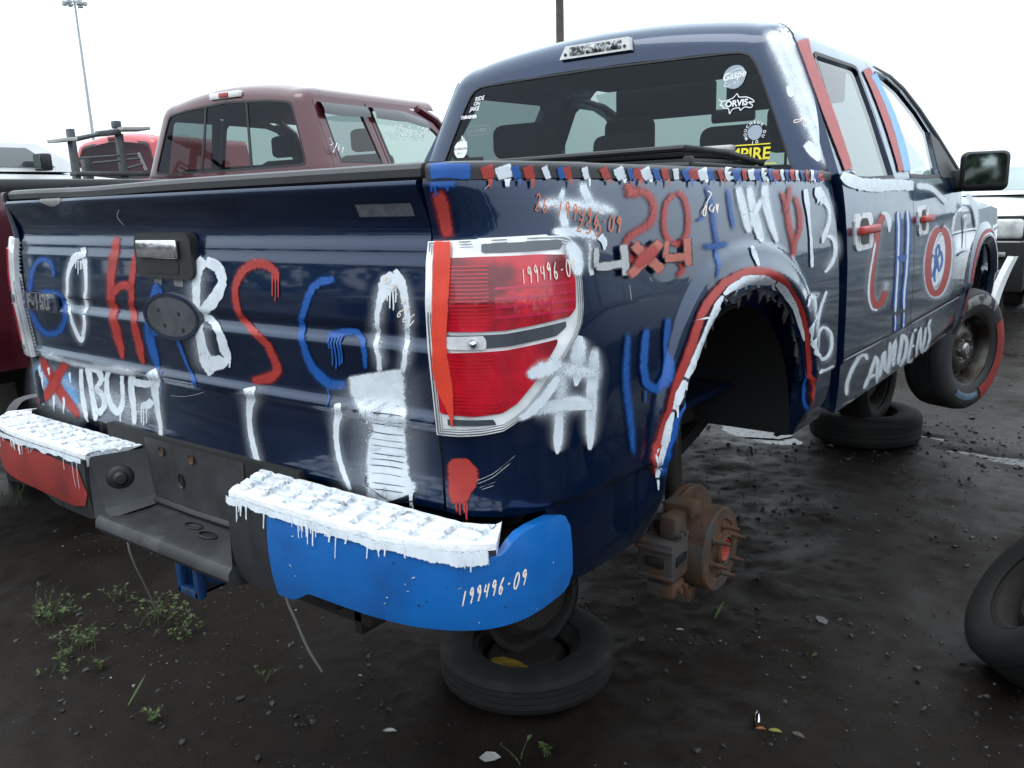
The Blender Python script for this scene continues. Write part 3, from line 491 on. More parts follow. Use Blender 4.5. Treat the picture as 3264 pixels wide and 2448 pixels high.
blue_letter_h|bed|B|f|1393 1294 1401 1283 1425 1300 1436 1287 1458 1307 1472 1291
white_letter_w|bed|W|g|1734 1380 1622 1369 1755 1354 1612 1342 1774 1326 1608 1315 1777 1295 1616 1287 1772 1268 1633 1263 1756 1255 1655 1251 1735 1246 1679 1244
white_letter_w|bed|W|s|1711 1378 1643 1372 1725 1351 1639 1344 1739 1324 1639 1317 1744 1293 1647 1289 1743 1267 1659 1264 1735 1254 1674 1252 1724 1246 1690 1244
white_letter_w|bed|W|g|1815 1377 1697 1371 1828 1348 1677 1341 1841 1319 1668 1309 1853 1281 1684 1271 1856 1245 1710 1238 1839 1226 1729 1225 1794 1216 1736 1217
white_letter_w|bed|W|s|1791 1376 1720 1372 1796 1347 1706 1343 1805 1317 1701 1311 1818 1279 1716 1272 1826 1243 1738 1239 1818 1226 1751 1225 1781 1216 1747 1217
white_letter_w|bed|W|g|1955 1385 1798 1383 1947 1348 1771 1347 1946 1314 1759 1308 1946 1276 1784 1266 1945 1240 1821 1232 1937 1222 1852 1216 1927 1210 1877 1206
white_letter_w|bed|W|s|1923 1385 1828 1383 1910 1348 1804 1347 1907 1313 1794 1309 1912 1274 1815 1268 1919 1238 1845 1234 1920 1221 1870 1217 1918 1209 1892 1207
white_letter_w|bed|W|g|1886 1334 1813 1351 1847 1306 1752 1328 1815 1283 1702 1303 1787 1267 1689 1279 1757 1251 1691 1258
white_letter_w|bed|W|s|1871 1337 1827 1347 1828 1310 1770 1323 1792 1287 1724 1299 1767 1270 1708 1277 1743 1252 1704 1256
white_letter_w|bed|W|h|1750 1305 1719 1303 1765 1278 1729 1276 1776 1254 1738 1252 1775 1238 1747 1238 1771 1227 1754 1227
white_letter_w|bed|W|h|1679 1361 1658 1359 1688 1344 1657 1342 1695 1327 1660 1324 1697 1309 1670 1307 1697 1291 1682 1290
white_letter_w|bed|W|h|1690 1217 1674 1216 1694 1209 1665 1207 1706 1198 1667 1196 1707 1181 1676 1179 1703 1162 1684 1161
red_letter_y|bed|R|f|2008 1360 1948 1353 2030 1336 1951 1329 2050 1309 1955 1304 2058 1276 1955 1274 2062 1241 1958 1240 2070 1201 1978 1201 2078 1160 1956 1164
red_letter_y|bed|R|f|2110 1347 2045 1341 2136 1322 2051 1315 2156 1295 2055 1291 2155 1266 2058 1268 2137 1237 2053 1246 2103 1210 2023 1224 2072 1189 1991 1200 2061 1169 1985 1175 1916 1160 1943 1156
red_letter_y|bed|R|f|2099 1371 2038 1374 2083 1345 2010 1349 2065 1319 1986 1326 2039 1296 1961 1306 2013 1275 1938 1285
white_number|bed|W|h|2209 1355 2167 1353 2211 1335 2161 1333 2212 1314 2158 1313 2206 1292 2163 1291 2199 1267 2169 1267 2195 1235 2170 1236 2196 1202 2170 1203 2195 1166 2165 1168 2196 1136 2162 1139 2192 1124 2163 1127 2187 1119 2166 1121
white_number|bed|W|g|2382 1356 2220 1315 2435 1335 2260 1299 2485 1304 2281 1289 2486 1265 2278 1272 2458 1228 2266 1254 2404 1203 2231 1240 2382 1219 2202 1198 2369 1233 2319 1173 2490 1214 2332 1177 2537 1168 2321 1177 2513 1126 2311 1162 2436 1092 2261 1139 2354 1062 2189 1111
white_number|bed|W|h|2340 1360 2285 1358 2357 1348 2265 1343 2370 1339 2264 1324 2386 1322 2311 1308 2402 1299 2357 1294 2406 1275 2369 1275 2398 1251 2361 1254 2373 1228 2329 1235 2346 1208 2295 1216 2322 1195 2283 1200 2298 1182 2277 1185
white_number|bed|W|h|2312 1211 2306 1203 2357 1208 2345 1198 2406 1201 2371 1192 2433 1183 2388 1181 2440 1162 2396 1164 2431 1139 2388 1145 2404 1117 2365 1125 2355 1101 2325 1110 2300 1088 2277 1096
white_number|bed|W|h|2303 1326 2285 1326 2299 1315 2281 1315 2295 1305 2277 1305
white_number|bed|W|h|2332 1325 2314 1325 2327 1312 2309 1312 2321 1298 2303 1298
white_number|bed|W|h|2362 1325 2344 1325 2358 1314 2339 1314 2353 1303 2335 1304
white_number|bed|W|g|2006 1049 2138 1013 2055 1062 2216 1019 2251 1042 2230 1027 2260 1002 2053 1028 2259 957 2064 987 2253 920 2084 949 2190 893 2101 910
white_number|bed|W|h|2040 1019 2054 1015 2069 1038 2110 1030 2131 1048 2132 1041 2204 1034 2135 1039 2214 1014 2183 1017 2208 979 2194 982 2123 954 2092 959 2115 927 2105 929 2124 900 2116 901
white_number|bed|W|g|2376 1026 2260 1052 2339 1001 2224 1027 2309 972 2190 997 2282 930 2088 965 2269 887 2107 915 2225 865 2124 875 2224 852 2191 832 2218 854 2301 798 2297 838 2404 794 2309 850 2441 821 2310 872 2441 857 2283 898 2397 899 2281 905 2307 939 2312 897 2137 946 2282 883 2107 929
white_number|bed|W|h|2331 1036 2304 1042 2300 1012 2272 1018 2273 987 2242 993 2250 956 2219 962 2234 924 2228 925 2150 905 2121 910 2155 878 2134 879 2236 844 2155 853 2296 825 2299 813 2327 829 2359 816 2359 843 2398 833 2366 867 2404 861 2354 892 2386 891 2320 910 2339 915 2289 918 2279 929 2266 912 2240 921 2238 900 2231 905
signature|bed|P|h|1491 1357 1486 1354 1504 1354 1498 1351 1511 1348 1503 1348 1498 1340 1491 1341 1481 1330 1474 1331 1468 1313 1461 1314 1457 1299 1451 1300 1442 1300 1449 1302 1441 1309 1448 1308 1454 1318 1460 1316 1473 1327 1478 1325
signature|bed|P|h|1510 1324 1507 1326 1495 1320 1491 1322 1486 1316 1479 1317 1490 1311 1483 1310 1494 1308 1497 1306 1502 1315 1509 1314 1515 1321 1509 1319 1511 1313 1504 1314 1503 1302 1496 1303
signature|bed|P|h|1530 1327 1522 1327 1526 1317 1518 1317 1519 1312 1521 1309 1525 1319 1532 1317 1541 1325 1533 1324 1535 1315 1527 1315 1526 1301 1518 1302
blue_number|bed|B|f|1060 1093 1030 1098 1061 1070 1020 1077 1061 1045 1011 1055 1057 1018 1004 1029 1055 991 1000 1001 1059 962 1002 971 1065 933 1008 942 1070 904 1014 914 1073 876 1021 886 1073 850 1030 860 1071 825 1039 833
blue_number|bed|B|s|1144 1089 1102 1097 1141 1068 1090 1079 1139 1048 1081 1060 1134 1028 1076 1040 1131 1010 1073 1019 1133 990 1075 997 1139 978 1086 973 1149 975 1119 950 1153 975 1161 936 1154 976 1181 945 1164 980 1207 960 1174 995 1219 984 1182 1017 1221 1012 1184 1041 1216 1040 1183 1067 1239 1060 1189 1086 1239 1080 1196 1104 1238 1098
blue_number|bed|B|h|1112 963 1103 964 1111 947 1103 949 1111 931 1102 933
white_hash|bed|W|g|801 1056 589 1071 794 1032 581 1048 785 1008 573 1026 770 981 565 999 753 954 562 971 736 929 563 944 716 909 571 922 688 901 590 912 659 898 611 904
white_hash|bed|W|f|758 1059 630 1068 751 1036 622 1046 741 1012 614 1023 728 985 605 996 714 958 599 968 701 933 597 941 686 912 599 920 668 903 609 910 649 899 621 903
white_hash|bed|W|h|684 980 645 983 681 961 632 965 678 943 621 948 674 929 616 934 667 917 615 922 655 907 620 910 641 897 628 898
white_hash|bed|W|g|878 1099 738 1115 903 1083 695 1107 921 1069 661 1095 914 1053 654 1076 897 1036 657 1057
white_hash|bed|W|s|850 1103 765 1112 861 1089 736 1103 868 1075 711 1090 861 1059 704 1073 849 1041 703 1053
white_hash|bed|W|h|823 1105 787 1111 825 1099 772 1107 825 1094 761 1101 811 1091 771 1093 798 1083 780 1084 805 1064 765 1067 814 1044 748 1050 810 1035 744 1043 800 1029 744 1037 783 1022 747 1027 763 1015 750 1017
white_hash|bed|W|g|935 1078 840 1089 952 1057 803 1075 964 1035 772 1058 957 1007 756 1030 945 977 748 999 936 946 743 968 922 918 745 939 896 900 764 916 866 886 789 896
white_hash|bed|W|s|916 1080 859 1087 924 1061 833 1072 927 1041 810 1054 918 1013 796 1026 907 982 787 996 898 951 781 964 887 923 780 935 870 904 790 913 851 888 804 894
white_hash|bed|W|h|895 1075 877 1077 896 1058 859 1063 894 1040 842 1047 886 1019 826 1027 874 997 815 1004 860 978 818 982 844 959 825 961
white_hash|bed|W|h|848 951 829 953 854 930 816 934 856 911 807 917 847 897 809 903 834 886 815 889
white_hash|bed|W|g|527 1102 572 1012 588 1102 618 1015 671 1100 648 1017 755 1092 692 1011 820 1083 763 1002 878 1072 843 998 942 1058 917 995
white_hash|bed|W|f|535 1084 562 1030 593 1085 612 1033 665 1084 652 1034 742 1076 704 1027 808 1067 775 1018 871 1057 850 1013 937 1045 922 1008
white_hash|bed|W|g|477 1014 499 960 529 1022 555 955 585 1028 614 950 653 1030 678 948 732 1027 738 948 809 1017 799 948 880 1003 869 947
white_hash|bed|W|s|481 1004 494 971 534 1009 550 968 590 1013 608 966 657 1014 673 965 732 1012 737 964 807 1003 801 962 878 992 872 958
white_hash|bed|W|h|508 991 511 982 561 995 567 981 619 997 622 980 682 995 682 977 746 990 743 973 806 982 802 968 864 974 860 963
arch_stripe|bed|R|s|1129 767 1161 756 1114 815 1150 802 1128 855 1165 840 1148 898 1188 881 1172 943 1218 923 1206 988 1257 967 1250 1028 1301 1009 1283 1065 1337 1047 1318 1098 1370 1078 1364 1125 1411 1100 1415 1145 1456 1118 1470 1161 1502 1130 1532 1170 1549 1136 1600 1175 1601 1139 1675 1173 1660 1136 1751 1163 1740 1125 1827 1145 1816 1109 1888 1117 1878 1093 1945 1085 1936 1070 1999 1051 1985 1040 2044 1013 2025 1006 2079 971 2059 967 2108 926 2088 923 2132 875 2113 873 2150 826 2131 826 2160 792 2140 792 2220 747 2157 760 2232 706 2162 722 2313 644 2194 674
arch_stripe|bed|B|s|1149 759 1185 744 1136 798 1197 774 1152 828 1187 812 1173 860 1209 843 1198 893 1223 879 1283 921 1293 936 1315 966 1333 986 1353 1005 1380 1027 1390 1034 1430 1059 1413 1049 1473 1078 1519 1093 1510 1090 1544 1099 1549 1100 1609 1109 1594 1107 1487 1124 1645 1111 1547 1134 1691 1111 1611 1135 1720 1111 1700 1126 1754 1109 1799 1110 1811 1102 1880 1089 1869 1088 1947 1061 1922 1068 2000 1027 1969 1042 2036 992 2003 1017 2065 954 2038 984 2095 907 2078 934 2120 854 2112 875 2139 803 2133 816 2162 752 2149 751 2170 707 2157 708 2228 651 2172 664
arch_stripe|bed|W|h|1145 760 1157 756 1143 778 1164 770 1127 806 1155 795 1138 841 1170 829 1156 874 1187 862 1174 890 1194 882 1191 902 1199 898
arch_stripe|bed|W|h|1189 903 1200 897 1195 920 1218 910 1205 936 1234 924 1221 950 1244 940 1239 963 1251 958
arch_stripe|bed|W|h|1237 964 1254 956 1251 979 1273 968 1268 997 1347 999 1302 1026 1387 1032 1339 1055 1429 1058 1359 1071 1378 1065 1376 1082 1387 1079
arch_stripe|bed|W|h|1317 1024 1330 1020 1325 1039 1405 1044 1339 1056 1429 1058 1369 1081 1470 1077 1404 1104 1430 1094 1429 1114 1446 1106 1450 1119 1457 1116
arch_stripe|bed|W|h|1449 1121 1457 1115 1467 1128 1481 1118 1493 1137 1509 1121 1542 1145 1580 1123 1595 1151 1633 1127 1630 1149 1649 1131 1656 1144 1664 1135
arch_stripe|bed|W|h|1549 1145 1551 1136 1570 1149 1575 1133 1603 1151 1622 1127 1664 1147 1717 1116 1731 1140 1788 1109 1782 1129 1818 1107 1825 1118 1841 1107
arch_stripe|bed|W|h|1832 1118 1835 1107 1864 1108 1866 1094 1904 1094 1898 1079 1959 1064 1952 1052 2004 1032 1996 1023 2026 1012 2019 1007 2040 995 2037 993
arch_stripe|bed|W|h|1958 1063 1952 1059 1980 1050 1971 1044 2007 1030 1994 1025 2045 992 2034 988 2077 953 2068 949 2092 928 2086 926 2102 908 2100 908
arch_stripe|bed|W|h|1161 756 1149 758 1160 742 1152 744 1159 728 1155 729
arch_stripe|bed|W|h|1156 815 1141 819 1155 795 1145 798 1172 769 1168 770
arch_stripe|bed|W|h|1182 863 1169 866 1179 849 1171 850 1176 834 1172 834
arch_stripe|bed|W|h|1214 910 1202 912 1211 895 1203 897 1208 880 1203 881
arch_stripe|bed|W|h|1252 954 1239 956 1249 944 1240 945 1246 933 1241 934
arch_stripe|bed|W|h|1311 999 1291 1002 1267 993 1293 987 1276 977 1305 969
arch_stripe|bed|W|h|1424 1055 1342 1046 1413 1049 1403 1043 1402 1042 1396 1039
arch_stripe|bed|W|h|1404 1084 1387 1086 1474 1078 1388 1074 1290 1080 1289 1079
arch_stripe|bed|W|h|1458 1111 1440 1113 1531 1096 1514 1092 1522 1094 1514 1092
arch_stripe|bed|W|h|1526 1130 1506 1131 1599 1108 1566 1106 1598 1107 1589 1106
arch_stripe|bed|W|h|1602 1139 1580 1141 1635 1122 1604 1125 1680 1111 1669 1111
arch_stripe|bed|W|h|1691 1136 1663 1138 1752 1110 1733 1112 1772 1108 1762 1108
arch_stripe|bed|W|h|1821 1116 1800 1117 1859 1093 1846 1094 1885 1083 1875 1086
arch_stripe|bed|W|h|1917 1084 1903 1085 1946 1059 1937 1060 1971 1040 1965 1044
arch_stripe|bed|W|h|1990 1042 1979 1043 2007 1022 2000 1022 2022 1001 2019 1003
arch_stripe|bed|W|h|2003 1017 2006 1015 2062 968 2056 968 2076 942 2073 943
white_streak|bed|W|g|2200 797 2271 758 2159 815 2224 778 2293 797 2387 752 2344 795 2443 750 2397 794 2499 749
white_streak|bed|W|s|2200 793 2200 779 2163 810 2201 788 2301 790 2377 759 2354 789 2432 758 2407 788 2488 756
paint_stripe|rail|R|h|449 23 367 18 453 15 369 11 456 6 376 3 455 -1 383 -4
paint_stripe|bed|R|h|444 1387 401 1386 434 1382 408 1383 418 1370 401 1370
paint_stripe|rail|W|h|549 24 448 16 554 16 452 9 558 7 461 1 558 0 472 -6
paint_stripe|bed|W|h|546 1386 493 1385 534 1382 503 1382 518 1371 497 1371
paint_stripe|rail|B|h|590 22 538 17 597 14 545 10 604 5 554 1 607 -1 562 -5
paint_stripe|bed|B|h|604 1386 576 1385 597 1381 580 1381 587 1374 576 1374
paint_stripe|rail|R|h|671 22 606 16 677 14 611 9 683 5 619 1 685 -2 628 -6
paint_stripe|bed|R|h|679 1386 644 1385 671 1381 650 1381 654 1368 640 1368
paint_stripe|rail|W|h|750 21 713 16 759 13 721 9 768 4 732 1 774 -3 741 -6
paint_stripe|rail|B|h|849 20 802 16 855 12 807 9 860 4 814 0 862 -3 821 -6
paint_stripe|rail|R|h|881 20 838 16 887 12 843 9 891 3 849 1 893 -4 856 -6
paint_stripe|bed|R|h|891 1384 868 1384 884 1380 871 1380 871 1369 862 1369
paint_stripe|rail|W|h|973 20 939 16 979 12 944 9 983 3 951 0 986 -4 958 -7
paint_stripe|bed|W|h|985 1384 968 1384 980 1380 970 1379 969 1367 962 1367
paint_stripe|rail|R|h|1044 23 1013 15 1050 15 1019 8 1057 6 1027 -1 1061 -2 1035 -7
paint_stripe|bed|R|h|1061 1384 1043 1383 1056 1379 1046 1379 1051 1373 1044 1373
paint_stripe|rail|W|h|1108 25 1064 15 1111 16 1070 7 1119 7 1079 -2 1123 -1 1087 -8
paint_stripe|bed|W|h|1121 1384 1097 1383 1115 1379 1101 1379 1110 1374 1101 1374
paint_stripe|rail|B|h|1141 22 1118 18 1146 14 1123 10 1151 4 1129 1 1155 -3 1135 -6
paint_stripe|bed|B|h|1156 1384 1143 1383 1151 1379 1144 1379 1144 1367 1139 1367
paint_stripe|rail|R|h|1188 23 1141 17 1190 14 1144 9 1193 5 1148 1 1194 -3 1154 -6
paint_stripe|bed|R|h|1191 1384 1166 1383 1184 1378 1169 1378 1175 1367 1165 1367
paint_stripe|rail|W|h|1220 26 1173 16 1222 16 1179 8 1229 7 1188 -1 1233 -1 1196 -8
paint_stripe|bed|W|h|1232 1384 1207 1382 1225 1378 1211 1378 1221 1375 1212 1375
paint_stripe|rail|B|h|1254 24 1223 18 1258 15 1230 9 1266 5 1238 1 1271 -2 1246 -7
paint_stripe|bed|B|h|1272 1383 1255 1382 1267 1378 1257 1378 1262 1372 1255 1372
paint_stripe|rail|R|h|1299 24 1263 18 1302 15 1268 10 1307 5 1274 1 1310 -3 1280 -6
paint_stripe|bed|R|h|1310 1383 1291 1382 1304 1378 1293 1378 1295 1365 1287 1365
paint_stripe|rail|W|h|1351 22 1320 20 1352 14 1322 12 1354 4 1325 2 1355 -4 1329 -5
paint_stripe|rail|B|h|1419 30 1359 16 1415 18 1367 8 1424 7 1377 -1 1429 -1 1387 -8
paint_stripe|bed|B|h|1428 1383 1401 1382 1421 1377 1405 1377 1411 1364 1400 1364
paint_stripe|rail|R|h|1454 25 1397 19 1454 15 1400 10 1457 5 1406 1 1458 -3 1412 -6
paint_stripe|rail|W|h|1507 29 1441 18 1502 17 1447 9 1509 7 1456 0 1512 -1 1465 -8
paint_stripe|bed|W|h|1510 1383 1480 1381 1502 1377 1484 1376 1496 1372 1484 1372
paint_stripe|rail|B|h|1536 25 1499 21 1536 15 1501 12 1540 5 1507 2 1542 -3 1512 -6
paint_stripe|bed|B|h|1543 1382 1525 1382 1537 1376 1526 1376 1530 1369 1523 1369
paint_stripe|rail|R|h|1591 26 1553 20 1591 16 1560 11 1600 6 1569 1 1606 -3 1578 -6
paint_stripe|bed|R|h|1608 1382 1591 1381 1602 1376 1592 1376 1593 1364 1586 1364
paint_stripe|rail|W|h|1862 117 1590 19 1649 18 1598 10 1658 7 1609 0 1663 -1 1619 -8
paint_stripe|rail|B|h|1718 34 1640 20 1700 17 1645 11 1707 6 1654 1 1711 -2 1663 -7
paint_stripe|bed|B|h|1710 1382 1680 1381 1701 1376 1683 1375 1692 1366 1680 1366
paint_stripe|rail|R|h|1742 26 1707 22 1739 15 1709 13 1744 5 1716 3 1748 -4 1722 -6
paint_stripe|rail|W|h|1804 29 1744 22 1795 17 1747 12 1801 6 1755 2 1804 -3 1763 -6
paint_stripe|rail|B|h|1845 29 1787 22 1835 16 1788 12 1841 6 1796 2 1844 -3 1803 -6
paint_stripe|bed|B|h|1845 1381 1820 1381 1836 1375 1821 1375 1827 1364 1817 1364
paint_stripe|rail|W|h|2104 109 1833 22 1884 17 1839 12 1893 6 1849 1 1899 -2 1860 -7
paint_stripe|bed|W|h|1901 1381 1876 1380 1893 1375 1878 1374 1889 1372 1879 1372
paint_stripe|rail|B|h|2120 95 1886 22 1935 18 1891 12 1944 6 1902 2 1950 -3 1913 -7
paint_stripe|bed|B|h|1953 1381 1929 1380 1945 1374 1931 1374 1936 1365 1927 1365
paint_stripe|rail|R|h|1967 28 1916 21 1980 18 1922 12 1989 7 1933 1 1995 -2 1944 -7
paint_stripe|rail|W|h|2030 33 1983 24 2011 17 1983 14 2020 5 1993 3 2026 -4 2002 -6
paint_stripe|rail|B|h|2068 31 2028 26 2051 16 2024 14 2057 5 2031 3 2061 -4 2038 -5
paint_stripe|bed|B|h|2067 1380 2053 1380 2060 1374 2051 1373 2054 1368 2048 1368
paint_stripe|rail|R|h|2188 56 2059 25 2100 17 2058 14 2107 6 2067 3 2112 -3 2076 -6
paint_stripe|rail|W|h|2147 29 2116 27 2135 16 2106 15 2140 5 2112 4 2143 -4 2118 -5
paint_stripe|bed|W|h|2149 1380 2134 1380 2141 1373 2132 1373 2139 1372 2133 1372
paint_stripe|rail|B|h|2165 28 2150 26 2178 17 2151 14 2190 6 2164 3 2199 -4 2175 -6
paint_stripe|rail|R|h|2241 32 2274 52 2224 17 2194 15 2232 5 2204 4 2238 -4 2213 -6
paint_stripe|bed|R|h|2245 1380 2229 1379 2237 1373 2227 1372 2233 1370 2227 1370
paint_stripe|rail|W|h|2306 36 2483 107 2278 18 2282 39 2287 6 2244 3 2293 -3 2254 -6
paint_stripe|bed|W|h|2298 1380 2274 1379 2288 1372 2274 1372 2283 1369 2274 1369
paint_stripe|rail|B|h|2335 34 2319 39 2310 17 2276 15 2317 6 2284 4 2322 -4 2292 -6
paint_stripe|bed|B|h|2328 1379 2310 1379 2319 1372 2308 1372 2314 1367 2306 1367
paint_stripe|rail|R|h|2661 115 2456 70 2370 18 2313 15 2377 6 2323 3 2381 -4 2332 -6
paint_stripe|bed|R|h|2384 1379 2354 1379 2372 1372 2355 1372 2369 1371 2357 1371
paint_stripe|rail|B|h|38 28 46 0 118 27 119 -1 194 25 190 -1 263 24 256 -2 327 22 319 -3
red_letter_c|door|W|g|2207 1185 2514 1178 2197 1214 2501 1211 2191 1231 2481 1244 2253 1213 2358 1280 2382 1215 2170 1272 2370 1209 2111 1249 2342 1192 2070 1224 2323 1169 2045 1196 2305 1139 2028 1167 2285 1107 2010 1136 2268 1073 1992 1105 2251 1040 1976 1073 2240 1009 1965 1040 2239 981 1963 1008 2248 958 1975 975 2269 939 2012 940 2235 947 2119 893 2120 959 2327 877 2130 962 2402 895 2150 975 2444 918 2169 993 2473 943 2181 1010 2489 965 2192 1027 2501 985
red_letter_c|door|R|s|2296 1223 2390 1250 2288 1226 2341 1260 2335 1228 2236 1259 2314 1219 2183 1240 2282 1200 2145 1216 2262 1175 2121 1189 2244 1146 2104 1160 2224 1114 2085 1129 2206 1080 2067 1096 2190 1048 2052 1064 2179 1016 2040 1032 2178 987 2038 1001 2188 961 2050 970 2213 938 2084 938 2217 932 2158 905 2180 938 2283 897 2205 945 2343 911 2229 960 2377 931 2252 981 2404 954
red_letter_c|door|W|h|2348 1177 2381 1175 2338 1201 2400 1198 2327 1220 2410 1221 2308 1236 2381 1243 2291 1247 2335 1258 2288 1247 2281 1261 2263 1247 2247 1257
red_letter_c|door|W|g|2210 1163 2133 1171 2186 1128 2110 1137 2163 1094 2087 1104 2141 1062 2066 1072 2125 1031 2049 1041 2115 998 2039 1007 2118 966 2042 974 2136 938 2062 942 2161 918 2100 913 2182 914 2169 895 2224 910 2229 888
red_letter_c|door|W|s|2194 1165 2148 1169 2170 1130 2124 1135 2147 1096 2101 1102 2126 1064 2081 1070 2109 1033 2064 1039 2100 1000 2054 1005 2102 968 2056 972 2121 939 2076 941 2149 917 2112 914 2179 911 2171 899 2225 905 2228 892
blue_letter_h|door|B|s|2594 1255 2428 1257 2598 1225 2432 1229 2601 1190 2434 1197 2601 1144 2433 1154 2597 1095 2429 1107 2597 1051 2428 1066 2594 1009 2424 1026 2589 966 2419 985 2584 923 2414 944 2582 880 2409 903 2582 836 2409 861
blue_letter_h|door|B|s|2757 1255 2579 1257 2766 1221 2587 1225 2773 1182 2592 1190 2770 1134 2590 1145 2764 1083 2582 1097 2758 1032 2576 1048 2751 983 2568 1003 2738 943 2556 966 2727 908 2545 930 2732 869 2547 891 2742 828 2556 852
blue_letter_h|door|W|h|2527 1256 2492 1256 2531 1226 2496 1227 2533 1193 2498 1195 2533 1148 2498 1150 2529 1100 2494 1102 2528 1057 2493 1060 2525 1016 2490 1019 2520 974 2485 978 2515 932 2479 936 2512 890 2475 894 2512 847 2475 852
blue_letter_h|door|W|h|2685 1256 2648 1256 2694 1223 2656 1223 2700 1185 2662 1187 2697 1138 2659 1141 2690 1088 2652 1091 2684 1038 2646 1042 2676 991 2638 995 2664 953 2626 957 2654 917 2615 921 2657 878 2619 883 2667 838 2628 843
blue_letter_h|door|B|h|2482 1081 2525 1049 2523 1081 2561 1049 2575 1080 2587 1049 2629 1075 2613 1046 2674 1070 2651 1041
blue_letter_h|door|B|s|2552 843 2437 856 2564 819 2448 834 2572 795 2454 813 2603 764 2449 791 2615 736 2491 759
blue_letter_h|door|W|h|2504 848 2483 850 2515 825 2494 828 2522 802 2501 805 2519 778 2497 782 2564 746 2541 750
blue_letter_h|door|B|s|2710 832 2586 848 2717 805 2592 822 2723 779 2595 799 2773 751 2591 783 2768 735 2629 762
blue_letter_h|door|W|h|2658 839 2636 842 2665 812 2642 815 2669 787 2646 791 2699 764 2642 774 2713 746 2689 750
team_emblem|door|B|s|3442 1180 3248 1111 3514 1169 3267 1109 3621 1146 3254 1113 3694 1117 3262 1108 3743 1088 3282 1094 3779 1056 3301 1075 3802 1023 3314 1051 3813 987 3320 1025 3813 951 3318 998 3800 917 3309 972 3778 884 3292 947 3746 855 3269 926 3702 830 3242 909 3646 809 3214 898 3574 795 3194 893 3468 788 3200 893 3299 798 3266 890 3128 828 3347 877 3027 860 3368 872 2968 888 3352 879 2929 916 3327 895 2903 944 3305 916 2887 973 3290 940 2880 1002 3282 967 2883 1032 3283 994 2895 1061 3293 1020 2914 1088 3312 1044 2943 1113 3337 1066 2982 1136 3367 1083 3029 1156 3397 1095 3095 1173 3415 1101 3185 1184 3412 1099 3250 1188 3439 1100
team_emblem|door|W|g|3493 1198 3201 1095 3581 1186 3208 1094 3726 1155 3168 1105 3823 1119 3163 1106 3883 1086 3178 1096 3926 1051 3194 1079 3953 1014 3205 1057 3967 975 3210 1033 3967 937 3208 1008 3953 900 3199 984 3931 865 3184 961 3894 833 3163 942 3842 806 3139 927 3777 783 3117 918 3757 757 3108 916 3613 749 3140 918 3310 773 3259 913 3075 816 3406 890 2947 857 3462 875 2879 890 3460 876 2838 920 3440 889 2811 950 3419 908 2795 980 3404 931 2788 1011 3397 957 2792 1041 3397 983 2803 1070 3406 1008 2823 1098 3424 1032 2854 1124 3449 1052 2893 1148 3476 1068 2944 1170 3502 1078 3020 1190 3506 1080 3131 1205 3476 1076 3206 1209 3493 1076
team_emblem|door|W|s|3433 1177 3256 1114 3503 1166 3278 1111 3603 1145 3269 1114 3672 1117 3280 1109 3719 1089 3301 1094 3754 1057 3321 1074 3776 1024 3334 1050 3787 989 3340 1023 3787 954 3338 996 3775 920 3329 969 3752 887 3312 944 3721 858 3288 923 3678 834 3260 906 3624 814 3232 894 3555 799 3210 889 3455 793 3212 889 3297 802 3267 886 3138 830 3337 875 3042 860 3351 871 2984 888 3333 879 2946 915 3307 896 2920 943 3286 917 2904 971 3270 942 2897 1001 3263 969 2900 1030 3263 996 2912 1059 3274 1022 2931 1086 3292 1046 2960 1111 3318 1068 2998 1134 3347 1086 3045 1153 3379 1098 3109 1170 3400 1104 3194 1181 3401 1103 3259 1184 3430 1104
team_emblem|door|W|g|3601 1074 3205 1118 3622 1041 3121 1099 3635 1008 3048 1078 3636 973 2989 1050 3603 938 2957 1020 3508 913 2976 984 3395 891 3015 945
team_emblem|door|W|s|3517 1083 3279 1110 3514 1053 3213 1089 3507 1024 3154 1065 3492 990 3104 1037 3460 956 3072 1006 3393 928 3073 971 3314 903 3086 935
team_emblem|door|W|h|3498 1106 3354 1121 3536 1073 3255 1103 3563 1039 3170 1082 3559 1003 3113 1055 3536 969 3076 1024 3498 936 3055 991 3441 907 3057 958 3360 889 3088 927 3272 875 3132 895
team_emblem|door|R|h|3380 1158 3307 1132 3435 1150 3342 1127 3501 1135 3363 1123 3550 1114 3389 1111 3588 1090 3416 1093 3616 1063 3439 1069 3635 1032 3455 1043 3643 1000 3461 1014 3643 967 3460 985 3632 935 3450 956 3611 906 3432 929 3583 879 3405 905 3547 856 3375 886 3503 839 3341 872 3449 827 3306 864 3380 822 3280 862 3288 827 3276 861 3195 843 3277 862 3129 863 3256 868 3081 885 3226 882 3046 909 3195 902 3022 936 3173 925 3006 963 3157 951 2998 992 3149 979 3001 1021 3150 1006 3012 1049 3162 1033 3031 1075 3180 1059 3058 1099 3207 1081 3095 1120 3238 1101 3138 1138 3276 1115 3190 1152 3311 1124 3253 1159 3339 1127 3308 1161 3379 1128
team_emblem|door|B|h|3330 1073 3278 1081 3297 1061 3244 1068 3275 1048 3219 1053 3278 1027 3222 1030 3284 1015 3251 1009 3273 1021 3325 1012 3297 1035 3355 1030 3291 1055 3348 1052 3275 1079 3332 1076
team_emblem|door|B|h|3173 1030 3120 1036 3158 1008 3105 1013 3152 985 3098 989 3166 954 3113 957 3163 941 3167 929 3173 954 3227 946 3201 981 3257 975 3205 1004 3261 1000 3195 1022 3247 1022 3178 1025 3197 1034 3145 1028 3148 1039
team_emblem|door|B|h|3384 1042 3327 1044 3411 1014 3353 1017 3426 987 3366 992 3396 956 3339 964 3329 939 3326 951 3276 967 3333 964 3257 1000 3313 997
team_emblem|door|B|h|3274 967 3218 974 3261 946 3205 952 3253 926 3197 932 3261 913 3205 917 3273 901 3218 904
team_emblem|door|B|h|3311 1008 3255 1014 3301 984 3244 990 3291 960 3234 966
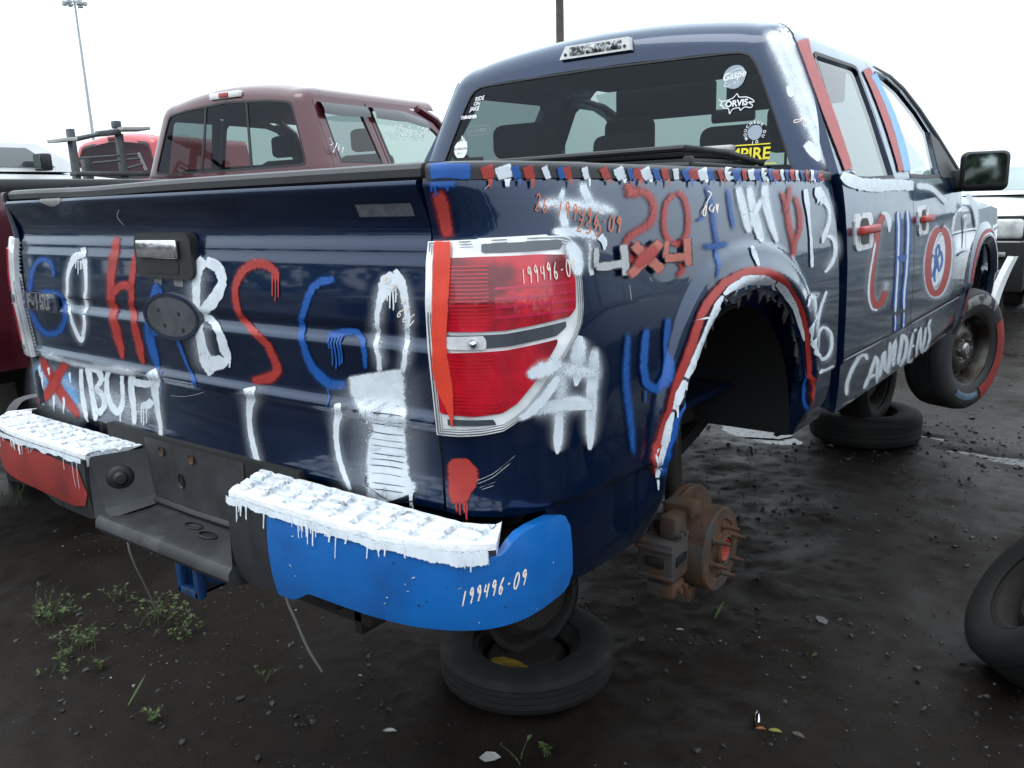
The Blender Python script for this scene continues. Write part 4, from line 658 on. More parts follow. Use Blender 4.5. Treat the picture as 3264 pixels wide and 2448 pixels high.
white_word|door|W|g|2076 728 2233 705 2068 738 2219 722 2081 734 2169 750 2119 724 2022 781 2111 725 1951 782 2071 716 1922 764 2029 700 1892 743 2003 680 1860 721 1989 658 1840 696 1995 635 1846 668 2009 608 1859 640
white_word|door|W|s|2106 723 2201 710 2097 735 2188 726 2098 737 2152 747 2108 734 2032 772 2087 735 1972 772 2044 725 1963 753 2001 709 1919 735 1973 689 1886 713 1959 666 1869 689 1964 642 1875 661 1978 615 1888 634
white_word|door|W|h|2139 719 2167 715 2128 732 2156 729 2117 740 2133 743 2097 745 2086 754 2062 745 2040 754 2015 735 1991 743 1972 718 1947 726 1941 698 1915 705 1927 674 1900 681 1932 649 1906 655 1946 622 1919 628
white_word|door|W|g|2080 628 2274 568 2113 648 2284 596 2144 670 2317 621 2174 706 2349 660 2220 734 2365 681 2405 679 2230 704 2433 639 2248 674 2449 601 2261 640 2543 542 2272 602
white_word|door|W|s|2112 618 2227 582 2145 638 2246 607 2177 660 2281 631 2207 697 2312 669 2247 724 2334 692 2368 684 2262 699 2395 647 2284 668 2410 609 2297 633 2462 560 2315 593
white_word|door|W|h|2146 607 2178 597 2180 627 2210 618 2213 650 2244 642 2243 687 2275 679 2276 713 2302 704 2331 690 2299 694 2355 654 2322 660 2370 618 2336 625 2409 572 2365 582
white_word|door|W|g|2163 667 2266 609 2221 664 2327 605 2281 661 2390 601
white_word|door|W|s|2183 656 2245 621 2242 652 2305 617 2302 649 2367 613
white_word|door|W|h|2205 644 2223 633 2264 640 2283 629 2324 637 2344 626
white_word|door|W|g|2301 620 2528 567 2306 656 2498 611 2310 688 2502 646 2313 716 2501 676 2485 708 2336 711 2526 668 2337 699 2556 631 2365 661 2586 604 2401 627 2426 631 2655 563 2425 650 2630 605 2420 688 2622 649 2410 721 2605 687 2397 755 2588 724
white_word|door|W|s|2338 611 2475 579 2342 647 2458 621 2346 680 2462 654 2348 709 2461 684 2455 708 2365 710 2487 674 2373 693 2517 637 2401 655 2548 609 2437 623 2462 619 2599 579 2464 641 2587 614 2459 681 2581 657 2447 715 2563 694 2434 749 2549 730
white_word|door|W|h|2378 602 2421 592 2382 638 2417 630 2386 671 2421 663 2386 700 2420 693 2423 709 2396 710 2446 681 2412 686 2475 644 2441 649 2508 614 2475 618 2502 607 2541 595 2507 632 2543 624 2500 672 2537 665 2486 708 2521 702 2474 742 2508 737
white_word|door|W|g|2420 626 2655 570 2431 657 2635 609 2444 688 2648 641 2467 725 2667 680 2593 746 2579 704 2702 677 2496 715 2715 632 2503 674 2721 606 2508 650 2748 578 2511 629
white_word|door|W|s|2458 616 2599 583 2470 648 2593 619 2483 679 2606 650 2505 717 2624 689 2591 738 2581 712 2659 685 2535 708 2671 641 2544 666 2677 615 2549 642 2691 591 2552 620
white_word|door|W|h|2501 606 2541 596 2512 638 2549 629 2525 669 2562 660 2545 707 2580 699 2587 729 2585 721 2614 693 2576 700 2625 650 2587 658 2631 625 2593 632 2635 602 2596 611
white_word|door|W|g|2474 669 2650 608 2508 675 2687 613 2543 680 2725 617
white_word|door|W|s|2508 658 2614 620 2542 663 2650 625 2578 668 2688 630
white_word|door|W|h|2544 645 2576 634 2580 650 2612 639 2616 655 2648 644
white_word|door|W|g|2595 620 2858 563 2597 651 2818 603 2598 681 2820 637 2597 721 2812 680 2620 755 2807 700 2847 714 2676 716 2924 669 2702 699 2948 626 2714 671 2957 585 2709 644 2954 554 2678 629 2960 527 2633 616
white_word|door|W|s|2637 611 2797 576 2639 642 2773 613 2641 673 2774 646 2637 713 2767 688 2656 745 2768 711 2812 714 2709 715 2878 675 2744 693 2899 636 2759 663 2892 600 2753 633 2880 573 2719 617 2863 552 2673 604
white_word|door|W|h|2683 601 2734 590 2685 632 2725 623 2686 664 2726 656 2681 705 2719 698 2695 733 2728 723 2775 715 2744 715 2830 681 2790 687 2849 645 2807 654 2842 612 2800 622 2814 591 2764 604 2783 573 2729 588
white_word|door|W|g|2821 596 3076 542 2820 627 2999 589 2825 656 2991 621 2833 679 2999 644 2842 701 3009 667
white_word|door|W|s|2863 587 3001 558 2852 620 2954 599 2857 649 2957 628 2865 672 2965 652 2874 694 2975 674
white_word|door|W|h|2909 577 2949 569 2887 613 2917 606 2891 642 2921 635 2900 665 2929 659 2909 687 2939 681
white_word|door|W|g|2998 700 2839 730 2996 667 2830 699 2995 633 2829 666 3003 589 2823 626 3054 554 2856 582 2902 595 3144 522 2946 601 3218 527
white_word|door|W|s|2965 706 2870 724 2962 674 2862 693 2961 640 2861 660 2958 598 2856 619 3004 562 2892 577 2941 583 3111 534 2987 589 3151 544
white_word|door|W|h|2931 713 2903 718 2927 680 2897 686 2926 647 2896 653 2920 606 2890 612 2964 567 2931 572 2982 569 3025 556 3033 576 3073 564
white_word|door|W|g|2859 666 2974 619 2897 666 3014 619 2936 666 3055 618
white_word|door|W|s|2881 657 2951 629 2920 657 2990 628 2959 657 3031 628
white_word|door|W|h|2905 647 2926 639 2944 647 2966 638 2984 647 3006 638
white_word|door|W|g|2866 737 2971 693 2904 737 3011 693 2943 737 3052 693
white_word|door|W|s|2886 728 2948 702 2925 729 2988 702 2964 729 3028 702
white_word|door|W|h|2908 719 2926 711 2947 719 2966 712 2986 720 3006 712
white_word|door|W|g|2997 582 3283 525 2972 628 3159 592 2969 668 3146 634 2970 708 3145 675 3115 718 3018 706 3180 668 3003 694 3216 620 3036 648 3280 575 3069 608 3111 598 3398 523 3108 618 3330 574 3112 658 3301 623 3105 687 3292 655 3098 715 3279 686
white_word|door|W|s|3042 573 3233 536 3006 622 3113 601 3003 661 3109 641 3003 702 3109 682 3095 715 3037 708 3144 673 3037 689 3179 626 3071 643 3234 582 3104 603 3157 585 3351 536 3145 611 3278 584 3148 651 3262 630 3141 681 3254 662 3132 710 3241 692
white_word|door|W|h|3091 563 3150 552 3043 614 3075 608 3040 654 3071 648 3039 695 3071 689 3075 713 3057 711 3106 679 3074 684 3140 632 3108 637 3186 590 3146 596 3207 571 3253 559 3184 603 3224 595 3187 644 3221 638 3180 674 3214 669 3169 704 3202 698
white_word|door|W|g|3380 706 3201 743 3357 691 3174 728 3348 677 3159 706 3383 654 3198 676 3428 619 3231 651 3449 579 3225 625 3517 535 3204 603 3484 523 3185 598 3437 521 3159 597
white_word|door|W|s|3344 714 3236 736 3318 699 3209 721 3309 683 3195 700 3345 658 3234 671 3388 625 3269 645 3394 590 3263 617 3420 555 3249 593 3433 537 3233 586 3402 533 3205 584
white_word|door|W|h|3305 722 3273 728 3279 706 3246 713 3268 689 3234 694 3306 663 3272 667 3346 632 3310 638 3340 601 3304 608 3352 570 3304 580 3332 560 3285 572 3303 557 3253 570
door_moulding|door|S|h|1761 785 1770 779 1966 781 1976 775 2194 777 2227 766 2448 771 2508 757 2781 758 2798 750
door_moulding|door|S|h|2806 762 2830 754 3059 759 3077 752 3338 757 3357 749 3673 754 3696 746 4102 747 4131 738
white_band|door|W|h|1827 1401 1765 1385 1878 1398 1785 1370 1925 1396 1822 1356 1975 1390 1892 1346 2035 1384 1975 1339 2110 1383 2063 1333 2193 1383 2156 1329 2280 1381 2251 1328 2377 1380 2350 1329 2489 1378 2461 1329 2609 1376 2577 1328 2725 1373 2690 1327 2841 1369 2807 1326
white_band|door|W|g|2812 1379 2792 1310 2955 1385 2913 1305 3127 1384 2997 1302 3262 1364 3056 1301 3354 1340 3138 1294 3472 1320 3206 1274 3573 1302 3271 1253 3603 1287 3342 1244 3614 1272 3411 1240
white_band|door|W|s|2804 1366 2792 1324 2941 1369 2917 1321 3094 1367 3018 1318 3217 1351 3094 1313 3308 1330 3179 1303 3417 1310 3256 1283 3510 1292 3328 1263 3548 1278 3392 1252 3573 1266 3450 1246
white_band|door|W|h|1995 1349 1964 1348 1994 1343 1964 1343 1993 1338 1963 1337
white_band|door|W|h|2202 1346 2169 1346 2202 1341 2168 1340 2201 1335 2167 1334
white_band|door|W|h|2697 1341 2655 1341 2696 1334 2654 1334 2696 1328 2654 1327
white_band|door|W|h|2394 1344 2357 1344 2394 1338 2357 1338 2393 1332 2356 1332
marker_number|door|P|h|1895 1469 1890 1466 1916 1468 1911 1466 1936 1468 1931 1465
marker_number|door|P|h|1904 1451 1912 1454 1898 1453 1906 1455 1893 1455 1903 1456 1899 1458 1903 1456 1909 1459 1904 1456 1916 1458 1908 1455 1921 1456 1912 1455 1915 1453 1909 1454 1912 1453 1903 1452 1915 1453 1909 1451 1922 1453 1918 1450 1932 1453 1928 1450 1943 1453 1939 1450
marker_number|door|P|h|1910 1438 1918 1440 1904 1440 1912 1442 1899 1442 1909 1443 1905 1444 1909 1443 1914 1446 1910 1443 1922 1445 1914 1442 1927 1442 1918 1441 1921 1440 1915 1441 1918 1440 1909 1439 1921 1440 1915 1437 1929 1440 1924 1437 1938 1440 1934 1437 1949 1440 1945 1437
marker_number|door|P|h|1913 1432 1909 1430 1924 1432 1919 1430 1934 1432 1926 1430 1937 1429 1927 1428 1937 1426 1927 1425
marker_number|door|P|h|1914 1427 1909 1425 1935 1427 1930 1424 1956 1426 1951 1423
marker_number|door|P|h|1921 1412 1930 1414 1916 1414 1924 1416 1911 1415 1921 1417 1917 1418 1921 1416 1926 1419 1922 1417 1934 1418 1926 1416 1940 1416 1930 1415 1933 1413 1927 1415 1930 1413 1921 1412 1933 1414 1927 1411 1941 1413 1936 1411 1950 1413 1946 1411 1961 1413 1957 1410
marker_number|door|P|h|1922 1401 1925 1399 1931 1403 1933 1401 1941 1404 1940 1402 1950 1405 1946 1402 1958 1404 1951 1402 1965 1402 1957 1400 1970 1400 1960 1399 1964 1397 1959 1399 1954 1396 1959 1399 1946 1398 1954 1400 1941 1400 1950 1401 1943 1402 1951 1401 1948 1403 1954 1402
red_stripe|door|R|h|2110 1885 1892 1841 2053 1832 1888 1798 2040 1784 1883 1753 2037 1730 1875 1701 2034 1675 1867 1648 2024 1624 1862 1600 2013 1575 1859 1554 2000 1523 1856 1505 1988 1475 1854 1461 1974 1439 1851 1427 1960 1408 1847 1398
red_stripe|door|R|h|2861 1853 2679 1819 2863 1820 2688 1788 2871 1781 2694 1752 2873 1729 2694 1701 2869 1671 2688 1646 2858 1613 2675 1592 2843 1559 2659 1540 2828 1512 2641 1496 2808 1470 2622 1457 2777 1435 2602 1426 2742 1404 2579 1397
blue_stripe|door|V|h|2935 1837 2783 1808 2941 1801 2807 1777 2949 1764 2826 1743 2961 1721 2831 1701 2970 1675 2828 1656 2967 1627 2816 1610 2954 1579 2796 1563 2930 1529 2766 1515 2898 1482 2734 1471 2861 1441 2706 1433 2822 1404 2680 1397
white_smear|door|W|g|4137 1317 3902 1294 4303 1302 3912 1269 4461 1277 3934 1245 4569 1235 4016 1216 4625 1182 4125 1183 4599 1124 4226 1136 4541 1070 4332 1079
white_smear|door|W|s|4088 1312 3947 1299 4221 1295 3985 1275 4352 1270 4032 1251 4458 1231 4122 1220 4526 1182 4222 1183 4525 1127 4300 1134 4500 1072 4374 1077
white_smear|door|W|g|4018 1195 3890 1198 4057 1141 3912 1146 4085 1086 3932 1093 4078 1032 3948 1041 4060 980 3963 987
white_smear|door|W|s|3992 1195 3915 1197 4027 1142 3940 1145 4054 1087 3962 1092 4052 1034 3974 1039 4040 981 3982 986
white_smear|door|W|g|3732 995 3832 964 3813 1004 3947 961 3924 1010 4056 960 4077 1004 4168 962 4239 994 4297 966
white_smear|door|W|s|3752 989 3811 970 3839 996 3920 970 3948 1000 4028 970 4095 996 4149 971 4251 989 4286 972
white_spray|cab|W|s|1447 1904 1225 1889 1787 1878 1154 1838 2001 1840 1129 1788 2045 1799 1140 1737 2074 1749 1161 1688 2088 1698 1170 1641 2094 1650 1183 1592 2102 1600 1212 1541 2106 1550 1247 1496 2104 1509 1276 1459 2084 1474 1322 1430 2029 1444 1423 1412 1828 1414 1558 1401
white_spray|cab|W|s|2170 1970 1379 1885 2026 1880 1341 1836 2063 1840 1339 1790 2099 1794 1345 1740 2121 1746 1358 1691 2138 1706 1373 1650 2147 1665 1392 1612 2151 1617 1418 1570 2140 1566 1442 1531 2103 1518 1451 1497 2058 1476 1453 1461
white_spray|cab|W|h|1405 1697 1356 1695 1426 1684 1332 1680 1442 1674 1319 1666 1440 1667 1336 1657 1434 1660 1363 1652
white_spray|cab|W|h|1399 1514 1275 1494 1486 1499 1305 1473 1561 1482 1336 1456 1555 1461 1380 1446 1516 1442 1435 1435
signature|cab|P|h|1469 1606 1455 1604 1490 1600 1474 1598 1495 1593 1480 1594 1454 1586 1447 1588 1400 1580 1399 1583 1346 1578 1348 1581 1306 1577 1304 1580 1289 1574 1278 1575 1287 1572 1279 1569 1316 1572 1315 1569 1363 1575 1367 1572 1415 1582 1422 1579 1476 1590 1483 1588
signature|cab|P|h|1492 1570 1494 1573 1451 1569 1451 1572 1425 1568 1414 1569 1415 1561 1400 1560 1421 1557 1415 1554 1464 1561 1469 1558 1530 1568 1536 1566
signature|cab|P|h|1560 1576 1541 1575 1559 1569 1541 1569 1559 1563 1540 1562
pen_number|bump|P|h|620 704 616 705 615 688 611 688 610 671 607 672
pen_number|bump|P|h|633 703 637 703 632 706 636 707 634 707 632 710 632 705 629 706 630 700 626 701 630 697 626 696 628 695 630 693 630 700 633 698 634 704 636 702 636 700 633 700 634 693 631 694 632 686 628 686 629 677 625 678
pen_number|bump|P|h|650 707 654 708 649 711 653 711 651 711 650 714 649 709 646 710 647 705 643 706 647 701 643 701 645 700 647 697 647 704 651 703 651 709 653 706 653 704 650 705 652 698 648 699 649 690 645 691 646 682 642 682
pen_number|bump|P|h|666 714 663 715 663 706 660 707 662 701 658 700 662 702 664 699 666 703 668 701
pen_number|bump|P|h|674 717 670 718 669 702 665 702 665 686 661 687
pen_number|bump|P|h|686 715 690 715 685 718 689 718 687 719 685 721 685 716 681 718 682 712 679 713 682 709 678 709 680 708 682 705 683 711 686 710 687 716 689 713 689 711 685 712 687 705 683 706 685 698 681 699 681 689 678 690
pen_number|bump|P|h|710 723 706 724 705 715 701 717 700 708 697 710 698 703 694 704 697 698 693 699 697 695 693 694 696 694 698 691 698 696 701 695 700 701 704 700 700 704 704 704 701 705 701 708 700 704 697 706 698 701 694 702
pen_number|bump|P|h|715 710 717 707 719 711 721 708 722 712 724 709
pen_number|bump|P|h|747 726 743 728 743 721 739 723 739 716 735 717 736 708 732 709 735 701 731 702 736 698 732 697 735 699 738 696 738 702 742 700 742 707 746 706 744 714 749 713 746 720 750 720 745 724 749 724 743 727 748 727
pen_number|bump|P|h|766 722 770 722 765 726 770 726 767 726 765 729 765 724 761 726 762 720 757 722 761 717 757 717 759 716 761 713 762 719 766 717 767 723 769 720 770 718 765 720 767 712 763 714 764 705 760 707 760 698 756 699
scratch|bed|S|h|173 862 174 861 230 870 231 869 287 880 288 879 348 895 349 895 410 912 412 911
scratch|bed|S|h|178 856 179 855 226 863 227 862 274 871 275 870 326 884 328 883 380 898 382 897
scratch|bed|S|h|189 849 190 848 243 856 244 856 296 863 297 862
scratch|bed|S|h|200 845 201 845 242 851 243 850 283 856 284 855
scratch|bed|S|h|370 1370 373 1369 391 1374 393 1373 411 1379 414 1377
scratch|bed|S|h|1062 1184 1060 1184 1062 1166 1060 1166 1063 1148 1060 1149
scratch|bed|S|h|1145 1188 1142 1187 1150 1183 1148 1183 1156 1179 1153 1178
scratch|tg|S|h|-75 914 -75 913 -36 916 -36 915 4 921 4 920 48 931 48 930 93 944 93 943
scratch|tg|S|h|-181 1319 -179 1319 -191 1331 -188 1332 -195 1343 -192 1343 -181 1353 -179 1352 -162 1362 -161 1361
decal_lettering|bed|K|h|965 1263 920 1264 956 1241 911 1243 948 1219 903 1222
decal_lettering|bed|K|h|920 1236 919 1215 960 1235 960 1214 995 1235 995 1213 1024 1234 1026 1213 1057 1234 1059 1214
decal_lettering|bed|K|h|1078 1261 1036 1262 1076 1243 1033 1244 1075 1226 1032 1227 1074 1211 1032 1213 1074 1197 1031 1199
decal_lettering|bed|S|h|959 1263 927 1264 950 1241 917 1243 942 1220 909 1221
decal_lettering|bed|S|h|920 1234 919 1217 960 1233 960 1216 995 1232 995 1215 1024 1232 1026 1216 1057 1232 1059 1216
decal_lettering|bed|S|h|1073 1261 1040 1262 1071 1243 1038 1244 1070 1226 1037 1227 1070 1211 1036 1212 1069 1197 1035 1198
decal_lettering|bed|K|h|1113 1268 1070 1251 1138 1252 1096 1236 1165 1235 1124 1220 1196 1219 1154 1202 1231 1202 1186 1184
decal_lettering|bed|K|h|1235 1249 1196 1268 1197 1232 1159 1251 1158 1216 1122 1236 1113 1201 1083 1220 1069 1186 1042 1205
decal_lettering|bed|K|h|1261 1256 1225 1260 1249 1235 1213 1240 1239 1214 1203 1219
decal_lettering|bed|K|h|1215 1231 1214 1209 1245 1230 1245 1207 1276 1229 1277 1206 1308 1228 1311 1206 1342 1228 1345 1206
decal_lettering|bed|K|h|1363 1257 1311 1259 1359 1241 1307 1244 1357 1225 1305 1228 1355 1208 1304 1211 1353 1191 1303 1194
decal_lettering|bed|T|h|1110 1266 1073 1253 1134 1250 1099 1237 1161 1234 1128 1221 1193 1217 1158 1204 1227 1200 1189 1186
decal_lettering|bed|T|h|1232 1250 1200 1266 1193 1234 1162 1250 1154 1218 1125 1234 1110 1202 1085 1218 1067 1188 1045 1203
decal_lettering|bed|T|h|1256 1257 1230 1260 1244 1236 1218 1239 1234 1215 1208 1218
decal_lettering|bed|T|h|1215 1228 1214 1211 1245 1227 1245 1210 1276 1226 1277 1209 1309 1226 1310 1208 1342 1225 1344 1208
decal_lettering|bed|T|h|1357 1257 1316 1259 1353 1241 1313 1243 1351 1225 1310 1227 1349 1209 1309 1211 1347 1192 1309 1194
decal_lettering|bed|R|s|1072 1221 1094 1204 1089 1235 1130 1205 1109 1247 1165 1209 1138 1254 1191 1221 1173 1260 1214 1236
red_paint_stripe|lamp|F|h|135 1287 30 1287 141 1270 31 1270 145 1251 33 1252 140 1228 33 1228 133 1203 34 1204 127 1179 32 1179 117 1155 26 1154 109 1132 22 1131 104 1111 19 1108 105 1091 14 1086 108 1072 11 1064 112 1054 16 1044 115 1037 25 1027 113 1023 38 1014 108 1010 53 1004 103 996 65 993 98 984 75 982 94 973 80 972 91 962 83 962
white_overspray|lamp|W|s|785 1282 726 1274 828 1274 719 1259 864 1262 712 1248 872 1248 716 1242 864 1235 728 1234 848 1222 745 1223 827 1209 764 1210
white_overspray|lamp|W|s|469 1061 478 1048 498 1073 522 1040 527 1083 563 1035 556 1087 599 1035 581 1087 637 1040 613 1087 670 1049 652 1087 696 1059
white_overspray|lamp|W|s|406 982 425 970 438 993 473 973 469 1004 525 979 510 1017 578 993 555 1031 625 1011 595 1045 659 1029 636 1059 687 1047
pen_number|lamp|P|h|511 1237 504 1237 511 1223 505 1223 511 1208 505 1208
pen_number|lamp|P|h|542 1233 548 1233 539 1236 545 1237 539 1238 537 1239 538 1236 531 1236 536 1232 529 1232 537 1228 531 1227 536 1226 540 1225 539 1230 545 1229 544 1234 546 1232 549 1230 543 1230 550 1224 543 1224 549 1217 543 1217 548 1209 542 1209
pen_number|lamp|P|h|576 1234 582 1234 572 1237 578 1238 573 1239 571 1241 571 1237 565 1237 569 1233 563 1233 571 1229 565 1229 569 1227 573 1226 572 1231 578 1230 577 1235 580 1233 583 1231 577 1231 583 1225 577 1225 582 1218 576 1218 581 1210 575 1211
pen_number|lamp|P|h|603 1239 597 1239 602 1232 596 1232 603 1226 597 1226 605 1226 606 1224 612 1227 615 1225
pen_number|lamp|P|h|616 1241 610 1241 617 1226 610 1226 617 1212 611 1212
pen_number|lamp|P|h|643 1236 649 1236 640 1239 646 1240 640 1241 639 1243 639 1239 633 1239 637 1235 630 1235 638 1231 632 1231 637 1229 640 1228 639 1233 646 1232 645 1237 647 1235 650 1233 644 1233 650 1227 644 1227 649 1220 643 1220 648 1212 642 1212
pen_number|lamp|P|h|683 1243 677 1243 677 1236 671 1236 673 1229 667 1230 672 1224 665 1224 672 1219 666 1219 675 1215 669 1215 675 1214 677 1212 677 1216 683 1215 679 1220 686 1220 677 1224 683 1224 675 1226 678 1227 676 1225 670 1225 673 1222 667 1222
pen_number|lamp|P|h|702 1228 704 1226 708 1229 710 1227 714 1230 717 1228
pen_number|lamp|P|h|747 1244 741 1245 742 1239 736 1240 738 1234 732 1234 738 1226 732 1226 741 1219 734 1219 744 1216 739 1215 744 1215 748 1214 747 1218 753 1218 750 1224 756 1224 750 1231 757 1231 749 1237 755 1238 745 1241 752 1242 741 1244 747 1245
pen_number|lamp|P|h|780 1239 787 1240 777 1243 784 1244 778 1245 777 1247 776 1243 770 1243 774 1239 767 1239 775 1235 769 1234 774 1233 777 1231 777 1236 783 1236 782 1241 785 1239 788 1237 781 1237 787 1231 781 1231 786 1223 780 1224 785 1215 778 1216
'''
# ------------------------------------------------------------------ ground, puddles
def axis_pts(a, b, step, far, grow=1.22):
    mid = list(np.arange(a, b + 1e-6, step)); lo, hi = [], []; d = step
    while (lo[-1] if lo else a) > -far: d *= grow; lo.append((lo[-1] if lo else a) - d)
    d = step
    while (hi[-1] if hi else b) < far: d *= grow; hi.append((hi[-1] if hi else b) + d)
    return np.array(lo[::-1] + mid + hi)
DIPS = [(-.38, 4.76, .30, .26, .08), (-.16, 4.52, .24, .14, .07), (.80, 8.6, .7, .16, .07), (.72, 5.04, .12, .05, .05), (.96, 4.82, .16, .05, .05), (1.28, 4.80, .20, .10, .06)]
_H = {}
def octave(X, Y, sc, seed):
    r = np.random.RandomState(seed); T_ = r.rand(64, 64); x = X * sc + 7.3 * seed; y = Y * sc + 3.1 * seed; xi = np.floor(x).astype(int); yi = np.floor(y).astype(int); fx = x - xi; fy = y - yi; fx = fx * fx * (3 - 2 * fx); fy = fy * fy * (3 - 2 * fy)
    g = lambda a, b: T_[a % 64, b % 64]; return (g(xi, yi) * (1 - fx) + g(xi + 1, yi) * fx) * (1 - fy) + (g(xi, yi + 1) * (1 - fx) + g(xi + 1, yi + 1) * fx) * fy - .5
def ground_z(X, Y):
    X = np.asarray(X, float); Y = np.asarray(Y, float); near = np.exp(-((X / 14) ** 2 + ((Y - 3) / 16) ** 2))
    z = .035 * octave(X, Y, .9, 1) + .022 * octave(X, Y, 2.3, 2) + .014 * octave(X, Y, 5.5, 3) + .010 * octave(X, Y, 12, 4) + .010 * octave(X, Y, 25, 5)
    rut = .022 * (np.exp(-((X - 1.75 - .1 * np.sin(Y * .7)) / .10) ** 2) + np.exp(-((X - 2.9 - .08 * np.sin(Y)) / .12) ** 2)); z = z - rut
    for cx, cy, a, b, d in DIPS: z = z - d * np.exp(-(((X - cx) / a) ** 2 + ((Y - cy) / b) ** 2))
    return z * (.25 + .75 * near)
gx = axis_pts(-3.2, 3.2, .03, 900); gy = axis_pts(-.6, 7.5, .03, 900); GX, GY = np.meshgrid(gx, gy, indexing='ij'); GZ = ground_z(GX, GY); nY = len(gy)
gv = np.stack([GX, GY, GZ], -1).reshape(-1, 3); gi = np.arange(len(gx) * nY).reshape(len(gx), nY); gf = np.stack([gi[:-1, :-1], gi[1:, :-1], gi[1:, 1:], gi[:-1, 1:]], -1).reshape(-1, 4)
def soil():
    m = bpy.data.materials.new('wet_black_dirt'); m.use_nodes = True; N = m.node_tree.nodes; L = m.node_tree.links; b = N['Principled BSDF']; tc = N.new('ShaderNodeTexCoord')
    def ns(sc, det, rough=.6): n = N.new('ShaderNodeTexNoise'); n.inputs['Scale'].default_value = sc; n.inputs['Detail'].default_value = det; n.inputs['Roughness'].default_value = rough; L.new(tc.outputs['Object'], n.inputs['Vector']); return n
    def ramp(src, a, b_, c0, c1): r = N.new('ShaderNodeMapRange'); r.inputs[1].default_value = a; r.inputs[2].default_value = b_; r.inputs[3].default_value = c0; r.inputs[4].default_value = c1; L.new(src, r.inputs[0]); return r.outputs[0]
    big, med, fine, grit = ns(.7, 4), ns(5, 8), ns(60, 8, .7), ns(300, 4)
    mix = N.new('ShaderNodeMix'); mix.data_type = 'RGBA'; mix.inputs[6].default_value = (.0050, .0036, .0027, 1); mix.inputs[7].default_value = (.0120, .0086, .0066, 1); L.new(ramp(med.outputs[0], .35, .7, 0, 1), mix.inputs[0])
    m2 = N.new('ShaderNodeMix'); m2.data_type = 'RGBA'; L.new(ramp(fine.outputs[0], .62, .75, 0, .7), m2.inputs[0]); L.new(mix.outputs[2], m2.inputs[6]); m2.inputs[7].default_value = (.020, .0162, .0138, 1)
    L.new(m2.outputs[2], b.inputs['Base Color'])
    mul = N.new('ShaderNodeMath'); mul.operation = 'MULTIPLY'; L.new(ramp(big.outputs[0], .38, .60, .42, 1.), mul.inputs[0]); L.new(ramp(med.outputs[0], .3, .7, .5, .95), mul.inputs[1]); L.new(mul.outputs[0], b.inputs['Roughness'])
    b.inputs['Specular IOR Level'].default_value = .21; b.inputs['Specular Tint'].default_value = (1, .86, .74, 1)
    bp = N.new('ShaderNodeBump'); bp.inputs['Distance'].default_value = .0028; L.new(fine.outputs[0], bp.inputs['Height']); bp2 = N.new('ShaderNodeBump'); bp2.inputs['Distance'].default_value = .0035; L.new(grit.outputs[0], bp2.inputs['Height']); L.new(bp.outputs[0], bp2.inputs['Normal']); L.new(bp2.outputs[0], b.inputs['Normal'])
    return m
tag(mk('ground', (gv, gf), soil(), sharp=180), kind='structure')
water = mat('puddle_water', (.010, .009, .008), rough=.03, spec=.6, bump=.010, bscale=20)
for i, (cx, cy, a, b, d) in enumerate(DIPS):
    zz_ = float(ground_z(np.array(cx), np.array(cy))) + d * .45
    V_ = [(cx, cy, zz_ + i * 3e-4)] + [(cx + a * (1.05 + .3 * mnoise.noise(Vector((math.cos(t) * 2, math.sin(t) * 2, i * 3.)))) * math.cos(t), cy + b * (1.05 + .3 * mnoise.noise(Vector((math.cos(t) * 2, math.sin(t) * 2, i * 3. + 9)))) * math.sin(t), zz_ + i * 3e-4) for t in np.linspace(0, 2 * PI, 33)[:-1]]
    tag(mk('puddle', (V_, [(0, 1 + k, 1 + (k + 1) % 32) for k in range(32)]), water), kind='structure')
def gz(x, y): return float(ground_z(np.array(x), np.array(y)))
# ================================================================== the painted pickup
T = thing('pickup_truck', 'dark navy pickup covered in red, white and blue spray paint, raised on wheel stands', 'pickup truck', (0, 0, LIFT))
random.seed(11); nrnd = np.random.RandomState(5)
def loft(rings, closed=True, caps=True):
    V, F = [], []; n = len(rings[0])
    for r in rings: V += [tuple(p) for p in r]
    for i in range(len(rings) - 1):
        for k in range(n if closed else n - 1): F.append((i * n + k, i * n + (k + 1) % n, (i + 1) * n + (k + 1) % n, (i + 1) * n + k))
    if caps and closed: F.append(tuple(range(n))[::-1]); F.append(tuple((len(rings) - 1) * n + k for k in range(n)))
    return V, F
# ---- tailgate
KZ = [.79, .80, .945, .957, .962, .978, 1.084, 1.092, 1.108, 1.122, 1.131, 1.235, 1.247, 1.257, 1.279, 1.287, 1.30, 1.32, 1.345, 1.368, 1.378, 1.386]
tailgate = mk('tailgate', patch(S_tailgate, rng(-.790, .790, .02), rng(.784, 1.390, .012, KZ), rim=.03), M['navy'], T, sharp=50)
def bowy(x): return .018 * (x / .8) ** 2 - .012 + .012 * math.exp(-((x + .48) / .12) ** 2)
mk('tailgate_inner_panel', box(-.785, .785, .03, .06, .79, 1.40, .008), M['navy'], T)
cap = [(-.020, 1.3905), (-.0265, 1.396), (-.027, 1.409), (-.022, 1.417), (-.010, 1.4205), (.05, 1.4215), (.066, 1.416), (.066, 1.3905)]
mk('tailgate_cap', loft([[(x, a + bowy(x) + .012, z - .004 * math.exp(-((x + .3) / .25) ** 2)) for a, z in cap] for x in [-.793, -.788] + list(np.linspace(-.78, .78, 40)) + [.788, .793]]), M['capplastic'], tailgate, sharp=30)
SP = lambda y: (lambda u, v: np.stack([np.asarray(u, float) + 0 * np.asarray(v), y + 0 * np.asarray(u, float) + 0 * np.asarray(v), np.asarray(v, float) + 0 * np.asarray(u)], -1))
b = mk('handle_bezel', patch(SP(-.030), rng(-.12, .12, .006), rng(1.19, 1.31, .006), rrect(-.117, .113, 1.200, 1.303, .022), rim=.022), M['trim'], tailgate)
